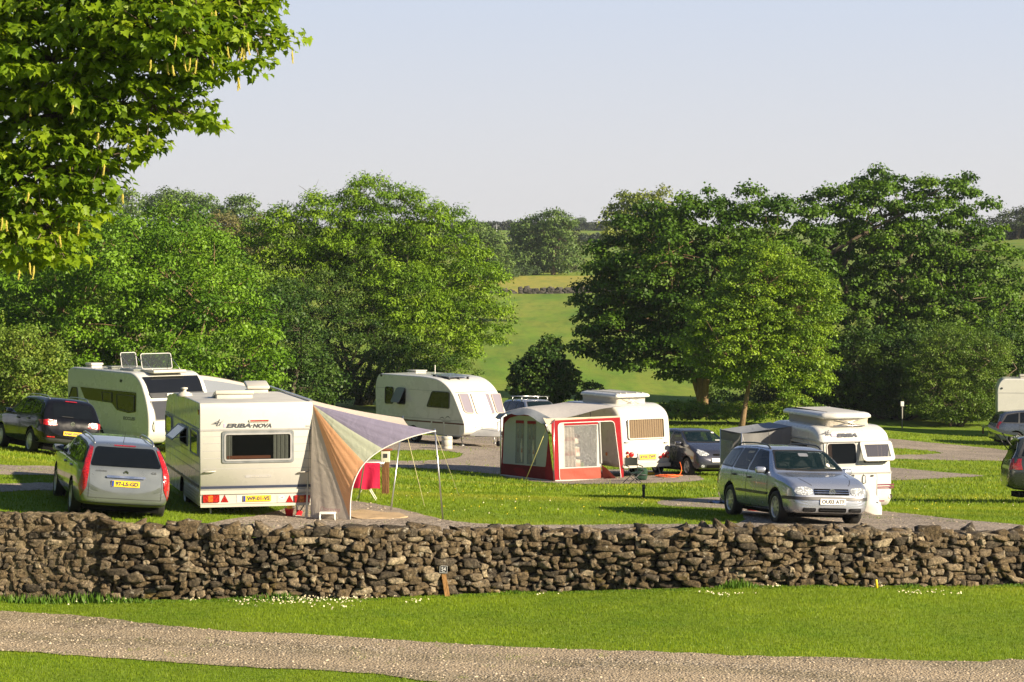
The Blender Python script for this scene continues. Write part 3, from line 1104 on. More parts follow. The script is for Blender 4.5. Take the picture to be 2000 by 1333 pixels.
# ------------------------------------------------------------------ trees
def leaf_cloud(centers, radii, per, size, up=.5, out=.6, flat=.75, droop=.3, asp=.62, shell=.45, seed=0, pal=None, jit=.25, axis=None):
    """leaf blades gathered in clumps: returns vertices, quads, colours"""
    r = np.random.default_rng(seed)
    centers = np.asarray(centers, float); radii = np.asarray(radii, float)
    cnt = np.maximum(4, (per * (radii / radii.mean()) ** 2)).astype(int)
    idx = np.repeat(np.arange(len(centers)), cnt)
    n = len(idx)
    d = r.normal(size=(n, 3)); d /= np.linalg.norm(d, axis=1, keepdims=True)
    d[:, 2] = np.where(d[:, 2] < -.25, -d[:, 2] * .6, d[:, 2])
    rad = radii[idx] * (shell + (1 - shell) * r.random(n)) * (1 + .35 * (r.random(n) ** 6))
    off = d * rad[:, None]; off[:, 2] *= min(1.0, flat + .25)
    p = centers[idx] + off
    nr = d * (out + .25) + np.array([0, 0, up * .7]) + r.normal(size=(n, 3)) * .55
    nr /= np.linalg.norm(nr, axis=1, keepdims=True)
    t = r.normal(size=(n, 3)) * .6 + d * .8 - np.array([0, 0, droop])
    t -= nr * (t * nr).sum(1)[:, None]
    t /= np.linalg.norm(t, axis=1, keepdims=True) + 1e-9
    b = np.cross(nr, t)
    L = (size * (.65 + .7 * r.random(n)))[:, None]
    W = L * asp
    V = np.empty((n, 4, 3))
    V[:, 0] = p
    V[:, 1] = p + t * L * .45 + b * W * .5 + nr * W * .12
    V[:, 2] = p + t * L - nr * L * .12
    V[:, 3] = p + t * L * .45 - b * W * .5 + nr * W * .12
    pal = np.asarray(pal)
    k = np.clip(r.random(len(centers))[idx] * (1 - jit) + jit * r.random(n), 0, .999) * (len(pal) - 1)
    i0 = k.astype(int); fr = (k - i0)[:, None]
    C = pal[i0] * (1 - fr) + pal[np.minimum(i0 + 1, len(pal) - 1)] * fr
    C = C * (.85 + .3 * r.random((n, 1)))
    return V.reshape(-1, 3), np.arange(n * 4).reshape(-1, 4), np.repeat(C, 4, 0)


def poisson(cands, dmin, maxn):
    """greedy thinning of candidate points"""
    keep = []
    cell = {}
    for p in cands:
        k = tuple((p // dmin).astype(int))
        ok = True
        for a in (-1, 0, 1):
            for b in (-1, 0, 1):
                for c in (-1, 0, 1):
                    for q in cell.get((k[0] + a, k[1] + b, k[2] + c), ()):
                        if ((p - q) ** 2).sum() < dmin * dmin:
                            ok = False; break
                    if not ok: break
                if not ok: break
            if not ok: break
        if ok:
            cell.setdefault(k, []).append(p); keep.append(p)
            if len(keep) >= maxn: break
    return np.array(keep)


def crown_points(blobs, Y, dmin, maxn, seed, inner=.45, deep=1.0):
    """clump centres in the shell of several ellipsoids (px, py, rx px, ry px[, dY m])"""
    r = np.random.default_rng(seed)
    E = []
    for bl in blobs:
        px, py, rx, ry = bl[:4]; dY = bl[4] if len(bl) > 4 else 0
        c = np.array(at(px, py, Y + dY)); s = (Y + dY) / F
        E.append((c, np.array([rx * s, rx * s * .9 * deep, ry * s])))
    vol = np.array([e[1].prod() ** (2 / 3) for e in E])
    N = 30000
    pick = r.choice(len(E), N, p=vol / vol.sum())
    d = r.normal(size=(N, 3)); d /= np.linalg.norm(d, axis=1, keepdims=True)
    f = inner + (1 - inner) * r.random(N) ** .6
    cc = np.array([e[0] for e in E])[pick]; rr = np.array([e[1] for e in E])[pick]
    # lumpy radius
    ph = r.uniform(0, 6.28, (6, 1)); fq = r.normal(size=(6, 3)) * 3.2
    lump = 1 + .10 * np.sin(d @ fq.T + ph[:, 0]).sum(1) / 1.7
    P = cc + d * rr * (f * lump)[:, None]
    # drop those deep inside another blob
    deepin = np.zeros(N, bool)
    for i, (c, s) in enumerate(E):
        q = (((P - c) / s) ** 2).sum(1)
        deepin |= (q < .22)
    return poisson(P[~deepin], dmin, maxn), E


def limb(mb, a, b, r0, r1, sag=.12, n=6, seed=0):
    rr = random.Random(seed)
    a, b = Vector(a), Vector(b)
    L = (b - a).length
    mid = a.lerp(b, .5) + Vector((rr.uniform(-.1, .1), rr.uniform(-.1, .1), sag)) * L
    pts = bez(a, mid, b, n)
    mb.tube(pts, [r0 + (r1 - r0) * i / n for i in range(n + 1)], 6, 0, False)
    return pts


LEAF_N = [0]


def tree(name, label, blobs, base, Y, pal, clump=.75, dmin=.75, maxn=600, per=90, leaf=.17, trunk_r=.2, stems=1, up=.5, out=.6, flat=.75, droop=.3, asp=.62,
         seed=1, bark=None, group=None, cat='tree', lm='leaves', inner=.45, nlimb=9, spread=.5, deep=1.0, crown='crown', top_frac=.55, twigs=0, back=True, lean=0):
    bp = ground_px(*base) if Y is None else None
    if bp is None:
        x = (base[0] - CX) / F * Y
        bp = Vector((x, Y, gz(x, Y)))
    C, E = crown_points(blobs, Y, dmin, maxn, seed, inner, deep)
    if not back:
        C = C[C[:, 1] < Y + 1.5]
    C = C[C[:, 2] > bp.z + .25]
    t = thing(name, bp, label, cat, group=group)
    r = random.Random(seed)
    rad = np.array([clump * r.uniform(.6, 1.3) for _ in C])
    V, Fq, Co = leaf_cloud(C, rad, int(per * 1.75), leaf * .80, up, out, flat, droop, asp, .35, seed, pal)
    LEAF_N[0] += len(Fq)
    np_mesh(crown, V - np.array(bp), Fq, leaf_mat(lm), Co, parent=t)
    # stems and limbs, each branch ends in the clumps it carries
    mb = MB(); lb = MB()
    ztop = C[:, 2].max()
    cen = Vector(C.mean(0)) - bp
    stemtops = []
    for s in range(stems):
        so_ = .13 if trunk_r > .25 else .35
        o = Vector((r.uniform(-1, 1) * so_ * (stems > 1), r.uniform(-1, 1) * so_ * (stems > 1), -.15))
        tp = Vector((cen.x * .8 + r.uniform(-1, 1) * spread * (1 + stems * .5) + lean, cen.y * .8 + r.uniform(-1, 1) * spread, (ztop - bp.z) * top_frac * r.uniform(.85, 1.1)))
        mid = o.lerp(tp, .5) + Vector((r.uniform(-.3, .3), r.uniform(-.3, .3), .3))
        pts = bez(o, mid, tp, 8)
        rs = [trunk_r * (1.35 if i == 0 else 1.0) * (1 - .75 * i / 8) for i in range(9)]
        mb.tube(pts, rs, 9, 0, True)
        stemtops.append(pts)
    mb.build('trunk', bark, t, False)
    # main limbs to k-means-like anchors, then twigs to the clumps
    n = min(nlimb, len(C))
    anchors = C[np.random.default_rng(seed).choice(len(C), n, replace=False)] - np.array(bp)
    lim = []
    for i, a in enumerate(anchors):
        st = stemtops[i % stems]
        a = Vector(a) * 1.0
        k = min(8, max(3, int(8 * max(.3, min(1, (a.z / max(.5, st[8].z)) * .7)))))
        s0 = st[k]
        e = s0.lerp(a, .8)
        lim.append(limb(lb, s0, e, trunk_r * .42, trunk_r * .12, .10, 6, seed * 31 + i))
    nodes = [p for l in lim for p in l[2:]] + [p for s in stemtops for p in s[4:]]
    NA = np.array([tuple(p) for p in nodes])
    for i, c in enumerate(C - np.array(bp)):
        if i % 2 and len(C) > 250: continue
        j = int(((NA - c) ** 2).sum(1).argmin())
        limb(lb, nodes[j], c, trunk_r * .10 + .008, .008, .06, 3, i)
    # bare twigs standing in the crown
    for i in range(twigs):
        c = Vector(C[r.randrange(len(C))]) - bp
        q = c + Vector((r.uniform(-.5, .5), r.uniform(-1.2, -.4), r.uniform(-.2, .9)))
        limb(lb, c, q, .02, .006, .1, 4, i + 7)
        for k in range(3):
            limb(lb, c.lerp(q, r.uniform(.3, .9)), q + Vector((r.uniform(-.6, .6), r.uniform(-.4, .4), r.uniform(-.2, .6))), .011, .004, .05, 3, i * 9 + k)
    lb.build('branches', bark, t, False)
    return t
# ------------------------------------------------------------------ the trees of this place
BK1 = bark_mat('grey_bark', (.09, .07, .05), (.20, .16, .11))
BK2 = bark_mat('brown_bark', (.13, .085, .045), (.27, .19, .11))
BK3 = bark_mat('ivy_bark', (.035, .035, .022), (.10, .09, .06))
P_SYC = [(.030, .074, .006), (.050, .108, .008), (.076, .15, .011), (.115, .20, .016)]
P_HAZ = [(.046, .112, .006), (.074, .16, .008), (.108, .215, .010), (.155, .275, .016)]
P_ASH = [(.068, .140, .009), (.106, .20, .010), (.150, .26, .012), (.20, .31, .018)]
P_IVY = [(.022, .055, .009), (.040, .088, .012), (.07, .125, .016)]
P_LIME = [(.12, .205, .010), (.17, .27, .013), (.225, .335, .022)]
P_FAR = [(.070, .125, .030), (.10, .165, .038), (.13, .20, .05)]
P_HAW = [(.05, .10, .012), (.085, .15, .015), (.14, .21, .025)]

# left-hand thicket
tree('hazel_tree', 'broad bright green hazel tree behind the black car and the caravan with raised skylights',
     [(190, 560, 190, 130), (340, 560, 150, 130), (100, 660, 160, 130), (300, 680, 170, 110), (450, 660, 105, 100), (400, 580, 100, 90), (480, 720, 70, 70)], (250, 830), 112, P_HAZ,
     .72, .90, 560, 115, .17, .16, 5, .5, .7, .75, .3, .7, 3, BK2, spread=1.2, top_frac=.5)
tree('hazel_tree', 'dark leafy tree whose rounded top stands highest at the left behind the bright hazel',
     [(140, 500, 130, 90, 3), (330, 490, 110, 78, 4), (250, 560, 200, 110, 4), (420, 570, 80, 90, 4), (40, 560, 110, 130, 3)], (200, 820), 122, [(0.043, 0.101, 0.010), (0.072, 0.155, 0.012), (0.123, 0.216, 0.015), (0.174, 0.270, 0.020)],
     .75, .8, 420, 85, .18, .2, 3, .5, .7, .75, .3, .7, 4, BK1, spread=1.0, top_frac=.6)
tree('hazel_shrub', 'pale dappled green shrub at the left edge beside the black car',
     [(40, 720, 80, 75), (-10, 780, 70, 70), (90, 790, 60, 60), (-60, 700, 80, 100)], (30, 850), 92, [(0.087, 0.149, 0.020), (0.131, 0.203, 0.025), (0.203, 0.257, 0.035)],
     .5, .5, 260, 90, .12, .06, 5, .5, .7, .8, .3, .7, 5, BK2, cat='shrub', spread=.8)
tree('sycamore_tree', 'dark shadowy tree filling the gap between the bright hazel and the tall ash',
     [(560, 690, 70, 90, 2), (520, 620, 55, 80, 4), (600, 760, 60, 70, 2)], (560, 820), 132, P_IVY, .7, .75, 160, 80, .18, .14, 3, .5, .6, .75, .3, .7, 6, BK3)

# the ash
tree('ash_tree', 'tall spreading ash with yellow green new leaves and bare twigs behind the striped canopy',
     [(725, 425, 75, 65), (640, 450, 85, 60), (560, 470, 80, 60), (830, 470, 75, 65), (800, 430, 50, 55), (880, 530, 75, 75), (500, 520, 50, 70), (700, 500, 130, 60, 2), (900, 620, 70, 60), (960, 640, 45, 40), (840, 600, 80, 80, -1), (820, 700, 75, 50), (900, 480, 40, 50), (560, 540, 70, 60), (860, 680, 70, 55), (780, 600, 90, 80, -2), (930, 560, 50, 60), (720, 380, 40, 30), (790, 395, 35, 30), (712, 358, 9, 16), (735, 362, 8, 14), (820, 396, 8, 20), (898, 432, 8, 20), (905, 450, 9, 16), (850, 420, 9, 14), (590, 405, 9, 14), (560, 412, 12, 12), (620, 402, 8, 10), (665, 375, 10, 14)],
     (705, 800), 150, P_ASH, .62, .72, 900, 95, .24, .17, 5, .55, .7, .72, .55, .34, 7, BK3, lm='ash_leaves', spread=1.6, top_frac=.62, nlimb=26, twigs=60)
tree('ivy_thicket', 'dark ivy clad stems and undergrowth beneath the tall ash',
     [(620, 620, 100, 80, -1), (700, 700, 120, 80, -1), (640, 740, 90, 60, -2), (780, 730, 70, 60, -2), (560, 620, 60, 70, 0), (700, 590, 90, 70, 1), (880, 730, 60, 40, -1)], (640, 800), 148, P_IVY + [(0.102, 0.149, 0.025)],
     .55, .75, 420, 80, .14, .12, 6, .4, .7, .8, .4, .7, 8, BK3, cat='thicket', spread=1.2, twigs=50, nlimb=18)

tree('field_maple', 'small dark maple bush standing alone in the gap before the meadow',
     [(1060, 720, 45, 42), (1030, 745, 38, 36), (1095, 745, 32, 36), (1075, 680, 22, 22), (1060, 765, 55, 24)], (1062, 800), 128, P_IVY + [(0.065, 0.115, 0.014)],
     .32, .36, 240, 60, .17, .06, 4, .5, .6, .75, .35, .75, 9, BK3, cat='bush', spread=.5)
tree('field_maple', 'thin little maple sapling between the dark bush and the dark sycamore',
     [(1157, 765, 18, 16), (1148, 782, 20, 12), (1172, 780, 12, 12)], (1157, 806), 128, P_IVY + [(0.072, 0.121, 0.015)], .2, .26, 40, 26, .15, .025, 2, .5, .6, .75, .3, .75, 10, BK3, cat='sapling', spread=.1)

# sycamores on the right
tree('sycamore_tree', 'big dark round sycamore with a forked sunlit trunk above the caravan with the red awning',
     [(1370, 560, 185, 140), (1250, 560, 110, 90), (1250, 660, 130, 80), (1400, 460, 100, 80), (1310, 470, 90, 70), (1500, 500, 80, 100), (1160, 590, 50, 40), (1170, 680, 55, 35), (1440, 680, 120, 80), (1250, 470, 60, 45), (1385, 415, 40, 32), (1490, 430, 70, 48), (1560, 470, 60, 70), (1590, 560, 50, 70), (1320, 705, 90, 42), (1430, 735, 70, 26), (1210, 705, 60, 30)],
     (1367, 814), 134, P_SYC, .68, .92, 760, 120, .20, .21, 3, .65, .6, .62, .45, .85, 11, BK2, spread=1.1, top_frac=.7, nlimb=16)
tree('lime_tree', 'young slender lime with light green crown and straight pale trunk before the dark sycamore',
     [(1500, 570, 90, 90), (1440, 640, 100, 75), (1570, 600, 70, 75), (1380, 680, 50, 55), (1560, 640, 65, 80), (1520, 700, 100, 60), (1420, 710, 70, 45), (1590, 720, 40, 50), (1480, 530, 40, 50)],
     (1447, 838), 124, P_LIME[:2] + [(0.072, 0.149, 0.012)] + P_LIME, .45, .52, 620, 90, .13, .13, 1, .6, .7, .75, .3, .8, 12, BK2, spread=.2, top_frac=.75, nlimb=14)
tree('sycamore_tree', 'tallest sycamore at the right with uneven airy top above the pop-top caravan',
     [(1700, 420, 95, 75), (1620, 430, 55, 45), (1820, 420, 75, 70), (1880, 400, 40, 45), (1770, 520, 130, 90), (1900, 500, 80, 60), (1650, 540, 90, 80), (1850, 610, 130, 80), (1960, 590, 60, 40), (1700, 640, 100, 80), (1930, 680, 70, 60), (1800, 370, 40, 30), (1885, 372, 22, 26), (1730, 375, 30, 30), (1600, 410, 40, 34), (1925, 420, 24, 18), (1965, 500, 36, 18), (1985, 545, 30, 16), (1650, 640, 70, 70), (1580, 640, 50, 60)],
     (1760, 838), 146, [(.034, .08, .007), (.056, .118, .009), (.085, .165, .012), (.125, .215, .016)], .66, .95, 820, 115, .21, .3, 4, .6, .65, .65, .45, .82, 13, BK1, spread=1.8, top_frac=.72, nlimb=24)
tree('hawthorn_bush', 'olive green hawthorn spraying outward below the tallest sycamore',
     [(1860, 690, 70, 45), (1920, 700, 55, 45), (1810, 720, 45, 40), (1870, 740, 80, 30), (1860, 790, 95, 40), (1930, 780, 60, 40)], (1870, 835), 134, P_HAW, .42, .50, 420, 80, .13, .07, 4, .5, .7, .7, .2, .5, 14, BK1, cat='bush', spread=1.0)
tree('elder_bush', 'dark elder bushes massed under the right hand sycamore behind the white signpost',
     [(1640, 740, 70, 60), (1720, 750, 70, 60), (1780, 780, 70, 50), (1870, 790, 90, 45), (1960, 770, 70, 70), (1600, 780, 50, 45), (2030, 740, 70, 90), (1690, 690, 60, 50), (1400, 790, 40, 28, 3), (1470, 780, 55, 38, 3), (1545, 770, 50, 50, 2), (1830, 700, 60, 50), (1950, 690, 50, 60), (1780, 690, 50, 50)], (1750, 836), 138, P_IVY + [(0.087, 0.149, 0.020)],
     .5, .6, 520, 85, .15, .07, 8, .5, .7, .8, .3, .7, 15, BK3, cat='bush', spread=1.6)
tree('hawthorn_bush', 'light green bush at the right edge above the white caravan roof',
     [(1985, 640, 50, 50), (2040, 680, 60, 70), (1975, 700, 40, 40)], (2000, 830), 150, P_HAW, .5, .55, 200, 80, .15, .07, 3, .5, .7, .75, .3, .6, 16, BK1, cat='bush')
tree('bramble_patch', 'low sunlit brambles and nettles along the bank below the slender lime',
     [(1330, 806, 60, 14), (1420, 812, 60, 18), (1500, 815, 60, 22), (1545, 800, 40, 30), (1270, 812, 40, 9), (1590, 815, 40, 20)], (1440, 838), 127, [(0.087, 0.176, 0.015), (0.145, 0.243, 0.020), (0.217, 0.284, 0.030)],
     .28, .34, 420, 60, .12, .02, 6, .6, .7, .8, .2, .75, 17, BK3, cat='brambles', spread=1.4)

# far trees
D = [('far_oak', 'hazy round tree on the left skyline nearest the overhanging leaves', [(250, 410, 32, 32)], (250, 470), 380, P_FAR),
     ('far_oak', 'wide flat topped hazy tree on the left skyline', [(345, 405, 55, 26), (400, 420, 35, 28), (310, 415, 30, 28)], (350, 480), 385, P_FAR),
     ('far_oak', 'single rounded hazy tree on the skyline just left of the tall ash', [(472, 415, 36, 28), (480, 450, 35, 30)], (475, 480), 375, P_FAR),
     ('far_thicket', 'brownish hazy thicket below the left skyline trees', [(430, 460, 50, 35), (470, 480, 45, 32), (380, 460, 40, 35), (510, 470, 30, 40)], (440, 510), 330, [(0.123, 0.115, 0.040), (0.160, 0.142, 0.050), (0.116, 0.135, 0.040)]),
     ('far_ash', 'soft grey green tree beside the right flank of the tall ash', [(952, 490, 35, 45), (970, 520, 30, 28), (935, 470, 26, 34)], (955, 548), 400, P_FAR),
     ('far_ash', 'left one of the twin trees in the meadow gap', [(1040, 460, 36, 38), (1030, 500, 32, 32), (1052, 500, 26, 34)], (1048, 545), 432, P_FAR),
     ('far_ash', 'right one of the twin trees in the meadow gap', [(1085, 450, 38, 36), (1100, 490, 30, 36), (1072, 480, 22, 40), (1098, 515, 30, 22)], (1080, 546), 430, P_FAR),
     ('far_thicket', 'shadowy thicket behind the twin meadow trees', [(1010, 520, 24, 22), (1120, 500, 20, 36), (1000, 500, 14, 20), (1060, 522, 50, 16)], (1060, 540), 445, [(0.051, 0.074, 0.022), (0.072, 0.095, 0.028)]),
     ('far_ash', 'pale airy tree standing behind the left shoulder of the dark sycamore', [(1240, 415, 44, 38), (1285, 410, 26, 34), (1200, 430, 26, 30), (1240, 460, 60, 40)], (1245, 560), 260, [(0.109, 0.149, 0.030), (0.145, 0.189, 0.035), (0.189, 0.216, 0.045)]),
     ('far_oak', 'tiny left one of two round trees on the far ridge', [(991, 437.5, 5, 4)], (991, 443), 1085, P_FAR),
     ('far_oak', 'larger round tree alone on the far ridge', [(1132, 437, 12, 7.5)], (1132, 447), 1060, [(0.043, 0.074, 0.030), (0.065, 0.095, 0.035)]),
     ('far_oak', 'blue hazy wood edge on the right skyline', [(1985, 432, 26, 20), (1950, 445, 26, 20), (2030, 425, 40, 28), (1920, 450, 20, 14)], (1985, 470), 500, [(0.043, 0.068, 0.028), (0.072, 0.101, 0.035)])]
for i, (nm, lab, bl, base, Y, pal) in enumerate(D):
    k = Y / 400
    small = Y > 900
    tree(nm, lab, bl, base, Y, pal, 1.1 * k ** .5 if not small else 1.6, (1.25 if not small else 1.2) * k ** .4, 300, 55, .42 * k ** .5, .35, 1 if 'thicket' not in nm else 3, .5, .7, .75, .3, .7, 40 + i, BK1, nlimb=8, top_frac=.62, lm='far_leaves', cat='thicket' if 'thicket' in nm else 'tree', inner=.5)


def hedge(name, label, pts, Y, h, pal, n, leaf, clump, seed, depth=1.5, cat='hedge'):
    """row of clumps; pts = pixel columns/rows of its foot"""
    r = np.random.default_rng(seed)
    P = [np.array(at(x, y, yy)) for (x, y), yy in zip(pts, Y)]
    for p in P: p[2] = gz(p[0], p[1])
    P = np.array(P); o = P.mean(0)
    L = np.r_[0, np.cumsum(np.linalg.norm(np.diff(P, axis=0), axis=1))]
    s = r.random(n) * L[-1]
    C = np.stack([np.interp(s, L, P[:, k]) for k in range(3)], 1)
    C[:, 2] = terrain(C[:, 0], C[:, 1]) + h * r.random(n) ** .8
    C[:, 1] += r.uniform(-depth, depth, n)
    rad = clump * r.uniform(.6, 1.3, n)
    V, Fq, Co = leaf_cloud(C, rad, 50, leaf, .5, .7, .8, .2, .7, .4, seed, pal)
    LEAF_N[0] += len(Fq)
    tag(np_mesh(name, V - o, Fq, leaf_mat('far_leaves'), Co), label, cat).location = o


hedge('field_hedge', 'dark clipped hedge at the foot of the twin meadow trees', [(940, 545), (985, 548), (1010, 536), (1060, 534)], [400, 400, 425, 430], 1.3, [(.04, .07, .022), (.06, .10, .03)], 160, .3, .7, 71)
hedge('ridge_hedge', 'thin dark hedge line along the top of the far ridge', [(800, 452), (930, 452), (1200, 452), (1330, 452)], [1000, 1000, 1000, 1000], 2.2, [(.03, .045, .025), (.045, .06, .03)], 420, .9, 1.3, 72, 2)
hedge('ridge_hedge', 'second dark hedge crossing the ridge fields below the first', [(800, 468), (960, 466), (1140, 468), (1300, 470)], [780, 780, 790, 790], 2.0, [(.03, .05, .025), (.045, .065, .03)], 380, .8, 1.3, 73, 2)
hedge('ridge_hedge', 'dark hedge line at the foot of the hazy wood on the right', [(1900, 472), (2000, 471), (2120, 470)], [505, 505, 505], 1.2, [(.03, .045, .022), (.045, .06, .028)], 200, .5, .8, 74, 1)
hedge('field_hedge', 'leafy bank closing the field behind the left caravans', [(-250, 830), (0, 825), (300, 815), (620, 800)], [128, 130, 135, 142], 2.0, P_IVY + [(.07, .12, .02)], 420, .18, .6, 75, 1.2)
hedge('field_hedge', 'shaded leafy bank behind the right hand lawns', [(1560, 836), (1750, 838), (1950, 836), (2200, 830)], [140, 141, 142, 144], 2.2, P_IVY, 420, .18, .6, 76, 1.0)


def far_wall():
    """dark tumbled stone wall between the meadow and the hay field"""
    sp = []
    r = random.Random(4)
    A = ground_px(930, 578); 
    for px in np.arange(930, 1330, .6):
        if 1008 < px < 1017: continue
        Y = 350
        x = (px - CX) / F * Y
        low = px < 1012
        top = (.3 if low else .5) + .12 * math.sin(px * .13) + .2 * math.sin(px * .41)
        z = 0
        while z < top:
            h = r.uniform(.18, .36)
            sp.append(((x + r.uniform(-.1, .1), Y + r.uniform(-.25, .25), z + h / 2), (r.uniform(.16, .36), .3, h * .6), r.gauss(0, .2), (1, 0, 0), np.array((.07, .066, .058)) * r.uniform(.6, 1.4)))
            z += h
    g = terrain(np.array([s[0][0] for s in sp]), np.array([s[0][1] for s in sp]))
    o = Vector((2, 350, gz(2, 350)))
    sp = [((s[0][0] - o.x, s[0][1] - o.y, s[0][2] + gg - o.z - .1), *s[1:]) for s, gg in zip(sp, g)]
    V, Fq, C = stones_mesh(sp)
    w = np_mesh('field_wall', V, Fq, col_mat('dark_stone', .95), C)
    w.location = o
    tag(w, 'dark tumbled field wall with a gap crossing the meadow below the hay field', 'wall')


far_wall()


# power poles on the ridge
for k, (px, py0, py1, Y, lab) in enumerate([(927, 447, 427, 900, 'thin pole on the far ridge beside the top of the tall ash'), (970, 456, 437, 800, 'pale telegraph pole with crossarm in the ridge field'), (1111, 445, 427, 1050, 'faint telegraph pole on the ridge above the twin trees'), (1166, 447, 428, 1000, 'faint telegraph pole on the ridge nearest the pale airy tree')]):
    b = at(px, py0, Y); tp = at(px, py1, Y)
    g = gz(b.x, Y)
    t = thing('telegraph_pole', (b.x, Y, g), lab, 'pole', group='telegraph poles on the ridge')
    h = tp.z - g
    mb = MB(); mb.tube([(0, 0, -.3), (0, 0, h)], .16, 6, 0, True, .10); mb.build('shaft', M_GALV, t)
    mb = MB(); mb.box((-.9, -.08, h - .8), (.9, .08, h - .62)); mb.build('crossarm', M_GALV, t)


def tree_belt():
    """the shelter belt along the left-hand side of the site, outside the picture"""
    r = np.random.default_rng(77); C = []; 
    for cx, cy, h, w in ((-17, 42, 9, 4), (-21, 52, 12, 5), (-24, 63, 13, 6), (-28, 75, 12, 6), (-34, 90, 13, 7), (-30, 100, 12, 6)):
        g = gz(cx, cy); n = 260
        d = r.normal(size=(n, 3)); d /= np.linalg.norm(d, axis=1, keepdims=True); d[:, 2] = np.abs(d[:, 2])
        C.append(np.array([cx, cy, g + h * .35]) + d * np.array([w, w, h * .65]) * r.uniform(.6, 1, (n, 1)))
        n = 60; C.append(np.stack([cx + r.uniform(-w, w, n), cy + r.uniform(-w, w, n), g + r.uniform(.3, h * .4, n)], 1))
    C = np.concatenate(C)
    C = C[C[:, 0] < -.205 * C[:, 1] - 1.2]
    V, Fq, Co = leaf_cloud(C, np.full(len(C), 1.1), 40, .42, .5, .6, .7, .3, .7, .3, 5, P_HAZ[:3])
    tag(np_mesh('tree_belt', V, Fq, leaf_mat('leaves'), Co), kind='stuff')


tree_belt()
# ------------------------------------------------------------------ cars
def interp(keys, xs):
    k = np.array(sorted(keys), float)
    return np.interp(xs, k[:, 0], k[:, 1])


def car_keys(L, W, H, belt, hood, xc, xt, xrr, rear='hatch', nose=.0, tumble=.27):
    xf, xr = L / 2, -L / 2
    w = W / 2
    zt = [(xr, .56), (xr + .03, .76), (xr + .09, belt + .01), (xr + .2, belt + .10), ((xr + .2 + xrr) / 2, (belt + .10 + H - .07) / 2 + .03), (xrr, H - .065), (xrr + .2, H - .025), ((xrr + xt) / 2, H), (xt - .25, H - .02), (xt, H - .075), (xt + .1, H - .125),
          (xc, hood), (xc + .14, hood - .025), (xf - .5, hood - .10), (xf - .22, hood - .19 - nose), (xf - .1, hood - .28 - nose), (xf, .50)]
    zs = [(xr, .48), (xr + .03, .68), (xr + .10, belt - .06), (xrr, belt), (0, belt - .015), (xc, hood - .10), (xf - .5, hood - .19), (xf - .22, hood - .27 - nose), (xf - .1, hood - .36 - nose), (xf, .44)]
    wm = [(xr, w * .82), (xr + .10, w * .92), (xr + .4, w * .985), (0, w), (xf - .7, w * .99), (xf - .3, w * .945), (xf - .12, w * .86), (xf, w * .70)]
    wt = [(xr, w * .77), (xr + .09, w * .86), (xr + .2, w * .83), (xrr, w - tumble + .01), (xrr + .5, w - tumble), (xt, w - tumble), (xc, w * .86), (xc + .2, w * .89), (xf - .5, w * .86), (xf - .2, w * .79), (xf, w * .62)]
    zb = [(xr, .34), (xr + .2, .26), (xr + .8, .2), (xf - .6, .2), (xf - .15, .22), (xf, .27)]
    return dict(zt=zt, zs=zs, wm=wm, wt=wt, zb=zb)


def car_hull(K, L, lift=0.0):
    xs = sorted(set([k[0] for key in ('zt', 'wt', 'wm') for k in K[key]]))
    xx = [xs[0]]
    for x in xs[1:]:
        if x - xx[-1] > .045: xx.append(x)
        n = 0
    # fill long gaps
    full = [xx[0]]
    for x in xx[1:]:
        g = x - full[-1]
        m = int(g / .32)
        for j in range(m): full.append(full[-1] + (x - full[-1]) / (m + 1 - j))
        full.append(x)
    xs = np.array(full)
    zt, zs, wm, wt, zb = (interp(K[k], xs) for k in ('zt', 'zs', 'wm', 'wt', 'zb'))
    rows = []
    for i, x in enumerate(xs):
        w, t, b, s, p = wm[i], wt[i], zb[i] + lift, zs[i] + lift * .6, zt[i]
        ws = w * .975
        hh = [(0, b), (w * .8, b), (w * .955, b + .05), (w, b + (s - b) * .38), (w, b + (s - b) * .62), (w * .99, s - (s - b) * .14), (ws, s - .005), (ws - (ws - t) * .12, s + (p - s) * .12),
              (t + (ws - t) * .55, s + (p - s) * .45), (t + (ws - t) * .16, s + (p - s) * .80), (t * .95, p - min(.035, (p - s) * .1)), (t * .78, p - min(.014, (p - s) * .05)), (t * .4, p), (0, p)]
        r = [Vector((x, -a, z)) for a, z in hh] + [Vector((x, a, z)) for a, z in hh[-2:0:-1]]
        rows.append(r)
    mb = MB()
    mb.grid(rows, 0, True, closed=True)
    n = len(rows[0])
    nb = (len(rows) - 1) * n
    mb.f.append(list(range(n))[::-1]); mb.m.append(0); mb.sm.append(True)
    mb.f.append([nb + j for j in range(n)]); mb.m.append(0); mb.sm.append(True)
    return mb


def bvh_of(me):
    return BVHTree.FromPolygons([v.co.copy() for v in me.vertices], [list(p.vertices) for p in me.polygons])


AX = {'y+': (Vector((0, 1, 0)), lambda a, b: Vector((a, 9, b))), 'y-': (Vector((0, -1, 0)), lambda a, b: Vector((a, -9, b))),
      'x+': (Vector((1, 0, 0)), lambda a, b: Vector((9, a, b))), 'x-': (Vector((-1, 0, 0)), lambda a, b: Vector((-9, a, b))), 'z+': (Vector((0, 0, 1)), lambda a, b: Vector((a, b, 9)))}


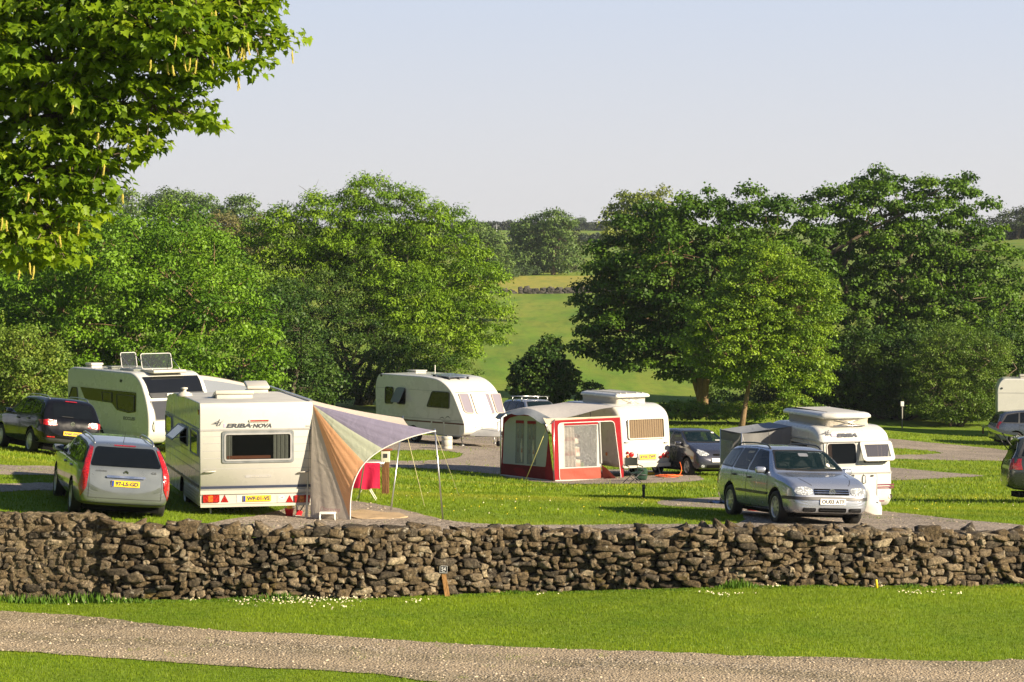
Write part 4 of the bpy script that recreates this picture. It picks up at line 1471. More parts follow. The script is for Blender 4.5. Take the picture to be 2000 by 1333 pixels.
def decal(mb, bvh, pts, axis, off=.005, m=0, step=.07, limit=None):
    """thin skin laid onto the bodywork: 2-D outline thrown along an axis onto the hull"""
    d, org = AX[axis]
    bm = bmesh.new()
    P3 = [Vector((p[0], p[1], 0)) for p in pts]
    vs = [bm.verts.new(p) for p in P3]
    for t in tessellate_polygon([P3]):
        try: bm.faces.new([vs[i] for i in t])
        except ValueError: pass
    for ax in (0, 1):
        lo = min(p[ax] for p in P3); hi = max(p[ax] for p in P3)
        c = math.floor(lo / step) * step + step * .37
        while c < hi:
            if c > lo:
                co = Vector((0, 0, 0)); co[ax] = c; no = Vector((0, 0, 0)); no[ax] = 1
                bmesh.ops.bisect_plane(bm, geom=bm.verts[:] + bm.edges[:] + bm.faces[:], plane_co=co, plane_no=no, dist=1e-6)
            c += step
    out = []; ok = []
    for i, v in enumerate(bm.verts):
        v.index = i
        o = org(v.co.x, v.co.y)
        hit = bvh.ray_cast(o, -d)
        if hit[0] is None:
            loc, nr, _, _ = bvh.find_nearest(o - d * 8.2)
            hit = (loc, nr)
        n = hit[1] if hit[1].dot(d) > 0 else -hit[1]
        out.append(hit[0] + n * off * .6 + d * off * .6)
    mb.add(out, [[v.index for v in f.verts] for f in bm.faces], m, True)
    bm.free()


def mir(p): return [(-a, b) for a, b in p]


def oval(cx, cz, rx, rz, n=18, p=2.0):
    out = []
    for i in range(n):
        t = 2 * PI * i / n
        c, s = math.cos(t), math.sin(t)
        out.append((cx + rx * math.copysign(abs(c) ** (2 / p), c), cz + rz * math.copysign(abs(s) ** (2 / p), s)))
    return out


def wheel(parent, x, y, r, side, style=7, w=.2, rim_r=None, rimm=None, name='wheel'):
    """side = +1 when the outer face looks to +y"""
    rim_r = rim_r or r * .68
    mb = MB()
    prof = [(rim_r * .98, -w / 2 + .01), (r * .93, -w / 2), (r * .99, -w / 2 + .03), (r, -w / 4), (r, w / 4), (r * .99, w / 2 - .03), (r * .93, w / 2), (rim_r * .98, w / 2 - .01), (rim_r * .96, w / 2 - .05)]
    Mx = Matrix.Translation((x, y, r)) @ Matrix.Scale(side, 4, (0, 1, 0))
    mb.lathe(prof, 28, 0, 'y', Mx)
    o = mb.build(name, M_BLACK, parent)
    mb = MB()
    d = w / 2 - .035
    mb.lathe([(.0, d - .09), (rim_r * .96, d - .09)], 28, 1, 'y', Mx)
    mb.lathe([(rim_r * .99, d + .02), (rim_r * .93, d + .028), (rim_r * .86, d + .012), (rim_r * .84, d - .06)], 28, 0, 'y', Mx)
    mb.lathe([(0, d + .022), (rim_r * .13, d + .022), (rim_r * .2, d + .012), (rim_r * .22, d - .05)], 16, 0, 'y', Mx)
    for k in range(style):
        a = 2 * PI * k / style + .3
        ca, sa = math.cos(a), math.sin(a)
        p0 = rim_r * .17; p1 = rim_r * .88; hw0 = rim_r * .10; hw1 = rim_r * (.14 if style < 8 else .09)
        q = [(p0, -hw0), (p1, -hw1), (p1, hw1), (p0, hw0)]
        top = [Mx @ Vector((u * ca - v * sa, d + .006 + .012 * (1 - abs(u) / rim_r), u * sa + v * ca)) for u, v in q]
        bot = [Mx @ Vector((u * ca - v * sa, d - .04, u * sa + v * ca)) for u, v in q]
        mb.add(top + bot, [(0, 1, 2, 3), (0, 4, 5, 1), (3, 2, 6, 7), (1, 5, 6, 2), (0, 3, 7, 4)], 0)
    mb.build('rim', [rimm or M_RIM, M_VOID], o)
    return o


PLATE_FONT_BOLD = .02


def number_plate(parent, fc, a, b, w, h, text, mat, band=False, lab=None):
    mb = MB()
    plate(mb, fc, rrect(a - w / 2, b - h / 2, a + w / 2, b + h / 2, .008), -.02, .012, 0)
    x0 = a - w / 2
    if band:
        plate(mb, fc, rrect(x0 + .003, b - h / 2 + .003, x0 + .045, b + h / 2 - .003, .004), .012, .0135, 2)
        x0 += .045
    lettering(mb, fc, text, x0 + .025, b - h * .35, a + w / 2 - .025, b + h * .35, .0145, 1, .045)
    return mb.build('number_plate', [mat, M_INK, M_BLUE], parent, False)


M_GLASSC = glass_dark('green_cabin_glass', (.006, .016, .015), .42)


def place_car(name, label, mid, heading, wb, group='cars parked on the campsite'):
    """mid = ground point under the middle of the wheelbase; heading in radians (front direction)"""
    d = Vector((math.cos(heading), math.sin(heading), 0))
    mid = Vector((mid[0], mid[1], 0))
    f = mid + d * wb / 2; r = mid - d * wb / 2
    zf, zr = gz(f.x, f.y), gz(r.x, r.y)
    s = Vector((-d.y, d.x, 0)) * .72
    zl = (gz((f + s).x, (f + s).y) + gz((r + s).x, (r + s).y)) / 2; zq = (gz((f - s).x, (f - s).y) + gz((r - s).x, (r - s).y)) / 2
    return thing(name, (mid[0], mid[1], (zl + zq) / 2 - .012), label, 'car', heading, group, pitch=-math.atan2(zf - zr, wb), roll=math.atan2(zl - zq, 1.44))


def clean(cm):
    b2 = bmesh.new(); b2.from_mesh(cm); bmesh.ops.remove_doubles(b2, verts=b2.verts, dist=1e-4); bmesh.ops.recalc_face_normals(b2, faces=b2.faces); b2.to_mesh(cm); b2.free()
    return cm


def cut_cabin(me, S, K, mats):
    """hollows the cabin out of the body and opens the windows"""
    L, W, H = S['L'], S['W'], S['H']
    def prism(pts, f0, f1):
        mb = MB(); a = [f0(p) for p in pts]; b = [f1(p) for p in pts]; n = len(pts)
        mb.poly(a, 1); mb.poly(b, 1); mb.add(a + b, [(i, (i + 1) % n, n + (i + 1) % n, n + i) for i in range(n)], 1)
        return clean(mb.mesh('cut', mats))
    cuts = []
    for pl in S['sides']:
        q = inset(rpoly(pl, .03), .012)
        cuts.append(prism(q, lambda p: Vector((p[0], -(W / 2 + .2), p[1])), lambda p: Vector((p[0], W / 2 + .2, p[1]))))
    a, b, c, d = S['screen']
    q = inset(rpoly([(-a, c), (a, c), (b, d), (-b, d)], .05), .012)
    cuts.append(prism(q, lambda p: Vector((S['xt'] - 1.55, p[0], p[1])), lambda p: Vector((S['xc'] + .6, p[0], p[1]))))
    a, b, c, d = S['rearscr']
    q = inset(rpoly([(-a, c), (a, c), (b, d), (-b, d)], .05), .012)
    cuts.append(prism(q, lambda p: Vector((S['xt'] - 1.35, p[0] * .98, p[1] + .004)), lambda p: Vector((-L / 2 - .3, p[0], p[1]))))
    for cm in cuts:
        for kw in (dict(solver='EXACT'), dict(solver='EXACT', use_self=True), dict(solver='FAST')):
            r = evaluated(me, [('BOOLEAN', dict(cutter=cm, operation='DIFFERENCE', **kw))])
            if len(r.polygons) > .6 * len(me.polygons): me = r; break
        else: print('cut failed')
    return me


def furnish(t, S):
    """seats, dashboard and steering wheel"""
    fab = cloth('seat_cloth', (.055, .058, .065), 0, 20)
    for y in (-.36, .36):
        mb = MB(); x = S['xt'] - .42
        mb.rbox((x - .28, y - .25, .50), (x + .26, y + .25, .64), .06, 0)
        mb.rbox((-.08, -.24, 0), (.06, .24, .62), .06, 0, Matrix.Translation((x - .26, y, .60)) @ Matrix.Rotation(-.25, 4, 'Y'))
        mb.rbox((-.06, -.13, .66), (.05, .13, .84), .04, 0, Matrix.Translation((x - .26, y, .60)) @ Matrix.Rotation(-.22, 4, 'Y'))
        mb.build('seat', fab, t)
    x = S['xt'] - 1.25
    mb = MB(); mb.rbox((x - .2, -.6, .48), (x + .3, .6, .62), .06, 0); mb.rbox((-.08, -.6, 0), (.06, .6, .56), .06, 0, Matrix.Translation((x - .2, 0, .58)) @ Matrix.Rotation(-.3, 4, 'Y'))
    for y in (-.36, .36): mb.rbox((-.05, -.12, .58), (.05, .12, .72), .03, 0, Matrix.Translation((x - .2, y, .58)) @ Matrix.Rotation(-.3, 4, 'Y'))
    mb.build('rear_seat', fab, t)
    mb = MB(); mb.rbox((S['xc'] - .62, -W_in(S), .72), (S['xc'] - .14, W_in(S), S['hood'] - .10), .06, 0); mb.build('dashboard', M_DGREY, t)
    mb = MB(); c = Vector((S['xc'] - .68, -.36, S['hood'] - .03)); P = [c + Vector((.06 * math.sin(a) , .19 * math.cos(a), .18 * math.sin(a))) for a in [2 * PI * i / 20 for i in range(21)]]
    mb.tube(P, .016, 6); mb.tube([c + Vector((0, -.18, 0)), c + Vector((0, .18, 0))], .016, 6); mb.build('steering_wheel', M_BLACK, t)


def W_in(S): return S['W'] / 2 - .13


def inset(poly, d):
    n = len(poly); out = []
    A = sum(poly[i][0] * poly[(i + 1) % n][1] - poly[(i + 1) % n][0] * poly[i][1] for i in range(n))
    sg = 1 if A > 0 else -1
    for i in range(n):
        a, b, c = (Vector(poly[(i + k) % n]).to_2d() for k in (-1, 0, 1))
        e1 = (b - a); e2 = (c - b)
        e1 = e1.normalized() if e1.length > 1e-9 else Vector((1, 0)); e2 = e2.normalized() if e2.length > 1e-9 else e1
        n1 = Vector((-e1.y, e1.x)) * sg; n2 = Vector((-e2.y, e2.x)) * sg
        m = (n1 + n2); m = m.normalized() if m.length > 1e-6 else n1
        k = max(.45, m.dot(n1))
        q = b + m * d / k
        out.append((q.x, q.y))
    return out


def car(t, S, pm):
    """bodywork, glass and wheels of one car; S holds its measures"""
    L, W, H = S['L'], S['W'], S['H']
    K = car_keys(L, W, H, S['belt'], S['hood'], S['xc'], S['xt'], S['xrr'], nose=S.get('nose', 0), tumble=S.get('tumble', .27))
    hull = car_hull(K, L, S.get('lift', 0))
    me = hull.mesh('body', [pm, M_VOID])
    bm = bmesh.new(); bm.from_mesh(me); bmesh.ops.recalc_face_normals(bm, faces=bm.faces); bm.to_mesh(me); bm.free()
    me = evaluated(me, [('SUBSURF', dict(levels=2, render_levels=2))])
    smooth_bvh = bvh_of(me)
    r = S['wr']; af, ar = S['af'], S['ar']
    for ax in (af, ar):
        for sd in (1, -1):
            c = MB()
            c.lathe([(0, -.36), (r + .055, -.36), (r + .055, .30), (0, .30)], 28, 1, 'y', Matrix.Translation((ax, sd * W / 2, r + .015)), True)
            cm = c.mesh('cut', [pm, M_VOID])
            b2 = bmesh.new(); b2.from_mesh(cm); bmesh.ops.remove_doubles(b2, verts=b2.verts, dist=1e-4); bmesh.ops.recalc_face_normals(b2, faces=b2.faces); b2.to_mesh(cm); b2.free()
            me = evaluated(me, [('BOOLEAN', dict(cutter=cm, operation='DIFFERENCE', solver='EXACT'))])
    if S.get('cabin'):
        me = cut_cabin(me, S, K, [pm, M_VOID])
    body = link('body', me, t)
    bv = smooth_bvh
    if S.get('cabin'): furnish(t, S)
    zb_, zt_ = S['belt'] + .03, H - .095
    # side glass
    for ax in ('y+', 'y-'):
        mb = MB()
        for pl in S['sides']: decal(mb, bv, rpoly(pl, .03), ax, .010, 0)
        fr = MB()
        if not S.get('cabin'): decal(fr, bv, rpoly(S['dlo'], .05), ax, .006, 0)
        else:
            for pl in S['sides']:
                q = rpoly(pl, .03); q2 = inset(q, -.016); q1 = inset(q, .012); nq = len(q)
                for i in range(nq): decal(fr, bv, [q2[i], q2[(i + 1) % nq], q1[(i + 1) % nq], q1[i]], ax, .006, 0, .2)
        fr.build('window_surround', S.get('surround', M_DGREY), t, False)
        mb.build('side_window', M_GLASSC if S.get('cabin') else M_GLASS, t, False)
        if S.get('strip'):
            st = MB()
            z = S['strip']
            decal(st, bv, [(ar + r + .1, z - .025), (af - r - .1, z - .03), (af - r - .1, z + .02), (ar + r + .1, z + .025)], ax, .022, 0, .1)
            st.build('rubbing_strip', M_DGREY, t, False)
        sm = MB()
        for x0, z0, x1, z1 in S['seams']:
            dx, dz = x1 - x0, z1 - z0; ll = math.hypot(dx, dz); nx, nz = -dz / ll * .006, dx / ll * .006
            decal(sm, bv, [(x0 - nx, z0 - nz), (x1 - nx, z1 - nz), (x1 + nx, z1 + nz), (x0 + nx, z0 + nz)], ax, .004, 0, .1)
        sm.build('door_seam', M_BLACK, t, False)
        for hx, hz in S['handles']:
            h = MB(); d, og = AX[ax]
            hit = bv.ray_cast(og(hx, hz), -d)[0]
            h.rbox((hx - .09, -.02, hz - .02), (hx + .09, .02, hz + .02), .012, 0, Matrix.Translation((0, hit.y + d.y * .012, 0)))
            h.build('door_handle', S.get('handlem', M_DGREY), t)
        # mirrors
        mr = MB(); sg = 1 if ax == 'y+' else -1
        mx, mz = S['mirror']
        y0 = W / 2 * .93
        Mm = Matrix.Translation((mx, sg * (y0 + .10), mz)) @ Matrix.Rotation(sg * .18, 4, 'Z')
        mr.rbox((-.05, -.105, -.065), (.075, .105, .065), .045, 0, Mm)
        mr.rbox((-.055, -.09, -.05), (-.045, .09, .05), .004, 1, Mm)
        mr.box((mx - .03, min(sg * (y0 - .08), sg * (y0 + .03)), mz - .07), (mx + .04, max(sg * (y0 - .08), sg * (y0 + .03)), mz - .03), 2)
        mr.build('wing_mirror', [pm, M_CHROME, M_DGREY], t)
        for px_ in (af, ar):
            wheel(t, px_, sg * (W / 2 - .115), r, sg, S.get('spokes', 7), .21, None, S.get('rimm'))
    # windscreen and tailgate window
    mb = MB(); fr = MB()
    wb0, wb1, zw0, zw1 = S['screen']
    scr = lambda k: rpoly([(-wb0 - k, zw0 - k), (0, zw0 - k - .015), (wb0 + k, zw0 - k), (wb1 + k, zw1 + k), (0, zw1 + k + .012), (-wb1 - k, zw1 + k)], .05)
    if S.get('cabin'):
        q2, q1 = scr(.022), scr(-.012); nq = len(q1)
        for i in range(nq): decal(fr, bv, [q2[i], q2[(i + 1) % nq], q1[(i + 1) % nq], q1[i]], 'x+', .006, 0, .2)
    else: decal(fr, bv, scr(.022), 'x+', .006, 0, .09)
    fr.build('screen_seal', M_BLACK, t, False)
    decal(mb, bv, scr(0), 'x+', .011, 0, .09); mb.build('windscreen', M_GLASSC if S.get('cabin') else M_GLASSG, t, False)
    mb = MB()
    wb0, wb1, zw0, zw1 = S['rearscr']
    decal(mb, bv, rpoly([(-wb0, zw0), (wb0, zw0), (wb1, zw1), (-wb1, zw1)], .06), 'x-', .011, 0, .09)
    mb.build('rear_window', M_GLASSC if S.get('cabin') else M_GLASS, t, False)
    # lamps
    for s in (1, -1):
        f = (lambda p: p) if s == 1 else mir
        if S.get('headlight'):
            mb = MB(); decal(mb, bv, f(S['headlight']), 'x+', .012, 0, .05); mb.build('headlight', M_CLEAR, t, False)
        if S.get('tail'):
            mb = MB(); decal(mb, bv, f(S['tail']), 'x-', .012, 0, .06); mb.build('tail_light', M_RED, t, False)
    for nm, ax, pl, mt, off in S.get('extra', []):
        mb = MB()
        for p in (pl if isinstance(pl[0], list) else [pl]): decal(mb, bv, p, ax, off, 0, .06)
        mb.build(nm, mt, t, False)
    if S.get('rails'):
        x0, x1, yy = S['rails']
        for s in (1, -1):
            mb = MB()
            P = []
            for k in range(15):
                f = k / 14; x = x0 + (x1 - x0) * f
                hz = bv.ray_cast(Vector((x, s * yy, 9)), Vector((0, 0, -1)))[0].z
                up = .055 * min(1, math.sin(PI * min(max(f, .0), 1)) * 3.2)
                P.append((x, s * yy, hz + up))
            mb.tube(P, .016, 8)
            mb.build('roof_rail', S.get('railm', M_DGREY), t, False)
    # underside
    mb = MB(); mb.box((-L / 2 + .3, -W / 2 + .2, .16), (L / 2 - .3, W / 2 - .2, .3)); mb.build('underbody', M_VOID, t)
    return bv


def front_face(t, x): return Face(t, (x, 0, 0), (0, 1, 0), (0, 0, 1))     # seen from ahead: u to the car's left


def rear_face(t, x): return Face(t, (x, 0, 0), (0, -1, 0), (0, 0, 1))


P_SILV = paint('silver_blue_paint', (.40, .43, .50), .7, .26)
P_SILV2 = paint('silver_green_paint', (.19, .21, .22), .6, .30)
P_BLK = paint('black_paint', (.004, .004, .005), .0, .10, .35, .25)
P_GRAPH = paint('graphite_paint', (.045, .047, .065), .5, .26)
P_MPV = paint('blue_grey_paint', (.06, .075, .11), .5, .28)
P_SUV = paint('dark_olive_paint', (.035, .042, .040), .4, .26)

# --- silver estate facing the camera on the right
h_ = math.atan2(-2.4, .67)

G = place_car('estate_car', 'silver estate car facing the camera with black roof rails and white number plate', (5.53, 53.0, 0), h_, 2.51)
S = dict(cabin=1, L=4.40, W=1.735, H=1.475, belt=.93, hood=1.0, xc=1.03, xt=.42, xrr=-1.72, wr=.315, af=1.33, ar=-1.18, tumble=.275,
         sides=[[(.82, .975), (.30, 1.345), (-.17, 1.375), (-.21, .985)], [(-.30, .985), (-.26, 1.375), (-1.0, 1.37), (-1.08, .995)], [(-1.18, .995), (-1.09, 1.365), (-1.62, 1.325), (-1.90, 1.02)]],
         dlo=[(.90, .95), (.33, 1.365), (-.2, 1.40), (-1.1, 1.39), (-1.66, 1.345), (-1.98, .99), (-1.0, .96)],
         seams=[(-.25, .32, -.25, .96), (.92, .35, .90, .92), (-1.13, .70, -1.13, .96), (-.25, .28, .85, .28), (-.95, .28, -.25, .28)], handles=[(-.08, .83), (-.95, .85)], mirror=(.66, 1.0), strip=.56,
         screen=(.69, .535, 1.045, 1.365), rearscr=(.60, .50, 1.0, 1.33), rails=(-1.6, .22, .53), spokes=9,
         headlight=oval(.56, .665, .175, .078, 20, 2.6), tail=[(.62, .62), (.82, .62), (.80, .92), (.64, .92)],
         extra=[('bonnet_seam', 'x+', [[(.37, .77), (.385, .77), (.62, .96), (.605, .96)], [(-.37, .77), (-.385, .77), (-.62, .96), (-.605, .96)]], M_DGREY, .004),
                ('bumper_strip', 'x+', [(-.84, .50), (.84, .50), (.84, .56), (-.84, .56)], M_DGREY, .016),
                ('lower_grille', 'x+', [rrect(-.28, .275, .28, .355, .02), rrect(.34, .28, .60, .35, .02), rrect(-.60, .28, -.34, .35, .02)], M_VOID, .012),
                ('front_spoiler', 'x+', [(-.78, .20), (.78, .20), (.74, .245), (-.74, .245)], M_DGREY, .012),
                ('fog_grille_bars', 'x+', [rrect(.36, .30, .58, .307, .002), rrect(.36, .325, .58, .332, .002), rrect(-.58, .30, -.36, .307, .002), rrect(-.58, .325, -.36, .332, .002), rrect(-.26, .31, .26, .316, .002)], M_DGREY, .02)])
bv = car(G, S, P_SILV)
mb = MB()
for k, z in enumerate((.615, .655, .695)): decal(mb, bv, rrect(-.355, z - .014, .355, z + .016, .008), 'x+', .012, 0)
mb.build('grille', M_VOID, G, False)
mb = MB()
for z in (.636, .676): decal(mb, bv, rrect(-.355, z - .008, .355, z + .006, .004), 'x+', .02, 0)
mb.build('grille_slats', M_CHROME, G, False)
xg = max(bv.ray_cast(Vector((9, 0, .655)), Vector((-1, 0, 0)))[0].x, 0)
fc = front_face(G, xg)
mb = MB()
ring(mb, fc, oval(0, .655, .062, .062, 24), oval(0, .655, .052, .052, 24), .0, .035, 0)
plate(mb, fc, oval(0, .655, .055, .055, 24), 0, .022, 1)
def strokes(mb, fc, segs, w, c, m):
    for (x0, y0), (x1, y1) in segs:
        d = math.hypot(x1 - x0, y1 - y0); nx, ny = -(y1 - y0) / d * w / 2, (x1 - x0) / d * w / 2
        plate(mb, fc, [(x0 - nx, y0 - ny), (x1 - nx, y1 - ny), (x1 + nx, y1 + ny), (x0 + nx, y0 + ny)], 0, c, m)
strokes(mb, fc, [((-.022, .70), (0, .66)), ((0, .66), (.022, .70)), ((-.042, .685), (-.018, .615)), ((-.018, .615), (0, .65)), ((0, .65), (.018, .615)), ((.018, .615), (.042, .685))], .010, .032, 0)
mb.build('badge', [M_CHROME, M_NAVY], G, False)
xg = bv.ray_cast(Vector((9, 0, .50)), Vector((-1, 0, 0)))[0].x
number_plate(G, front_face(G, xg + .02), 0, .475, .52, .111, 'OU03 ATF', M_WPL)
# interior mirror, tax disc and wipers seen at the windscreen
mb = MB(); zz = 1.30
def on_screen(bv, y, z, off=.02):
    h = bv.ray_cast(Vector((9, y, z)), Vector((-1, 0, 0)))
    return h[0] + Vector((off, 0, 0))
decal(mb, bv, rrect(-.10, 1.275, .10, 1.335, .02), 'x+', .016, 0); mb.build('rear_view_mirror', M_GALV, G, False)
mb = MB(); decal(mb, bv, oval(.43, 1.12, .035, .035, 12), 'x+', .016, 0); decal(mb, bv, rrect(.44, 1.06, .55, 1.075, .004), 'x+', .016, 0); mb.build('tax_disc', M_WPL, G, False)
for y0, y1, z1 in ((-.5, .02, 1.075), (.0, .52, 1.075)):
    mb = MB(); mb.tube([on_screen(bv, y0, 1.035), on_screen(bv, (y0 + y1) / 2, 1.05, .03), on_screen(bv, y1, z1)], .007, 5); mb.build('wiper', M_BLACK, G, False)
mb = MB(); q = bv.ray_cast(Vector((-1.2, 0, 9)), Vector((0, 0, -1)))[0]; mb.tube([q, q + Vector((-.16, 0, .33))], .006, 5, 0, True, .003); mb.build('aerial', M_BLACK, G)
# headrests and wheel behind the glass are only hinted at by the reflections

# --- silver estate seen from behind on the left
yr = 49.9; xr_ = (142.5 - CX) / F * yr; yf = 52.6; xf_ = (112.6 - CX) / F * yf
hd = math.atan2(yf - yr, xf_ - xr_)
dv = Vector((math.cos(hd), math.sin(hd), 0)); sv = Vector((dv.y, -dv.x, 0))
C5 = place_car('estate_car', 'silver estate car seen from behind with tall red tail lights and yellow plate', (Vector(((xf_ + xr_) / 2, (yf + yr) / 2, 0)) + sv * .80), hd, 2.75)
S = dict(L=4.82, W=1.78, H=1.43, belt=.95, hood=1.0, xc=1.25, xt=.45, xrr=-1.88, wr=.315, af=1.42, ar=-1.33, tumble=.26,
         sides=[[(1.0, .985), (.36, 1.305), (-.12, 1.335), (-.18, .99)], [(-.26, .99), (-.2, 1.335), (-1.05, 1.33), (-1.15, 1.0)], [(-1.23, 1.005), (-1.14, 1.325), (-1.75, 1.28), (-2.1, 1.05)]],
         dlo=[(1.06, .96), (.38, 1.33), (-.2, 1.36), (-1.1, 1.355), (-1.8, 1.31), (-2.18, 1.03), (-1.0, .965)],
         seams=[(-.22, .32, -.22, .97), (1.0, .35, 1.0, .95), (-1.2, .72, -1.18, .97)], handles=[(-.05, .86), (-1.0, .88)], mirror=(.84, 1.02), handlem=P_SILV2,
         screen=(.70, .55, 1.05, 1.32), rearscr=(.66, .54, 1.0, 1.325), rails=(-1.75, .2, .55), railm=M_ALU, spokes=7,
         headlight=oval(.6, .66, .16, .08), tail=[(.80, .42), (.715, .62), (.675, .98), (.585, 1.31), (.635, 1.335), (.735, 1.10), (.80, .88), (.845, .62)],
         extra=[('tailgate_seam', 'x-', [[(-.67, .42), (.67, .42), (.67, .428), (-.67, .428)], [(-.675, .42), (-.667, .42), (-.667, .95), (-.675, .95)], [(.675, .42), (.667, .42), (.667, .95), (.675, .95)]], M_DGREY, .004),
                ('rear_handle_bar', 'x-', rrect(-.36, .80, .36, .84, .015), M_CHROME, .03),
                ('brake_light', 'x-', rrect(-.2, 1.347, .2, 1.362, .004), M_RED, .014),
                ('bumper_underside', 'x-', [(-.80, .30), (.80, .30), (.80, .335), (-.80, .335)], M_DGREY, .012)])
bv = car(C5, S, P_SILV2)
xq = bv.ray_cast(Vector((-9, 0, .70)), Vector((1, 0, 0)))[0].x
fc = rear_face(C5, xq - .012)
number_plate(C5, fc, 0, .70, .52, .111, '97-LS-GD', M_YEL, True)
mb = MB()
xq2 = bv.ray_cast(Vector((-9, 0, .92)), Vector((1, 0, 0)))[0].x
f2 = rear_face(C5, xq2 - .006)
strokes(mb, f2, [((-.045, .885), (0, .915)), ((0, .915), (.045, .885)), ((-.045, .905), (0, .94)), ((0, .94), (.045, .905))], .014, .016, 0)
mb.build('badge', M_CHROME, C5, False)
mb = MB()
lettering(mb, f2, 'CITROEN', -.56, .905, -.36, .93, .012, 0); lettering(mb, f2, 'C5', .47, .90, .56, .94, .012, 0)
mb.build('lettering', M_DGREY, C5, False)
mb = MB(); q = bv.ray_cast(Vector((-1.6, 0, 9)), Vector((0, 0, -1)))[0]; mb.tube([q, q + Vector((-.2, 0, .2))], .006, 5, 0, True, .003); mb.build('aerial', M_BLACK, C5)

# --- black four-wheel drive at the left
yr = 73.8; xr_ = (61 - CX) / F * yr; yf = 76.1; xf_ = (4 - CX) / F * yf
hd = math.atan2(yf - yr, xf_ - xr_)
dv = Vector((math.cos(hd), math.sin(hd), 0)); sv = Vector((dv.y, -dv.x, 0))
T = place_car('off_road_car', 'glossy black off-road car parked tail towards us under the hazel with yellow plate', Vector(((xf_ + xr_) / 2, (yf + yr) / 2, 0)) + sv * .80, hd, 2.6)
S = dict(L=4.43, W=1.81, H=1.63, belt=1.04, hood=1.10, xc=1.05, xt=.35, xrr=-1.80, wr=.345, af=1.36, ar=-1.24, tumble=.26, lift=.08,
         sides=[[(.84, 1.07), (.26, 1.48), (-.2, 1.52), (-.24, 1.08)], [(-.32, 1.08), (-.28, 1.52), (-1.0, 1.50), (-1.08, 1.09)], [(-1.16, 1.10), (-1.08, 1.49), (-1.6, 1.42), (-1.8, 1.16)]],
         dlo=[(.9, 1.05), (.28, 1.50), (-.2, 1.545), (-1.1, 1.53), (-1.66, 1.45), (-1.9, 1.13), (-1.0, 1.06)],
         seams=[(-.28, .4, -.28, 1.05), (.9, .42, .9, 1.0), (-1.12, .8, -1.12, 1.06)], handles=[(-.1, .95), (-.97, .97)], mirror=(.7, 1.12), handlem=P_BLK,
         screen=(.7, .55, 1.15, 1.50), rearscr=(.60, .53, 1.08, 1.46), rails=(-1.65, .15, .56), railm=M_ALU, spokes=10, headlight=oval(.6, .78, .16, .08),
         tail=[(.44, .86), (.70, .84), (.86, .86), (.88, .98), (.70, 1.01), (.48, .99)],
         extra=[('brake_light', 'x-', rrect(-.17, 1.515, .17, 1.535, .004), M_RED, .02), ('bumper_trim', 'x-', [(-.82, .36), (.82, .36), (.82, .50), (-.82, .50)], M_DGREY, .015),
                ('reflector', 'x-', [rrect(.50, .52, .72, .55, .01), rrect(-.72, .52, -.50, .55, .01)], M_RED, .02), ('wiper', 'x-', rrect(-.02, 1.10, .3, 1.115, .004), M_BLACK, .02)])
bv = car(T, S, P_BLK)
xq = bv.ray_cast(Vector((-9, 0, .62)), Vector((1, 0, 0)))[0].x
number_plate(T, rear_face(T, xq - .02), 0, .66, .52, .111, 'RN60 EWZ', M_YEL)
xq = bv.ray_cast(Vector((-9, 0, .95)), Vector((1, 0, 0)))[0].x
mb = MB(); fc = rear_face(T, xq)
ring(mb, fc, oval(0, .93, .06, .06), oval(0, .93, .05, .05), 0, .03, 0)
strokes(mb, fc, [((-.022, .975), (0, .935)), ((0, .935), (.022, .975)), ((-.042, .96), (-.018, .89)), ((-.018, .89), (0, .925)), ((0, .925), (.018, .89)), ((.018, .89), (.042, .96))], .010, .028, 0)
mb.build('badge', M_CHROME, T, False)

# --- dark grey hatchback right of the red awning
hd = math.atan2(-.93, .37)
fw = Vector(((1347.5 - CX) / F * 84.2, 84.2, 0))
dv = Vector((math.cos(hd), math.sin(hd), 0)); sv = Vector((-dv.y, dv.x, 0))
Y_ = place_car('hatchback_car', 'small dark grey hatchback facing us between the red awning and the grey awning', fw - dv * 1.185 + sv * .72, hd, 2.37)
S = dict(cabin=1, L=3.64, W=1.66, H=1.5, belt=.96, hood=1.04, xc=.98, xt=.25, xrr=-1.35, wr=.29, af=1.12, ar=-1.25, tumble=.26, nose=.02,
         sides=[[(.82, 1.0), (.18, 1.37), (-.2, 1.40), (-.24, 1.01)], [(-.32, 1.01), (-.28, 1.40), (-.85, 1.385), (-1.1, 1.03)]],
         dlo=[(.88, .975), (.2, 1.39), (-.2, 1.425), (-.95, 1.41), (-1.22, 1.02), (-.6, .985)], seams=[(-.28, .35, -.28, .98), (.86, .35, .86, .95)], handles=[(-.1, .88), (-.85, .9)], mirror=(.62, 1.02), handlem=P_GRAPH,
         screen=(.66, .52, 1.085, 1.385), rearscr=(.5, .45, 1.05, 1.35), spokes=6, headlight=[(.30, .70), (.42, .645), (.62, .66), (.70, .76), (.64, .86), (.46, .80)],
         extra=[('grille', 'x+', rrect(-.17, .66, .17, .715, .02), M_VOID, .014), ('lower_grille', 'x+', [rrect(-.42, .28, .42, .37, .03)], M_VOID, .014), ('number_plate', 'x+', rrect(-.26, .46, .26, .57, .01), M_WPL, .03),
                ('fog_light', 'x+', [oval(.55, .33, .06, .045), oval(-.55, .33, .06, .045)], M_CLEAR, .014)])
bv = car(Y_, S, P_GRAPH)
mb = MB(); decal(mb, bv, rrect(.33, 1.11, .5, 1.13, .004), 'x+', .016, 0); decal(mb, bv, rrect(.4, 1.33, .5, 1.37, .004), 'x+', .016, 0); mb.build('windscreen_sticker', M_WPL, Y_, False)

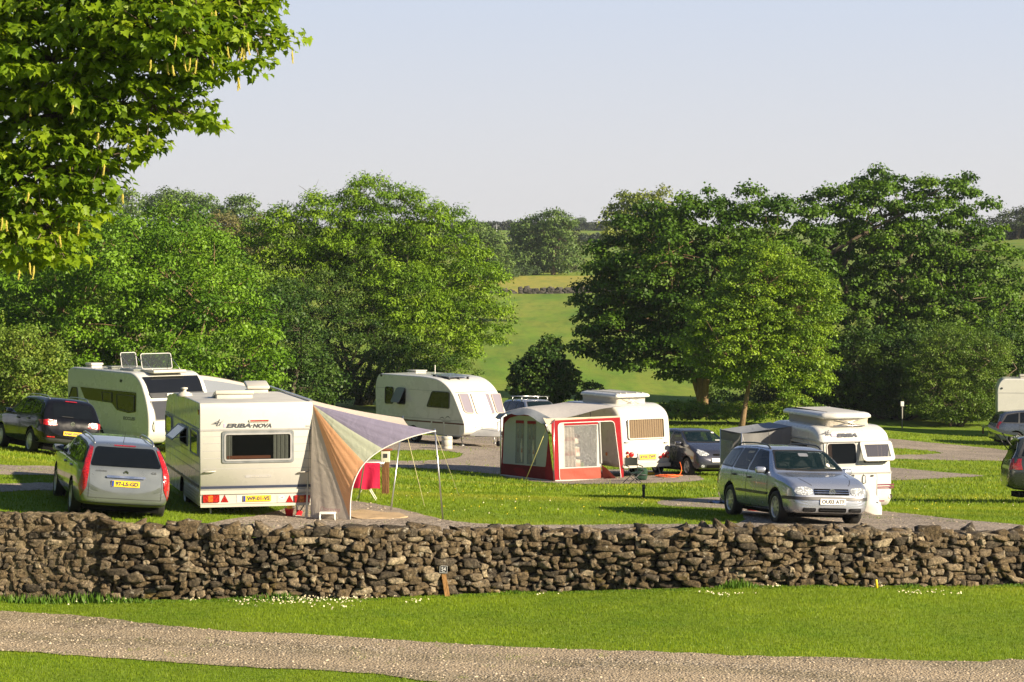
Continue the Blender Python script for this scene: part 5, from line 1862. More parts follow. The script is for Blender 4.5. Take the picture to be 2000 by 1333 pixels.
# --- silver car with roof bars behind the awning
Bc = place_car('estate_car', 'pale car with two bare roof bars almost hidden behind the red awning roof', (1.0, 117.5), math.atan2(-.9, .42), 2.6)
S = dict(L=4.4, W=1.8, H=1.62, belt=1.0, hood=1.05, xc=1.0, xt=.35, xrr=-1.75, wr=.32, af=1.33, ar=-1.25, tumble=.26,
         sides=[[(.82, 1.03), (.24, 1.47), (-.2, 1.5), (-.24, 1.04)], [(-.32, 1.04), (-.28, 1.5), (-1.0, 1.49), (-1.08, 1.05)], [(-1.16, 1.05), (-1.08, 1.48), (-1.6, 1.42), (-1.85, 1.1)]],
         dlo=[(.9, 1.01), (.26, 1.49), (-.2, 1.52), (-1.1, 1.51), (-1.66, 1.44), (-1.95, 1.07), (-1.0, 1.02)], seams=[(-.28, .4, -.28, 1.0)], handles=[(-.1, .9)], mirror=(.68, 1.08),
         screen=(.7, .54, 1.10, 1.50), rearscr=(.6, .5, 1.06, 1.46), headlight=oval(.56, .72, .16, .08), tail=[(.62, .7), (.82, .7), (.80, 1.0), (.64, 1.0)])
bv = car(Bc, S, paint('pale_silver_paint', (.40, .42, .46), .6, .28))
for x in (.0, -.95):
    mb = MB()
    mb.tube([(x, -.72, 1.72), (x, .72, 1.72)], .018, 8)
    for s in (1, -1):
        mb.tube([(x, s * .62, 1.72), (x, s * .64, 1.52)], .022, 8)
    mb.build('roof_bar', M_ALU, Bc)

# --- blue grey people carrier at the right edge
V_ = place_car('people_carrier', 'blue grey people carrier side on at the right edge in front of the white caravan', ((1950 - CX) / F * 121.5 + 1.95, 122.2), R(4), 2.65)
S = dict(L=4.35, W=1.8, H=1.60, belt=1.0, hood=1.06, xc=1.25, xt=.5, xrr=-1.75, wr=.315, af=1.4, ar=-1.25, tumble=.25,
         sides=[[(1.05, 1.02), (.42, 1.45), (-.1, 1.5), (-.14, 1.03)], [(-.22, 1.03), (-.18, 1.5), (-.95, 1.49), (-1.02, 1.04)], [(-1.1, 1.05), (-1.02, 1.48), (-1.55, 1.42), (-1.8, 1.1)]],
         dlo=[(1.12, 1.0), (.44, 1.47), (-.2, 1.52), (-1.1, 1.51), (-1.62, 1.45), (-1.92, 1.07), (-1.0, 1.01)], seams=[(-.18, .35, -.18, 1.0), (1.0, .4, 1.0, 1.0), (-1.06, .7, -1.06, 1.0)], handles=[(-.02, .9), (-.9, .92)], mirror=(.92, 1.06), handlem=P_MPV,
         screen=(.7, .54, 1.12, 1.48), rearscr=(.58, .5, 1.06, 1.42), headlight=oval(.56, .75, .16, .09), tail=[(.66, .75), (.84, .75), (.80, 1.15), (.66, 1.1)], spokes=7)
car(V_, S, P_MPV)

# --- dark off-road car with its tailgate up at the right edge
U = place_car('off_road_car', 'dark off-road car at the right edge with its tailgate swung up', ((1996 - CX) / F * 67 + 1.96, 67.9), R(-3), 2.6)
S = dict(L=4.5, W=1.84, H=1.74, belt=1.12, hood=1.15, xc=1.1, xt=.4, xrr=-1.95, wr=.365, af=1.36, ar=-1.24, tumble=.22, lift=.10,
         sides=[[(.88, 1.15), (.32, 1.58), (-.2, 1.62), (-.24, 1.16)], [(-.32, 1.16), (-.28, 1.62), (-1.0, 1.61), (-1.08, 1.17)], [(-1.16, 1.17), (-1.1, 1.60), (-1.75, 1.57), (-1.9, 1.2)]],
         dlo=[(.95, 1.13), (.34, 1.60), (-.2, 1.64), (-1.1, 1.63), (-1.82, 1.59), (-2.0, 1.17), (-1.0, 1.14)], seams=[(-.28, .45, -.28, 1.12), (-1.12, .85, -1.12, 1.12), (.9, .45, .9, 1.1)], handles=[(-.1, 1.0), (-.96, 1.02)], mirror=(.74, 1.2), handlem=P_SUV, strip=.68,
         screen=(.72, .6, 1.2, 1.6), rearscr=(.66, .60, 1.12, 1.60), headlight=oval(.6, .85, .16, .1), tail=[(.74, .86), (.90, .86), (.88, 1.14), (.76, 1.14)], spokes=10)
bv = car(U, S, P_SUV)
for s in (1, -1):
    mb = MB()
    decal(mb, bv, rrect(-2.2, .88, -2.08, 1.12, .02), 'y+' if s > 0 else 'y-', .014, 0, .05)
    mb.build('tail_light', M_RED, U, False)
mb = MB()
A = Vector((-1.98, 0, 1.72)); B = Vector((-2.72, 0, 1.93)); d = (B - A).normalized(); nn = Vector((-d.z, 0, d.x))
row = []
for k in range(7):
    f = k / 6; p = A + (B - A) * f + nn * .05 * math.sin(PI * f)
    row.append([p + Vector((0, y, 0)) + nn * (.03 - .05 * abs(y)) for y in (-.72, -.66, -.3, 0, .3, .66, .72)])
mb.grid(row, 0, True)
row2 = [[q - nn * .07 for q in r] for r in row]
mb.grid(row2, 1, True)
for r0, r1 in ((row[0], row2[0]), (row[-1], row2[-1])): mb.grid([r0, r1], 0)
mb.grid([[r[0] for r in row], [r[0] for r in row2]], 0); mb.grid([[r[-1] for r in row], [r[-1] for r in row2]], 0)
mb.tube([(-2.0, .62, 1.3), (-2.35, .62, 1.78)], .012, 6, 1); mb.tube([(-2.0, -.62, 1.3), (-2.35, -.62, 1.78)], .012, 6, 1)
mb.build('tailgate', [P_SUV, M_DGREY], U)
# ------------------------------------------------------------------ caravans
def inset(poly, d):
    n = len(poly); out = []
    A = sum(poly[i][0] * poly[(i + 1) % n][1] - poly[(i + 1) % n][0] * poly[i][1] for i in range(n))
    sg = 1 if A > 0 else -1
    for i in range(n):
        a, b, c = (Vector(poly[(i + k) % n]).to_2d() for k in (-1, 0, 1))
        e1 = (b - a); e2 = (c - b)
        e1 = e1.normalized() if e1.length > 1e-9 else Vector((1, 0)); e2 = e2.normalized() if e2.length > 1e-9 else e1
        n1 = Vector((-e1.y, e1.x)) * sg; n2 = Vector((-e2.y, e2.x)) * sg
        m = (n1 + n2); m = m.normalized() if m.length > 1e-6 else n1
        k = max(.45, m.dot(n1))
        q = b + m * d / k
        out.append((q.x, q.y))
    return out


def round_prof(pts):
    """pts: (x, z, corner radius)"""
    out = []
    k = len(pts)
    for i in range(k):
        x, z, r = pts[i]
        p = Vector((x, z)); a = Vector(pts[i - 1][:2]) - p; b = Vector(pts[(i + 1) % k][:2]) - p
        rr = min(r, a.length * .48, b.length * .48)
        if rr < .005: out.append((x, z)); continue
        p0 = p + a.normalized() * rr; p1 = p + b.normalized() * rr
        for j in range(7):
            t = j / 6; q = p0 * (1 - t) ** 2 + p * 2 * t * (1 - t) + p1 * t * t
            out.append((q.x, q.y))
    return out


def shell(t, prof, W, r, mats, arches=(), name='body', side_m=0, roof_m=1):
    """caravan body: side outline carried across the width, edges rounded with radius r"""
    mb = MB()
    rows = []
    ys = []
    n = 5 if r > .06 else 3
    for k in range(n + 1):
        a = PI / 2 * k / n
        ys.append((-W / 2 + r * (1 - math.sin(a)), r * (1 - math.cos(a))))
    ys = ys[::-1] if False else ys
    seq = [(y, d) for y, d in sorted(ys)] 
    seq = [(-W / 2 + r * (1 - math.cos(PI / 2 * k / n)), r * (1 - math.sin(PI / 2 * k / n))) for k in range(n + 1)]
    seq = seq + [(-y, d) for y, d in seq[::-1]]
    for y, d in seq:
        rows.append([Vector((x, y, z)) for x, z in (inset(prof, d) if d > 1e-5 else prof)])
    mb.grid(rows, 0, True, closed=True)
    mb.poly(rows[0], 0); mb.poly(rows[-1], 0)
    me = mb.mesh(name, list(mats) + [M_VOID])
    bm = bmesh.new(); bm.from_mesh(me)
    bmesh.ops.remove_doubles(bm, verts=bm.verts, dist=1e-5)
    bmesh.ops.recalc_face_normals(bm, faces=bm.faces)
    for f in bm.faces:
        f.smooth = True
        if abs(f.normal.y) > .999: f.smooth = False
        if f.normal.z > .86: f.material_index = roof_m
    bm.to_mesh(me); bm.free()
    for ax, rr in arches:
        for sd in (1, -1):
            c = MB()
            c.lathe([(0, -.30), (rr, -.30), (rr, .30), (0, .30)], 28, len(mats), 'y', Matrix.Translation((ax, sd * W / 2, rr - .05)))
            cm = c.mesh('cut', list(mats) + [M_VOID])
            b2 = bmesh.new(); b2.from_mesh(cm); bmesh.ops.remove_doubles(b2, verts=b2.verts, dist=1e-4); bmesh.ops.recalc_face_normals(b2, faces=b2.faces); b2.to_mesh(cm); b2.free()
            me = evaluated(me, [('BOOLEAN', dict(cutter=cm, operation='DIFFERENCE', solver='EXACT'))])
    o = link(name, me, t)
    return o


def window(t, fc, out, fw=.035, c=.012, fm=None, gm=None, curtain=None, back=True, cm=None, name='window', thick=None):
    """window of a caravan: frame with a pane and, where the photo shows them, curtains"""
    mb = MB()
    inn = inset(out, fw)
    ring(mb, fc, out, inn, -.01, c + (thick or .012), 0)
    if back: plate(mb, fc, out, -.01, .002, 1)
    o = mb.build(name, [fm or M_DGREY, M_VOID], t, False)
    if curtain:
        a0 = min(p[0] for p in inn); a1 = max(p[0] for p in inn); b0 = min(p[1] for p in inn); b1 = max(p[1] for p in inn)
        for f0, f1, sweep in curtain:
            mb = MB(); rows = []
            nk = max(8, int((f1 - f0) * (a1 - a0) / .022))
            for j in range(7):
                g = j / 6
                row = []
                for i in range(nk + 1):
                    f = f0 + (f1 - f0) * i / nk
                    if sweep: f = f + (sweep - f) * (0.55 * math.sin(PI * g * .5) if True else 0) * 0.5
                    row.append(fc.P(a0 + (a1 - a0) * f, b1 + (b0 - b1) * g, .004 + .003 * math.sin(i * 1.7)))
                rows.append(row)
            mb.grid(rows, 0, True)
            mb.build('curtain', cm or M_NET, o, False)
    mb = MB()
    mb.poly([fc.P(a, b, c) for a, b in inn], 0)
    mb.build('pane', gm or M_GLASS, o, False)
    return o


def pxpoly(fc, pts, r=.04): return rpoly([fc.px(*p) for p in pts], r)


def roof_vent(t, x, y, z, sx, sy, h, tilt=0.0, name='roof_vent', m=None, lid=None, axis='Y'):
    mb = MB()
    mb.rbox((x - sx / 2, y - sy / 2, z - .03), (x + sx / 2, y + sy / 2, z + h * .5), .02, 0)
    Mx = Matrix.Translation((x - (sx / 2 if axis == 'Y' else 0), y - (sy / 2 if axis == 'X' else 0), z + h * .55)) @ Matrix.Rotation(tilt, 4, axis)
    ox = 0 if axis == 'Y' else -sx / 2; oy = 0 if axis == 'X' else -sy / 2
    mb.rbox((ox - .03, oy - .03, 0), (ox + sx + .03, oy + sy + .03, h * .6), min(.03, h * .25), 1, Mx)
    return mb.build(name, [m or M_CREAM, lid or M_CREAM], t)


def steady(t, x, y, z, dx):
    mb = MB(); mb.tube([(x, y, z), (x + dx, y, .03)], .022, 6); mb.box((x + dx - .06, y - .06, 0), (x + dx + .06, y + .06, .035))
    return mb.build('corner_steady', M_GALV, t)


def jockey(t, x, y, top=.75):
    mb = MB(); mb.tube([(x, y, .16), (x, y, top)], .025, 8, 0); mb.tube([(x - .02, y, top), (x + .14, y, top + .03)], .012, 6, 0)
    mb.lathe([(0, -.035), (.10, -.035), (.11, 0), (.10, .035), (0, .035)], 16, 1, 'y', Matrix.Translation((x + .03, y, .11)))
    return mb.build('jockey_wheel', [M_GALV, M_BLACK], t)


def hitch(t, x0, x1, z=.42):
    mb = MB(); mb.tube([(x0, .45, z), (x1, .03, z + .03)], .035, 6); mb.tube([(x0, -.45, z), (x1, -.03, z + .03)], .035, 6); mb.rbox((x1 - .05, -.05, z - .03), (x1 + .28, .05, z + .09), .03)
    return mb.build('drawbar', M_GALV, t)


def caravan(name, label, corner, fwd_ang, L, W, corner_local, z0):
    d = Vector((math.cos(fwd_ang), math.sin(fwd_ang), 0)); l = Vector((-d.y, d.x, 0))
    c = Vector(corner) - d * corner_local[0] * L / 2 - l * corner_local[1] * W / 2
    return thing(name, (c.x, c.y, z0), label, 'caravan', fwd_ang, 'caravans pitched on the campsite')


def rearF(t, L): return Face(t, (-L / 2, 0, 0), (0, -1, 0), (0, 0, 1))
def leftF(t, W): return Face(t, (0, W / 2, 0), (-1, 0, 0), (0, 0, 1))
def rightF(t, W): return Face(t, (0, -W / 2, 0), (1, 0, 0), (0, 0, 1))
def roofF(t, z): return Face(t, (0, 0, z), (1, 0, 0), (0, 1, 0))


def bar(mb, fc, x0, y0, x1, y1, c=.006, m=0, r=0.0):
    a0, b0, a1, b1 = fc.rect(x0, y0, x1, y1)
    plate(mb, fc, rrect(a0, b0, a1, b1, r), -.005, c, m)


def letters_px(t, fc, body, x0, y0, x1, y1, m, c=.006, bold=.02, shear=.0, name='lettering', spacing=1.0):
    mb = MB(); a0, b0, a1, b1 = fc.rect(x0, y0, x1, y1)
    lettering(mb, fc, body, a0, b0, a1, b1, c, 0, bold, shear, spacing)
    return mb.build(name, m, t, False)


def swash(mb, fc, x0, y0, x1, y1, c=.006):
    """ornamental pen-stroke device in front of the lettering"""
    a0, b0, a1, b1 = fc.rect(x0, y0, x1, y1)
    S_ = [[(0, .35), (.45, .55), (.42, .35)], [(.05, .42), (.5, .75), (.55, .70)], [(.38, .15), (.62, .98), (.68, .95), (.46, .1)], [(.46, .05), (.72, .32), (.62, .36)], [(.62, .45), (.98, .95), (.78, .62)], [(.60, .0), (.70, .55), (.74, .5)], [(.3, .5), (.92, .6), (.3, .56)]]
    for k, s in enumerate(S_):
        mb.poly([fc.P(a0 + (a1 - a0) * x, b0 + (b1 - b0) * y, c + .0004 * k) for x, y in s], 0)


# ---------------- white touring caravan with the striped canopy
ang = math.atan2(.971, -.241)
N = caravan('caravan', 'boxy white caravan seen from behind with wide dark rear window beside the striped canopy', (-6.006, 51.2, 0), ang, 5.8, 2.2, (-1, 1), .17)
Ln, Wn = 5.8, 2.2
prof = round_prof([(-2.9, .28, 0), (2.55, .28, .05), (2.8, .55, .2), (2.9, 1.2, .4), (2.82, 1.8, .3), (2.5, 2.12, .2), (1.0, 2.26, .5), (-2.9, 2.26, .13)])
shell(N, prof, Wn, .02, [M_WHITE, M_ROOFW], arches=[(-.1, .37)])
for s in (1, -1): wheel(N, -.1, s * (Wn / 2 - .14), .30, s, 6, .19)
fr = rearF(N, Ln)
fl = leftF(N, Wn)
mb = MB()
bar(mb, fr, 391, 837.5, 610, 841, .010); mb.build('waist_trim', M_GREY, N, False)
mb = MB()
for y in (853, 866.5, 881, 896, 914.5):
    bar(mb, fr, 396, y, 432 if y < 900 else 608, y + 1.0, .002)
    if y < 900: bar(mb, fr, 575, y, 608, y + 1.0, .002)
mb.build('panel_groove', M_GREY, N, False)
mb = MB()
for y in (853, 914.5, 896):
    for k in range(1): pass
a_l, a_r = -2.85, 2.85
for z in (1.36, 1.22, 1.08, .93):
    plate(mb, fl, rrect(-2.75, z - .006, 2.88, z + .006, 0), -.002, .003, 0)
mb.build('panel_groove', M_GREY, N, False)
mb = MB(); plate(mb, fl, rrect(-2.8, 1.735, 2.88, 1.765, 0), -.004, .012, 0); mb.build('waist_trim', M_GREY, N, False)
mb = MB(); plate(mb, fl, rrect(-2.6, .62, 2.88, .67, 0), -.004, .010, 0); mb.build('waist_stripe', M_NAVY, N, False)
mb = MB(); plate(mb, fl, rrect(.55, .28, 2.88, .56, .0), -.004, .012, 0)
for z in (.34, .40, .46, .52): plate(mb, fl, rrect(.6, z, 2.86, z + .02, .0), -.004, .022, 0)
mb.build('side_skirt', M_CREAM, N, False)
mb = MB(); bar(mb, fr, 392, 948.5, 610, 953.5, .006); mb.build('waist_stripe', M_NAVY, N, False)
# rear bumper panel
mb = MB()
bar(mb, fr, 391, 957, 611, 964, .03, 0); bar(mb, fr, 391, 966, 611, 983, .022, 1); bar(mb, fr, 391, 983.5, 611, 989, .045, 0)
bar(mb, fr, 462, 967, 472, 981.5, .028, 2); bar(mb, fr, 541, 967, 572, 981.5, .028, 1)
mb.build('bumper_panel', [M_CREAM, M_ROOFW, M_WHITE], N, False)
for x0, xm, x1 in ((396, 412, 428), (604.5, 594, 574.5)):
    mb = MB()
    lo, hi = min(x0, x1), max(x0, x1)
    bar(mb, fr, lo, 967, hi, 981.5, .05, 0, .01)
    bar(mb, fr, lo + 10, 968, lo + 19, 980.5, .053, 1)
    mb.build('tail_light', [M_RED, M_ORANGE], N, False)
for cx in (438.5, 565):
    mb = MB(); p = [fr.px(cx - 7.5, 981), fr.px(cx + 7.5, 981), fr.px(cx, 967)]
    plate(mb, fr, p, 0, .032, 0); mb.build('reflector', M_RED, N, False)
a0, b0, a1, b1 = fr.rect(475.5, 967.5, 527.5, 979.5)
f_ = Face(N, (-Ln / 2 - .03, 0, 0), (0, -1, 0), (0, 0, 1))
number_plate(N, f_, (a0 + a1) / 2, (b0 + b1) / 2, .54, .115, 'WP-01-VS', M_YEL, True)
mb = MB(); a, b = fr.px(550.5, 971.5); plate(mb, fr, oval(a, b, .055, .038), 0, .031, 0); lettering(mb, fr, 'NL', a - .028, b - .018, a + .028, b + .018, .033, 1); mb.build('country_sticker', [M_WPL, M_INK], N, False)
# rear window
a0, b0, a1, b1 = fr.rect(433.5, 841.8, 573.6, 904)
mb = MB(); ring(mb, fr, rrect(a0, b0, a1, b1, .04), rrect(a0 + .045, b0 + .045, a1 - .045, b1 - .045, .05), 0, .022, 0); mb.build('window_surround', M_ALU, N, False)
w_ = window(N, fr, rrect(a0 + .04, b0 + .04, a1 - .04, b1 - .04, .06), .03, .024, M_GREY, glass_dark('rear_pane', (.004, .005, .005), .55), [(0.0, .10, .0), (.74, .97, .0)], cm=M_NET)
mb = MB(); plate(mb, fr, rrect(a0 + .09, b0 + .08, a1 - .45, b0 + .14, .02), 0, .006, 0); mb.build('cushion', simple('rust_cushion', (.26, .09, .05), .9), w_, False)
# marker lamp, lettering, handles
mb = MB(); bar(mb, fr, 486, 819.5, 526, 824.5, .02, 1, .02); bar(mb, fr, 489, 820.8, 524, 823.2, .026, 0); mb.build('brake_light', [M_RED, M_CREAM], N, False)
letters_px(N, fr, 'ERIBA', 441.5, 827.5, 490.5, 836, M_INK, shear=.25, bold=.05)
letters_px(N, fr, 'NOVA', 493.5, 827.5, 530.5, 836, M_INK, shear=.25, bold=.05)
mb = MB(); a, b = fr.px(492, 831.5); plate(mb, fr, oval(a, b, .012, .012, 8), 0, .006, 0)
bar(mb, fr, 436, 828, 440.5, 835.5, .005, 1); mb.build('lettering', [M_INK, M_LILAC], N, False)
mb = MB(); swash(mb, fr, 411, 819, 439, 834.5); mb.build('emblem', M_INK, N, False)
mb = MB(); bar(mb, fr, 479, 928.5, 529, 933, .006, 0); mb.build('name_plate', M_GREY, N, False)
letters_px(N, fr, 'ERIBA NOVA', 489, 929.3, 527, 932.4, M_CREAM, .009, .01, .25)
mb = MB(); bar(mb, fr, 597, 831, 608, 834.5, .006); mb.build('maker_plate', M_GREY, N, False)
for x0, x1, tilt in ((397, 421, 1), (582, 605, 0)):
    mb = MB(); a0, b0, a1, b1 = fr.rect(x0, 918.5, x1, 925)
    mb.tube([fr.P(a0, b0 + .01, .0), fr.P(a0 + .03, b0 + .03, .07), fr.P(a1 - .03, b0 + .04, .07), fr.P(a1, b0 + .04, .0)], .014, 8)
    mb.build('grab_handle', M_CREAM, N)
mb = MB(); a, b = fl.px(388.5, 805); plate(mb, fl, rrect(a - .08, b - .05, a + .05, b + .05, .02), 0, .02, 0); mb.build('marker_light', M_RED, N, False)
# left-hand windows, the middle one propped open
Ra = fl.rect(374, 839, 388, 888); window(N, fl, rrect(Ra[0], Ra[1], Ra[2], Ra[3], .05), .03, .02, M_GREY, M_GLASS)
Rb = fl.rect(352, 831, 366.5, 868); window(N, fl, rrect(Rb[0], Rb[1], Rb[2], Rb[3], .05), .03, .006, M_GREY, M_VOID)
Rc = fl.rect(325, 811, 337, 847); window(N, fl, rrect(Rc[0], Rc[1], Rc[2], Rc[3], .05), .03, .02, M_GREY, M_GLASS)
hgt = Rb[3] - Rb[1]
ff = Face(N, fl.P((Rb[0] + Rb[2]) / 2, Rb[3], .02), fl.u, Vector((0, -math.sin(R(48)), math.cos(R(48)))))
ww = (Rb[2] - Rb[0]) / 2
mb = MB(); ring(mb, ff, rrect(-ww, -hgt, ww, 0, .06), inset(rrect(-ww, -hgt, ww, 0, .06), .035), 0, .02, 0); mb.poly([ff.P(a, b, .012) for a, b in inset(rrect(-ww, -hgt, ww, 0, .06), .03)], 1)
mb.tube([ff.P(ww - .03, -hgt * .8, 0), fl.P(Rb[2] - .03, Rb[1] + .2, 0)], .008, 5, 0)
mb.build('open_window', [M_GREY, glass_dark('open_pane', (.05, .055, .06), .15, .05)], N, False)
# roof gear
rf = roofF(N, 2.26)
def roof_at(px, py): a, b = rf.px(px, py); return a, b
x, y = roof_at(360, 773)
mb = MB(); mb.lathe([(.16, 0), (.16, .05), (.11, .06), (.11, .08), (.04, .09), (.04, .13), (.07, .14), (.07, .17), (0, .18)], 16, 0, 'z', Matrix.Translation((x, y, 2.25))); mb.build('roof_chimney', M_CREAM, N)
x, y = roof_at(462, 780); roof_vent(N, -1.2, y, 2.26, .55, .72, .14, R(14), 'roof_hatch', M_ROOFW, M_CREAM)
x, y = roof_at(515, 771); roof_vent(N, .7, y, 2.26, .42, .42, .12, R(-12))
mb = MB(); plate(mb, Face(N, (-.2, -Wn / 2 + .02, 2.26), (1, 0, 0), (0, 1, 0)), rrect(-2.6, -.03, 3.0, .03, 0), -.01, .03, 0); mb.build('awning_rail', M_ALU, N, False)
hitch(N, 2.7, 4.0); jockey(N, 3.6, .12)
for y in (.85, -.85): steady(N, -2.5, y, .3, -.12)


# ---------------- striped sun canopy
def canopy():
    base = Vector((-3.87, 51.73, gz(-3.87, 51.73)))
    t = thing('sun_canopy', base, 'sun canopy with cream top and purple green and orange wedges beside the boxy caravan', 'awning')
    Rm = Matrix.Translation(-base)
    W2L = lambda p: Vector(p) - base
    nl = N.matrix_world
    A0 = nl @ Vector((-2.86, -1.10, 2.20)); A1 = nl @ Vector((.3, -1.10, 2.24))
    P1 = Vector((-1.47, 51.4, CZ - (842 - HY) / F * 51.4)); P2 = Vector(((787 - CX) / F * 54.6, 54.6, CZ - (817 - HY) / F * 54.6))
    A0l, A1l, P1l, P2l = map(W2L, (A0, A1, P1, P2))
    M_CT = cloth('cream_canvas', (.70, .60, .51), .25, 5); M_PU = cloth('purple_canvas', (.27, .25, .36), .3, 5); M_GR = cloth('sage_canvas', (.54, .58, .46), .4, 5); M_OR = cloth('orange_canvas', (.84, .47, .26), .5, 5); M_GY = cloth('taupe_canvas', (.58, .52, .45), .35, 5)
    # top sheet, sagging slightly
    mb = MB(); rows = []
    for i in range(13):
        u = i / 12; r = []
        for j in range(13):
            v = j / 12
            p = A0l.lerp(A1l, v).lerp(P1l.lerp(P2l, v), u)
            p.z -= .12 * math.sin(PI * u) * (.4 + .6 * math.sin(PI * v)) + .10 * math.sin(PI * v) * u
            p.x -= .10 * math.sin(PI * v) * u
            r.append(p)
        rows.append(r)
    mb.grid(rows, 0, True); mb.build('top_sheet', M_CT, t, False)
    # rear wall: wedges fanning out of the top corner along a scalloped edge
    ft = Vector(((684 - CX) / F * 51.15, 51.15, 0)); ft.z = gz(ft.x, ft.y) + .02
    fo = Vector(((606 - CX) / F * 51.5, 51.5, 0)); fo.z = gz(fo.x, fo.y) + .02
    ftl, fol = W2L(ft), W2L(fo)
    ctrl = [P1l] + [W2L(at(px, py, Y)) for px, py, Y in ((800, 855, 51.3), (748, 877, 51.25), (712, 905, 51.2), (692, 940, 51.15), (685, 975, 51.15))] + [ftl]
    edge = catmull(ctrl, 6)
    k = len(edge) - 1
    def sector(name, i0, i1, m, extra=None, nr=10):
        mb = MB(); rows = []
        E = edge[i0:i1 + 1] if extra is None else [ftl.lerp(fol, q / 8) for q in range(9)]
        for i in range(nr + 1):
            u = i / nr; r = []
            for j, e in enumerate(E):
                p = A0l.lerp(e, u)
                w = math.sin(PI * u)
                p += Vector((0, -.05 * w + .012 * math.sin(j * 2.1 + u * 3) * u, -.02 * w))
                r.append(p)
            rows.append(r)
        mb.grid(rows, 0, True)
        return mb.build(name, m, t, False)
    i1, i2 = int(k * .35), int(k * .52)
    sector('purple_wedge', 0, i1, M_PU); sector('green_wedge', i1, i2, M_GR); sector('orange_wedge', i2, k, M_OR); sector('taupe_wall', 0, 0, M_GY, True)
    mb = MB(); mb.tube(edge, .012, 6); mb.build('edge_binding', simple('white_tape', (.75, .72, .66), .7), t)
    mb = MB(); a = [A0l.lerp(fol, q / 6) + Vector((-.05, .02, 0)) for q in range(7)]
    mb.grid([a, [p + Vector((.05 - .10 * i / 6, -.10 * i / 6, 0)) for i, p in enumerate(a)]], 0); mb.build('draught_strip', M_DGREY, t, False)
    for (px0, py0, Y0), (px1, py1) in (((849, 843, 51.4), (865.5, 1016)), ((787, 818, 54.6), (763.5, 998)), ((718, 890, 55.5), (700, 980))):
        g = ground_px(px1, py1); tp = at(px0, py0, Y0)
        if Y0 > 55: tp = Vector(((718 - CX) / F * 55.5, 55.5, 1.35))
        mb = MB(); mb.tube([W2L(g), W2L(tp + Vector((0, 0, .05)))], .016, 8); mb.build('pole', M_ALU, t)
    for (px0, py0, Y0), (px1, py1) in (((849, 843, 51.4), (897, 970)), ((787, 818, 54.6), (829.5, 991))):
        mb = MB(); mb.tube([W2L(ground_px(px1, py1)), W2L(at(px0, py0, Y0))], .006, 5); mb.build('guy_rope', simple('pale_cord', (.55, .50, .30), .8), t)
    mb = MB(); f_ = Face(None, ftl.lerp(fol, .5) + Vector((0, -.075, .18)), (ftl - fol).normalized() * 1, (0, 0.08, 1)); lettering(mb, f_, 'Dorema', -.22, -.03, .22, .05, 0.0, 0, .0, .3)
    mb.build('lettering', simple('faded_pink', (.42, .22, .24), .8), t, False)


canopy()

# ---------------- long white caravan with panoramic roof light
ang = math.atan2(-.804, .595)
Ls, Ws = 5.57, 2.3
ST = caravan('caravan', 'long white modern caravan with black panoramic front roof light and two raised clear skylights', (-11.47, 84.0, 0), ang, Ls, Ws, (1, -1), -1.14)
prof = round_prof([(-2.785, .32, .05), (2.55, .32, .12), (2.79, .62, .25), (2.785, 1.25, .3), (2.62, 1.75, .4), (2.25, 2.32, .35), (1.75, 2.55, .4), (-2.5, 2.58, .2), (-2.785, 2.45, .15)])
shell(ST, prof, Ws, .07, [M_WHITE, M_WHITE], arches=[(-.55, .40)])
for s in (1, -1): wheel(ST, -.55, s * (Ws / 2 - .14), .32, s, 5, .19)
fs = rightF(ST, Ws)
q = lambda pts: [(x / 3.508, 650 + y / 3.508) for x, y in pts]
mb = MB(); plate(mb, fs, pxpoly(fs, q([(550, 372), (935, 412), (932, 546), (880, 552), (800, 530), (768, 482), (585, 456)]), .06), -.003, .010, 0); mb.build('window_band', M_GLASS, ST, False)
window(ST, fs, pxpoly(fs, q([(800, 420), (925, 432), (922, 540), (885, 545), (805, 522)]), .05), .03, .018)
window(ST, fs, pxpoly(fs, q([(700, 402), (770, 410), (770, 480), (705, 470)]), .05), .03, .018)
window(ST, fs, pxpoly(fs, q([(495, 370), (530, 374), (538, 472), (465, 462)]), .05), .03, .012)
letters_px(ST, fs, 'ECCLES', 845 / 3.508, 650 + 578 / 3.508, 925 / 3.508, 650 + 600 / 3.508, M_INK, .008, .03, .15)
mb = MB(); plate(mb, fs, pxpoly(fs, q([(825, 320), (838, 325), (832, 342), (822, 335)]), .0), 0, .02); mb.build('marker_light', M_DGREY, ST, False)
mb = MB()
for a, b, c_, d in ((-2.6, .62, 2.6, .64), (-2.6, 1.95, 2.0, 1.965)): plate(mb, fs, rrect(a, b, c_, d, 0), -.002, .004, 0)
mb.build('panel_groove', M_ROOFW, ST, False)
mb = MB(); bar(mb, fs, 262, 846, 284, 862, .01, 0, .02); mb.build('locker_door', M_CREAM, ST, False)
# panoramic front panel following the slope
def front_strip(t, prof_pts, hw, name, m, off=.012, ny=9, crown=0.0):
    mb = MB(); rows = []
    P = [Vector((x, 0, z)) for x, z in prof_pts]
    for i, p in enumerate(P):
        a, b = P[max(i - 1, 0)], P[min(i + 1, len(P) - 1)]
        d = (b - a).normalized(); nn = Vector((d.z, 0, -d.x))
        if nn.x < 0: nn = -nn
        w = hw[0] + (hw[1] - hw[0]) * i / (len(P) - 1)
        rows.append([p + nn * (off + crown * (1 - (2 * j / (ny - 1) - 1) ** 2)) + Vector((0, w * (2 * j / (ny - 1) - 1), 0)) for j in range(ny)])
    mb.grid(rows, 0, True)
    return mb.build(name, m, t, False)
front_strip(ST, [(2.09, 2.41), (2.16, 2.36), (2.28, 2.26), (2.42, 2.06), (2.52, 1.90)], (1.0, .98), 'roof_light', glass_dark('panorama_glass', (.008, .009, .011), 0, .08), .012)
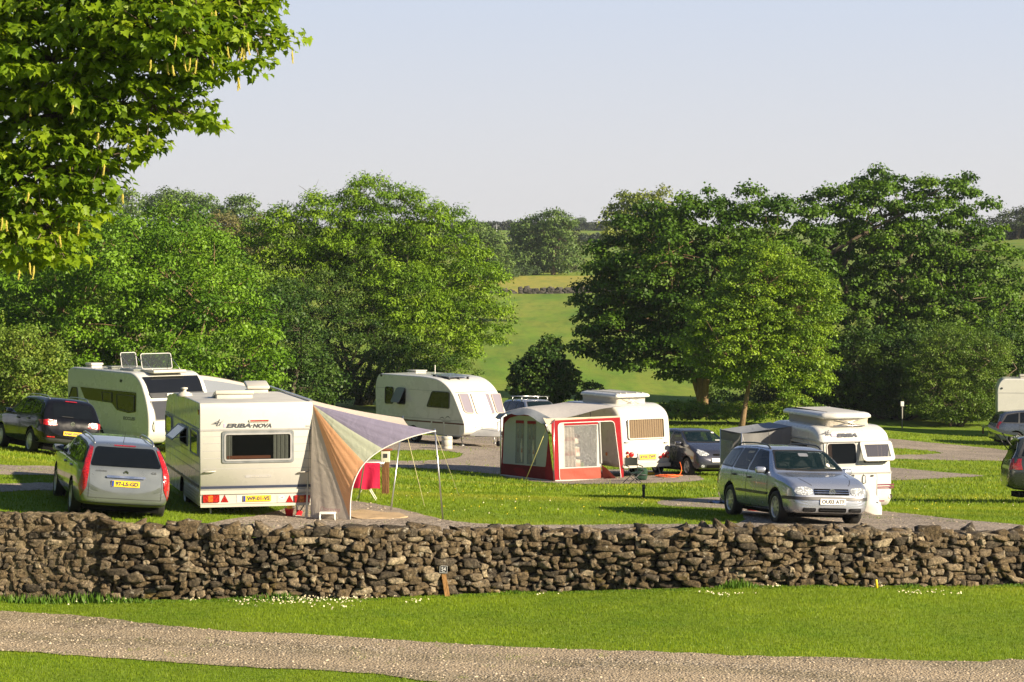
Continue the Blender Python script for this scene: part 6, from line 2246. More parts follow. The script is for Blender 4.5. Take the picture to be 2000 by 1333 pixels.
front_strip(ST, [(2.52, 1.91), (2.57, 1.83), (2.61, 1.76)], (1.0, .94), 'roof_light_frame', M_DGREY, .03)
front_strip(ST, [(2.65, 1.66), (2.70, 1.5), (2.74, 1.35), (2.77, 1.1)], (.98, .86), 'front_window', glass_dark('front_glass', (.05, .052, .06), 0, .05), .03)
front_strip(ST, [(2.645, 1.685), (2.70, 1.5), (2.74, 1.35), (2.775, 1.06)], (1.02, .90), 'window_surround', M_DGREY, .018)
d0 = Vector((.09, 0, -.15)).normalized()
fz = Face(ST, (2.60, 0, 1.835), (0, 1, 0), (-.5, 0, .86)); 
mb = MB(); lettering(mb, fz, 'STERLING', -.42, -.035, .50, .045, .06, 0, .04, .2); mb.build('lettering', M_WPL, ST, False)
ffl = Face(ST, (2.79, 0, 0), (0, 1, 0), (0, 0, 1))
mb = MB(); mb.tube([ffl.P(-.95, 1.05, 0), ffl.P(-.97, .95, .06), ffl.P(-.97, .82, .06), ffl.P(-.95, .72, 0)], .02, 6); mb.build('grab_handle', M_CREAM, ST)
zr = 2.57
def skylight(x, y, w, tilt, name='skylight'):
    mb = MB(); mb.rbox((x - .45, y - w / 2 - .04, zr - .05), (x + .45, y + w / 2 + .04, zr + .05), .03, 0)
    o = mb.build(name, M_CREAM, ST)
    fc = Face(ST, (x - .40, y, zr + .05), (0, 1, 0), (math.cos(tilt) * -1 * -.0 - .25, 0, 1))
    mb = MB(); out = rrect(-w / 2, 0, w / 2, .52, .07)
    plate(mb, fc, out, 0, .012, 0, True); mb.build('lid', glass_dark('skylight_acrylic', (.05, .055, .06), .62, .05), o, False)
    mb = MB(); ring(mb, fc, out, inset(out, .022), -.006, .018, 0); mb.build('lid_rim', M_GREY, o, False)
    mb = MB()
    for s in (1, -1): mb.tube([fc.P(s * w * .45, .45, 0), Vector((x + .2, y + s * w * .45, zr + .05))], .008, 5)
    mb.build('stay', M_ALU, o)
rq = roofF(ST, 2.58)
a, b = rq.px(313, 724); skylight(a + .2, b, 1.12, 0)
a, b = rq.px(256, 722); skylight(a + .2, b + .05, .58, 0)
a, b = rq.px(184, 717); roof_vent(ST, a, b, 2.57, .4, .4, .13)
a, b = rq.px(222, 720); roof_vent(ST, a, b, 2.57, .3, .3, .08)
hitch(ST, 2.6, 3.8); jockey(ST, 3.4, .1)
# its awning
def side_awning():
    w = ST.matrix_world
    c = w @ Vector((0, Ws / 2, 0)); c.z = gz(c.x, c.y)
    t = thing('porch_awning', c, 'pale awning roof with clear panels showing behind the boxy caravan roof', 'awning')
    L_ = lambda x, y, z: (w @ Vector((x, y, z))) - c
    Mw = cloth('awning_canvas', (.62, .56, .52), .3, 6); Mv = glass_dark('awning_film', (.22, .25, .33), .35, .15)
    x0, x1, yo = 1.9, -1.9, Ws / 2
    mb = MB(); mb.grid([[L_(x0 + (x1 - x0) * i / 8, yo + 2.3 * j / 6, 2.42 - .45 * (j / 6) ** 1.3 - .04 * math.sin(PI * i / 8) * math.sin(PI * j / 6)) for j in range(7)] for i in range(9)], 0, True); mb.build('roof_sheet', Mw, t, False)
    for nm, x in (('end_wall', x0), ('end_wall', x1)):
        mb = MB(); mb.grid([[L_(x, yo + 2.3 * j / 6, (2.40 - .45 * (j / 6) ** 1.3) if i == 0 else (1.95 if i == 1 else .05)) for j in range(7)] for i in (0, 1, 2)], 0, False); e = mb.build(nm, Mw, t, False)
        mb = MB(); mb.grid([[L_(x + (.012 if x > 0 else -.012), yo + .2 + 1.9 * j / 4, z - (.38 * ((.2 + 1.9 * j / 4) / 2.3) ** 1.3 if z > 2 else 0)) for j in range(5)] for z in (2.28, 1.0)], 0, False); mb.build('window', Mv, e, False)
    mb = MB(); mb.grid([[L_(x0 + (x1 - x0) * i / 8, yo + 2.3, z) for i in range(9)] for z in (1.95, .05)], 0); mb.build('front_wall', Mw, t, False)
side_awning()

# ---------------- white caravan in the middle
ang = math.atan2(-.749, .663)
Lw, Ww = 5.6, 2.36
SW = caravan('caravan', 'white caravan with three front windows and flat solar panel on its roof', (-1.86, 104.0, 0), ang, Lw, Ww, (1, -1), -2.40)
prof = round_prof([(-2.72, .36, .1), (2.5, .36, .05), (2.8, .50, .15), (2.8, .90, .25), (2.02, 2.18, .45), (1.3, 2.58, .6), (.4, 2.66, .5), (-2.6, 2.68, .30), (-2.8, 2.2, .3)])
shell(SW, prof, Ww, .05, [M_WHITE, M_WHITE], arches=[(-.35, .37)])
for s in (1, -1): wheel(SW, -.35, s * (Ww / 2 - .14), .31, s, 6, .19)
fs = rightF(SW, Ww)
p3 = lambda pts: [(720 + x / 8.887, 710 + y / 8.887) for x, y in pts]
p4 = lambda pts: [(860 + x / 7.407, 720 + y / 7.407) for x, y in pts]
window(SW, fs, pxpoly(fs, p3([(290, 400), (435, 410), (430, 705), (285, 695)]), .10), .03, .015)
window(SW, fs, pxpoly(fs, p3([(495, 415), (645, 432), (640, 718), (490, 705)]), .10), .03, .008, None, M_VOID)
window(SW, fs, pxpoly(fs, [(844, 764), (878.6, 766.5), (878, 799), (833, 795)], .10), .03, .015, None, M_GLASS, [(.55, .85, 0)], cm=M_PINK)
# propped-out pane
Rb = fs.rect(720 + 495 / 8.887, 710 + 424 / 8.887, 720 + 642 / 8.887, 710 + 712 / 8.887)
ff = Face(SW, fs.P((Rb[0] + Rb[2]) / 2, Rb[3], .02), fs.u, Vector((0, math.sin(R(30)), math.cos(R(30)))))
ww = (Rb[2] - Rb[0]) / 2; hg = Rb[3] - Rb[1]
mb = MB(); plate(mb, ff, rrect(-ww, -hg, ww, 0, .1), 0, .02, 0, True); mb.build('open_window', glass_dark('open_pane_pale', (.16, .17, .20), .1, .06), SW, False)
mb = MB()
plate(mb, fs, rrect(-2.78, 2.1, 2.0, 2.115, 0), -.002, .004, 0); plate(mb, fs, rrect(-2.72, .98, 2.74, 1.0, 0), -.002, .006, 0)
mb.build('panel_groove', M_GREY, SW, False)
mb = MB(); plate(mb, fs, rrect(-1.2, .84, .75, .90, 0), -.002, .008, 0); plate(mb, fs, rrect(.85, .84, 1.5, .90, 0), -.002, .008, 0); plate(mb, fs, rrect(1.6, .84, 2.78, .90, 0), -.002, .008, 0); mb.build('maroon_stripe', simple('maroon_stripe', (.10, .025, .03), .4), SW, False)
mb = MB(); plate(mb, fs, rrect(.82, .42, 1.55, .83, .03), -.002, .008, 0); plate(mb, fs, rrect(1.62, .45, 2.5, .80, .03), -.002, .008, 0); mb.build('locker_door', M_CREAM, SW, False)
mb = MB(); plate(mb, fs, rrect(-2.7, .37, 2.72, .41, .0), -.002, .012, 0); mb.build('floor_rail', M_GREY, SW, False)
# swift-bird emblem and script under the side window
mb = MB()
for o_ in (0, 6.5): mb.poly([fs.P(*fs.px(857 + o_ * 1.7 + x, 820 - o_ * .2 + y), .008) for x, y in ((0, 1), (4, -4.5), (8, -5.5), (12, -1), (7, -4), (4, -3))], 0)
mb.poly([fs.P(*fs.px(x, y), .009) for x, y in ((862, 822), (888, 823.5), (866, 823.6))], 0); mb.build('emblem', M_INK, SW, False)
mb = MB(); a, b = fs.px(745, 733); plate(mb, fs, oval(a, b, .06, .06), 0, .02); mb.build('marker_light', M_DGREY, SW, False)
# sloping front with three windows
v = Vector((2.02 - 2.8, 0, 2.18 - .90)); fz = Face(SW, (2.8, 0, .90), (0, 1, 0), v)
WH = simple('glare_white', (.85, .84, .80), .4)
def slope_window(pts, pane_glare, gm):
    o = window(SW, fz, pxpoly(fz, p4(pts), .09), .03, .03, simple('peach_frame', (.44, .37, .32), .4), gm, None)
    return o
gblind = glass_dark('lilac_blind_pane', (.22, .20, .24), 0, .06)
slope_window([(255, 365), (395, 368), (488, 660), (385, 655), (340, 625)], 0, gblind)
o_ = slope_window([(430, 366), (690, 368), (790, 664), (525, 666)], 1, gblind)
mb = MB(); mb.poly([fz.P(a, b, .034) for a, b in pxpoly(fz, p4([(440, 374), (640, 376), (742, 656), (530, 658)]), .06)], 0); mb.build('pane_glare', WH, o_, False)  # white sheet over the middle pane paints the sun's reflection
slope_window([(725, 368), (858, 366), (920, 640), (905, 652), (815, 652)], 0, gblind)
mb = MB(); plate(mb, fz, rrect(-1.0, 1.375, 1.0, 1.40, .01), 0, .03, 0); mb.build('awning_rail', M_CREAM, SW, False)
fv = Face(SW, (2.8, 0, 0), (0, 1, 0), (0, 0, 1))
mb = MB(); plate(mb, fv, rrect(-.95, .62, .95, .635, 0), 0, .006, 0); plate(mb, fv, oval(-.62, .72, .03, .03, 10), 0, .02, 0); plate(mb, fv, rrect(-.33, .69, -.22, .74, .02), 0, .02, 0); mb.build('locker_catch', M_GREY, SW, False)
# drawbar cover, jockey wheel
mb = MB(); rows = []
for i in range(9):
    f = i / 8; x = 2.7 + 1.0 * f; w_ = .72 * (1 - f) ** .7 + .10; h_ = .30 * (1 - f * .35)
    rows.append([Vector((x, w_ * math.cos(PI * k / 8), .40 + h_ * math.sin(PI * k / 8))) for k in range(9)])
mb.grid(rows, 0, True); mb.build('drawbar_cover', M_GREY, SW, False)
hitch(SW, 2.6, 3.75, .38); jockey(SW, 3.55, -.1, .95)
for y in (-.85, .85): steady(SW, 2.2, y, .38, .1); 
for y in (-.85,): steady(SW, -2.3, y, .38, -.1)
rq = roofF(SW, 2.67)
mb = MB(); mb.box((.05, -.75, -.015), (1.15, .35, .015), 0, Matrix.Translation((.2, 0, 2.73)) @ Matrix.Rotation(R(4), 4, 'Y')); 
for y in (-.7, -.2, .28): mb.box((1.22, y, 2.5), (1.32, y + .05, 2.66), 1); mb.box((.3, y, 2.6), (.4, y + .05, 2.72), 1)
n = NT('solar_cells'); b_ = n.bsdf((.10, .11, .16), .25, 0, .6); mb.build('solar_panel', [n.m, M_DGREY], SW)
for px, py, s, h in ((772, 723, .30, .04), (806, 724, .4, .05), (816, 724, .3, .05), (847, 723, .55, .08)):
    a, b = rq.px(px, py + 2); roof_vent(SW, max(-2.4, min(.2, a)), max(-.7, min(.7, b)), 2.67, s, s, h)
mb = MB(); a, b = rq.px(846, 724); mb.tube([(-.4, 0, 2.6), (-.4, 0, 3.05)], .015, 6); mb.build('aerial', M_WPL, SW)


# ---------------- small pop-top caravans
def poptop(t, x0, x1, hw, z0, z1, zl, nose=.1, bell=None, stripe=False):
    """bellows and lid of a lifting roof"""
    mb = MB()
    P0 = rpoly([(x0 + .12, -hw + .07), (x1 - .12, -hw + .07), (x1 - .05, -hw * .45), (x1 - .05, hw * .45), (x1 - .12, hw - .07), (x0 + .12, hw - .07)], .12)
    n = len(P0); rows = []
    for k in range(6):
        f = k / 5; s = .025 * math.sin(f * PI)
        rows.append([Vector((x * (1 - s * .4), y * (1 - s * 1.2), z0 + (z1 - z0) * f)) for x, y in P0])
    mb.grid(rows, 0, True, closed=True)
    mb.build('bellows', bell or cloth('bellows_canvas', (.58, .53, .44), .3, 10), t)
    mb = MB(); rows = []
    for d, z in ((.05, z1 - .01), (0, z1), (0, z1 + (zl - z1) * .45), (.05, z1 + (zl - z1) * .8), (.14, zl), (.24, zl + .012)):
        Q = inset(rpoly([(x0, -hw), (x1 - .16, -hw), (x1, -hw * .55), (x1, hw * .55), (x1 - .16, hw), (x0, hw)], .10), d)
        rows.append([Vector((x, y, z)) for x, y in Q])
    mb.grid(rows, 0, True, closed=True); mb.poly(rows[-1], 1); mb.poly(rows[0], 0)
    o = mb.build('roof_lid', [M_WHITE, M_ROOFW], t)
    for s in (0,):
        mb = MB()
        for xe in (x1, x0):
            sg = 1 if xe == x1 else -1
            mb.tube([(xe - sg * .02, -.3, z0 + .02), (xe - sg * .02, .28, z1 - .02)], .010, 5); mb.tube([(xe - sg * .02, .3, z0 + .02), (xe - sg * .02, -.28, z1 - .02)], .010, 5)
            mb.tube([(xe - sg * .02, -.38, z0 + .015), (xe - sg * .02, .38, z0 + .015)], .016, 5)
        mb.build('roof_lifter', M_ALU, t)
    if stripe:
        mb = MB()
        for y in (-.42, -.2, .2, .42): mb.box((x0 + .1, y - .02, zl - .005), (x1 - .2, y + .02, zl + .022), 0)
        mb.build('roof_rib', M_ROOFW, t)


# with the red awning
ang = math.atan2(.866, -.5)
Lp, Wp = 4.2, 1.95
PK = caravan('caravan', 'small cream caravan with ribbed raised roof and pink curtains beside the red awning', (3.41, 84.0, 0), ang, Lp, Wp, (-1, 1), -1.95)
prof = round_prof([(-1.98, .38, .1), (1.9, .38, .15), (2.1, .7, .3), (2.08, 1.3, .3), (1.9, 1.95, .4), (1.45, 2.33, .4), (-1.45, 2.36, .45), (-1.98, 2.1, .45), (-2.1, 1.3, .4), (-2.1, .55, .2)])
shell(PK, prof, Wp, .16, [M_WHITE, M_WHITE], arches=[(-.1, .36)])
for s in (1, -1): wheel(PK, -.1, s * (Wp / 2 - .14), .29, s, 6, .18)
fr = rearF(PK, Lp)
fr.o = Vector((-2.085, 0, 0))
g4 = lambda x, y: (950 + x / 4, 740 + y / 4)
x0, y0 = g4(1105, 308); x1, y1 = g4(1392, 472)
a0, b0, a1, b1 = fr.rect(x0, y0, x1, y1)
fw_ = Face(PK, (-2.06, 0, 1.7), (0, -1, 0), (.09, 0, 1))
window(PK, fw_, rrect(a0, b0 - 1.7, a1, b1 - 1.7, .08), .04, .03, M_CREAM, glass_dark('amber_pane', (.01, .01, .01), .7), [(0, .5, 0), (.5, 1.0, 0)], cm=cloth('peach_curtain', (.72, .46, .30), .2, 22))
fr.o = Vector((-2.105, 0, 0))
mb = MB(); plate(mb, fr, [fr.px(*g4(*p)) for p in ((1178, 584), (1350, 584), (1335, 634), (1190, 634))], -.03, .02, 0); mb.build('plate_recess', M_GREY, PK, False)
pa = fr.px(*g4(1258, 610)); f_ = Face(PK, (-2.13, 0, 0), (0, -1, 0), (0, 0, 1)); number_plate(PK, f_, pa[0], pa[1], .60, .15, 'RY04 ZWF', M_YEL)
for s, lst in ((0, [(1132, 594, 20, 0), (1101, 579, 11, 0), (1101, 608, 11, 1)]), (1, [(1388, 597, 20, 0), (1417, 581, 11, 0), (1416, 610, 11, 1), (1357, 611, 11, 0)])):
    for x, y, r_, k in lst:
        a, b = fr.px(*g4(x, y)); mb = MB(); rr = r_ / 4 / 61
        Mx = Matrix.Translation(fr.P(a, b, 0)) 
        mb.lathe([(rr * 1.05, .03), (rr, -.035), (rr * .7, -.05), (0, -.055)], 16, 0, 'x', Mx); mb.build('tail_light', M_RED if k == 0 else M_ORANGE, PK)
for x in (1095, 1402):
    a, b = fr.px(*g4(x, 497)); mb = MB(); mb.rbox((-.03, -.07, -.02), (.03, .07, .02), .012, 0, Matrix.Translation(fr.P(a, b, .01))); mb.build('grab_handle', M_GREY, PK)
mb = MB(); plate(mb, fr, rrect(-.9, .38, .9, .5, .05), -.06, .05, 0); mb.build('bumper_panel', M_CREAM, PK, False)
poptop(PK, -1.35, 1.0, .66, 2.30, 2.56, 2.68, bell=cloth('pale_bellows', (.66, .62, .55), .3, 10), stripe=True)
# near side wall is seen through the awning: door and waist line
fl = leftF(PK, Wp)
mb = MB(); ring(mb, fl, rrect(-.35, .5, .35, 2.1, .12), inset(rrect(-.35, .5, .35, 2.1, .12), .03), -.003, .012, 0); mb.build('door_frame', M_GREY, PK, False)
mb = MB(); plate(mb, fl, oval(1.3, .78, .06, .06, 12), 0, .012); mb.build('side_reflector', M_ORANGE, PK, False)
for y in (.7, -.7): steady(PK, -1.7, y, .4, -.2)
hitch(PK, 1.9, 3.0); jockey(PK, 2.8, .1)
rf = roofF(PK, 2.36)

# pop-top caravan on the right with the grey awning
ang = math.atan2(-.956, .292)
Le, We = 3.7, 1.72
ER = caravan('caravan', 'small white pop-top caravan with plum red stripes behind the silver estate car with roof rails', (6.8, 58.5, 0), ang, Le, We, (1, -1), -.53)
prof = round_prof([(-1.75, .24, .1), (1.72, .22, .06), (1.85, .35, .1), (1.86, .98, .12), (1.82, 1.02, .03), (1.72, 1.62, .06), (1.75, 1.66, .03), (1.62, 1.86, .15), (1.3, 1.98, .2), (-1.0, 2.0, .4), (-1.7, 1.6, .5), (-1.8, .9, .3)])
shell(ER, prof, We, .14, [M_WHITE, M_WHITE], arches=[(-.15, .35)])
for s in (1, -1): wheel(ER, -.15, s * (We / 2 - .14), .29, s, 6, .18)
g5 = lambda x, y: (1380 + x / 4.76, 760 + y / 4.76)
g6 = lambda x, y: (1510 + x / 8.0, 780 + y / 8.0)
g7 = lambda x, y: (1540 + x / 8.887, 880 + y / 8.887)
fu = Face(ER, (1.82, 0, 1.02), (0, 1, 0), (-.10, 0, .60))
flo = Face(ER, (1.855, 0, 0), (0, 1, 0), (0, 0, 1))
fto = Face(ER, (1.75, 0, 1.66), (0, 1, 0), (-.13, 0, .20))
letters_px(ER, fto, 'ERIBA', *g6(993, 540), *g6(1310, 600), M_INK, .02, .05, .22)
mb = MB(); swash(mb, fto, *g6(735, 485), *g6(945, 585), .02); mb.build('emblem', M_INK, ER, False)
mb = MB(); bar(mb, fto, *g6(905, 545), *g6(985, 590), .018); mb.build('lilac_flash', M_LILAC, ER, False)
# two front windows, the right one propped open
mb = MB(); ring(mb, fu, rrect(*fu.rect(*g6(800, 645), *g7(1290, 280)), .03), rrect(*fu.rect(*g6(835, 680), *g7(1190, 255)), .06), 0, .014); mb.build('window_surround', M_ROOFW, ER, False)
ra = fu.rect(*g6(832, 678), *g7(1185, 258))
window(ER, fu, rrect(*ra, .09), .025, .02, M_GREY, glass_dark('front_pane', (.004, .005, .005), .5), [(.0, .16, 0)], cm=cloth('brown_curtain', (.16, .09, .07), .1, 20))
rb = fu.rect(*g6(1360, 690), *g7(1740, 235))
window(ER, fu, rrect(*rb, .09), .03, .006, M_CREAM, M_VOID, [(0, .3, 0), (.6, 1, 0)], cm=M_PINK)
hg = rb[3] - rb[1]; ww = (rb[2] - rb[0]) / 2
ff = Face(ER, fu.P((rb[0] + rb[2]) / 2 + .02, rb[3] + .02, .03), (0, 1, 0), Vector((-math.sin(R(30)), 0, math.cos(R(30)))))
out = rrect(-ww - .04, -hg * 1.02, ww + .04, .03, .09)
mb = MB(); ring(mb, ff, out, inset(out, .095), 0, .03, 0); mb.poly([ff.P(a, b, .02) for a, b in inset(out, .09)], 1)
mb.tube([ff.P(ww, -hg * .6, 0), fu.P(rb[2] - .02, rb[1] + .12, 0)], .007, 5, 2)
mb.build('open_window', [M_WHITE, glass_dark('propped_pane', (.10, .10, .125), .35, .06), M_DGREY], ER, False)
mb = MB(); plate(mb, flo, rrect(-.82, .955, .82, .985, .0), -.01, .02, 0); plate(mb, fto, rrect(-.80, -.02, .80, .005, 0), -.01, .02, 0); mb.build('waist_trim', M_GREY, ER, False)
mb = MB(); lr = flo.rect(*g7(985, 405), *g7(1540, 870)); ring(mb, flo, rrect(*lr, .05), inset(rrect(*lr, .05), .012), -.002, .006, 0); mb.build('gas_locker_door', M_GREY, ER, False)
for x in (1115, 1450):
    a, b = flo.px(*g7(x, 440)); mb = MB(); plate(mb, flo, rrect(a - .035, b - .02, a + .035, b + .02, .015), 0, .02); mb.build('locker_catch', M_DGREY, ER, False)
mb = MB(); mb.tube([flo.P(*flo.px(*g7(1300, 425)), 0), flo.P(*flo.px(*g7(1318, 440)), .06), flo.P(*flo.px(*g7(1318, 560)), .06), flo.P(*flo.px(*g7(1295, 575)), 0)], .014, 6); mb.build('grab_handle', M_GREY, ER)
mb = MB(); bar(mb, flo, *g7(1390, 470), *g7(1525, 525), .006); mb.build('notice_sticker', M_WPL, ER, False)
MS = simple('plum_stripe', (.16, .015, .05), .4)
mb = MB()
for y0, y1 in ((585, 605), (625, 642), (652, 662)): bar(mb, flo, *g7(1545, y0 - 2), *g7(1830, y1), .006)
mb.build('plum_stripe', MS, ER, False)
a, b = flo.px(*g7(1770, 795)); mb = MB(); mb.lathe([(.05, 0), (.05, -.06), (.03, -.10), (0, -.10)], 12, 0, 'x', Matrix.Translation(flo.P(a, b, 0)) @ Matrix.Rotation(PI, 4, 'Z') @ Matrix.Rotation(PI, 4, 'Z')); mb.build('mains_inlet', M_CREAM, ER)
poptop(ER, -.95, 1.42, .62, 1.97, 2.15, 2.27)
fr_ = rightF(ER, We)
pa = fr_.rect(*g5(800, 430), *g5(985, 600)); window(ER, fr_, rrect(.15, 1.05, 1.15, 1.62, .06), .04, .012, M_CREAM)
mb = MB(); plate(mb, fr_, rrect(-1.5, 1.66, 1.6, 1.68, 0), -.01, .02, 0); mb.build('awning_rail', M_ALU, ER, False)
# white drawbar fairing and hitch parts in front
hitch(ER, 1.7, 2.7, .30)
mb = MB(); jx = 2.45
mb.lathe([(0, -.035), (.10, -.035), (.11, 0), (.10, .035), (0, .035)], 16, 1, 'y', Matrix.Translation((jx, .12, .11))); mb.tube([(jx, .12, .15), (jx, .12, .6)], .025, 6); mb.build('jockey_wheel', [M_GALV, M_BLACK], ER)
def fairing():
    Y0 = 56.3
    pts = [(1381 / 8.887 + 1540, 625 / 8.887 + 880), (1345, 730), (1310, 900), (1305, 1050), (1590, 1150), (1620, 1120), (1625, 1000), (1590, 890), (1500, 740), (1420, 640)]
    P = [g7(1381, 625)] + [g7(*p) for p in pts[1:]]
    W_ = [ER.matrix_world.inverted() @ at(x, y, Y0 + .25 * (x - 1690) / 30) for x, y in P]
    mb = MB()
    c = sum(W_, Vector()) / len(W_)
    nrm = (ER.matrix_world.to_3x3().inverted() @ Vector((-.15, -1, .25))).normalized()
    n = len(W_)
    mid = [p.lerp(c, .35) + nrm * .10 for p in W_]; inner = [p.lerp(c, .75) + nrm * .14 for p in W_]
    mb.grid([W_, mid, inner], 0, True, closed=True); mb.add(inner + [c + nrm * .15], [(i, (i + 1) % n, n) for i in range(n)], 0, True)
    back = [p - nrm * .03 for p in W_]
    mb.grid([back, W_], 0, False, closed=True); mb.poly(back[::-1], 0)
    a = c + nrm * .15; mb.box(a - Vector((.01, .06, .012)) + Vector((0, .2, -.02)), a + Vector((.01, .06, .012)) + Vector((0, .2, -.02)), 1)
    mb.build('drawbar_fairing', [M_WHITE, MS], ER, False)
fairing()

# ---------------- white caravan at the far right
ang = R(-8)
FR_ = thing('caravan', ((1945 - CX) / F * 127 + 2.85, 127.4, gz(((1945 - CX) / F * 127) + 2.85, 127.4)), 'plain white caravan side on at the right edge behind the blue grey people carrier', 'caravan', ang, 'caravans pitched on the campsite')
prof = round_prof([(-2.72, .36, .1), (2.5, .36, .05), (2.7, .5, .15), (2.6, 2.3, .3), (2.2, 2.68, .3), (-2.5, 2.70, .25), (-2.72, 2.3, .25)])
shell(FR_, prof, 2.2, .05, [M_WHITE, M_WHITE], arches=[(-.3, .37)])
for s in (1, -1): wheel(FR_, -.3, s * .96, .31, s, 6, .19)
fs = rightF(FR_, 2.2)
mb = MB(); plate(mb, fs, rrect(-2.7, 2.02, 2.6, 2.045, 0), -.002, .006, 0); plate(mb, fs, rrect(-2.7, .9, 2.6, .93, 0), -.002, .006, 0); mb.build('panel_groove', M_GREY, FR_, False)
mb = MB(); plate(mb, fs, oval(-2.5, 2.25, .05, .05), 0, .02); mb.build('marker_light', M_DGREY, FR_, False)
window(FR_, fs, rrect(-.6, 1.2, .3, 1.8, .08), .03, .015)
roof_vent(FR_, -1.3, 0, 2.69, .6, .6, .16); mb = MB(); mb.tube([(-.9, .2, 2.6), (-.9, .2, 3.25)], .014, 6); mb.tube([(-1.3, .2, 3.2), (-.5, .2, 3.25)], .012, 5); mb.build('aerial', M_WPL, FR_)
# ------------------------------------------------------------------ red awning
def film_mat():
    n = NT('crinkled_film'); b = n.bsdf((.30, .31, .32), .12, 0, 0, .9)
    g = n.coords(); z = n.noise(g, 7, 6, .7, 1.2)
    n.l(n.bump(z.outputs[0], 1.0, .12), b.inputs['Normal'])
    t = n.n('ShaderNodeBsdfTransparent'); mx = n.n('ShaderNodeMixShader'); mx.inputs[0].default_value = .42
    n.l(b.outputs[0], mx.inputs[1]); n.l(t.outputs[0], mx.inputs[2]); n.l(mx.outputs[0], n.out.inputs[0])
    return n.m


M_FILM = film_mat()
M_REDC = cloth('red_canvas', (.31, .010, .016), .2, 5)
M_BRICK = cloth('brick_canvas', (.42, .10, .07), .2, 7)
M_PALE = cloth('pale_grey_canvas', (.56, .57, .55), .25, 5)
M_ROOFC = cloth('awning_roof_canvas', (.58, .56, .54), .25, 5)
M_CREAMC = cloth('cream_gusset_canvas', (.60, .53, .42), .25, 5)
M_PIPE = simple('white_piping', (.75, .74, .70), .6)
M_ROPE = simple('yellow_rope', (.72, .66, .20), .7)


def striped_cloth():
    n = NT('striped_curtain'); b = n.bsdf((.7, .6, .5), .85, 0, 0, .2)
    sp = n.n('ShaderNodeSeparateXYZ'); n.l(n.coords(), sp.inputs[0])
    w = n.math('FRACT', n.math('MULTIPLY', sp.outputs[2], 2.2))
    n.l(n.ramp(w, [(.0, (.62, .54, .44)), (.70, (.62, .54, .44)), (.74, (.40, .12, .08)), (.9, (.50, .30, .2))]), b.inputs['Base Color'])
    return n.m


M_STRIPE = striped_cloth()


def cloth_quad(mb, fc, p00, p10, p11, p01, c=0.0, m=0, nu=8, nv=8, sag=.0, wrinkle=.012, seed=0):
    """cloth panel between four points of a face (a, b), gently wrinkled"""
    r = random.Random(seed); ph = [r.uniform(0, 6) for _ in range(4)]
    rows = []
    for i in range(nv + 1):
        v = i / nv; row = []
        for j in range(nu + 1):
            u = j / nu
            a = (p00[0] * (1 - u) + p10[0] * u) * (1 - v) + (p01[0] * (1 - u) + p11[0] * u) * v
            b = (p00[1] * (1 - u) + p10[1] * u) * (1 - v) + (p01[1] * (1 - u) + p11[1] * u) * v
            k = math.sin(PI * u) * math.sin(PI * v)
            row.append(fc.P(a, b, c + wrinkle * k * (math.sin(7 * u + ph[0]) + math.sin(9 * u + 4 * v + ph[1])) - sag * k))
        rows.append(row)
    return mb.grid(rows, m, True)


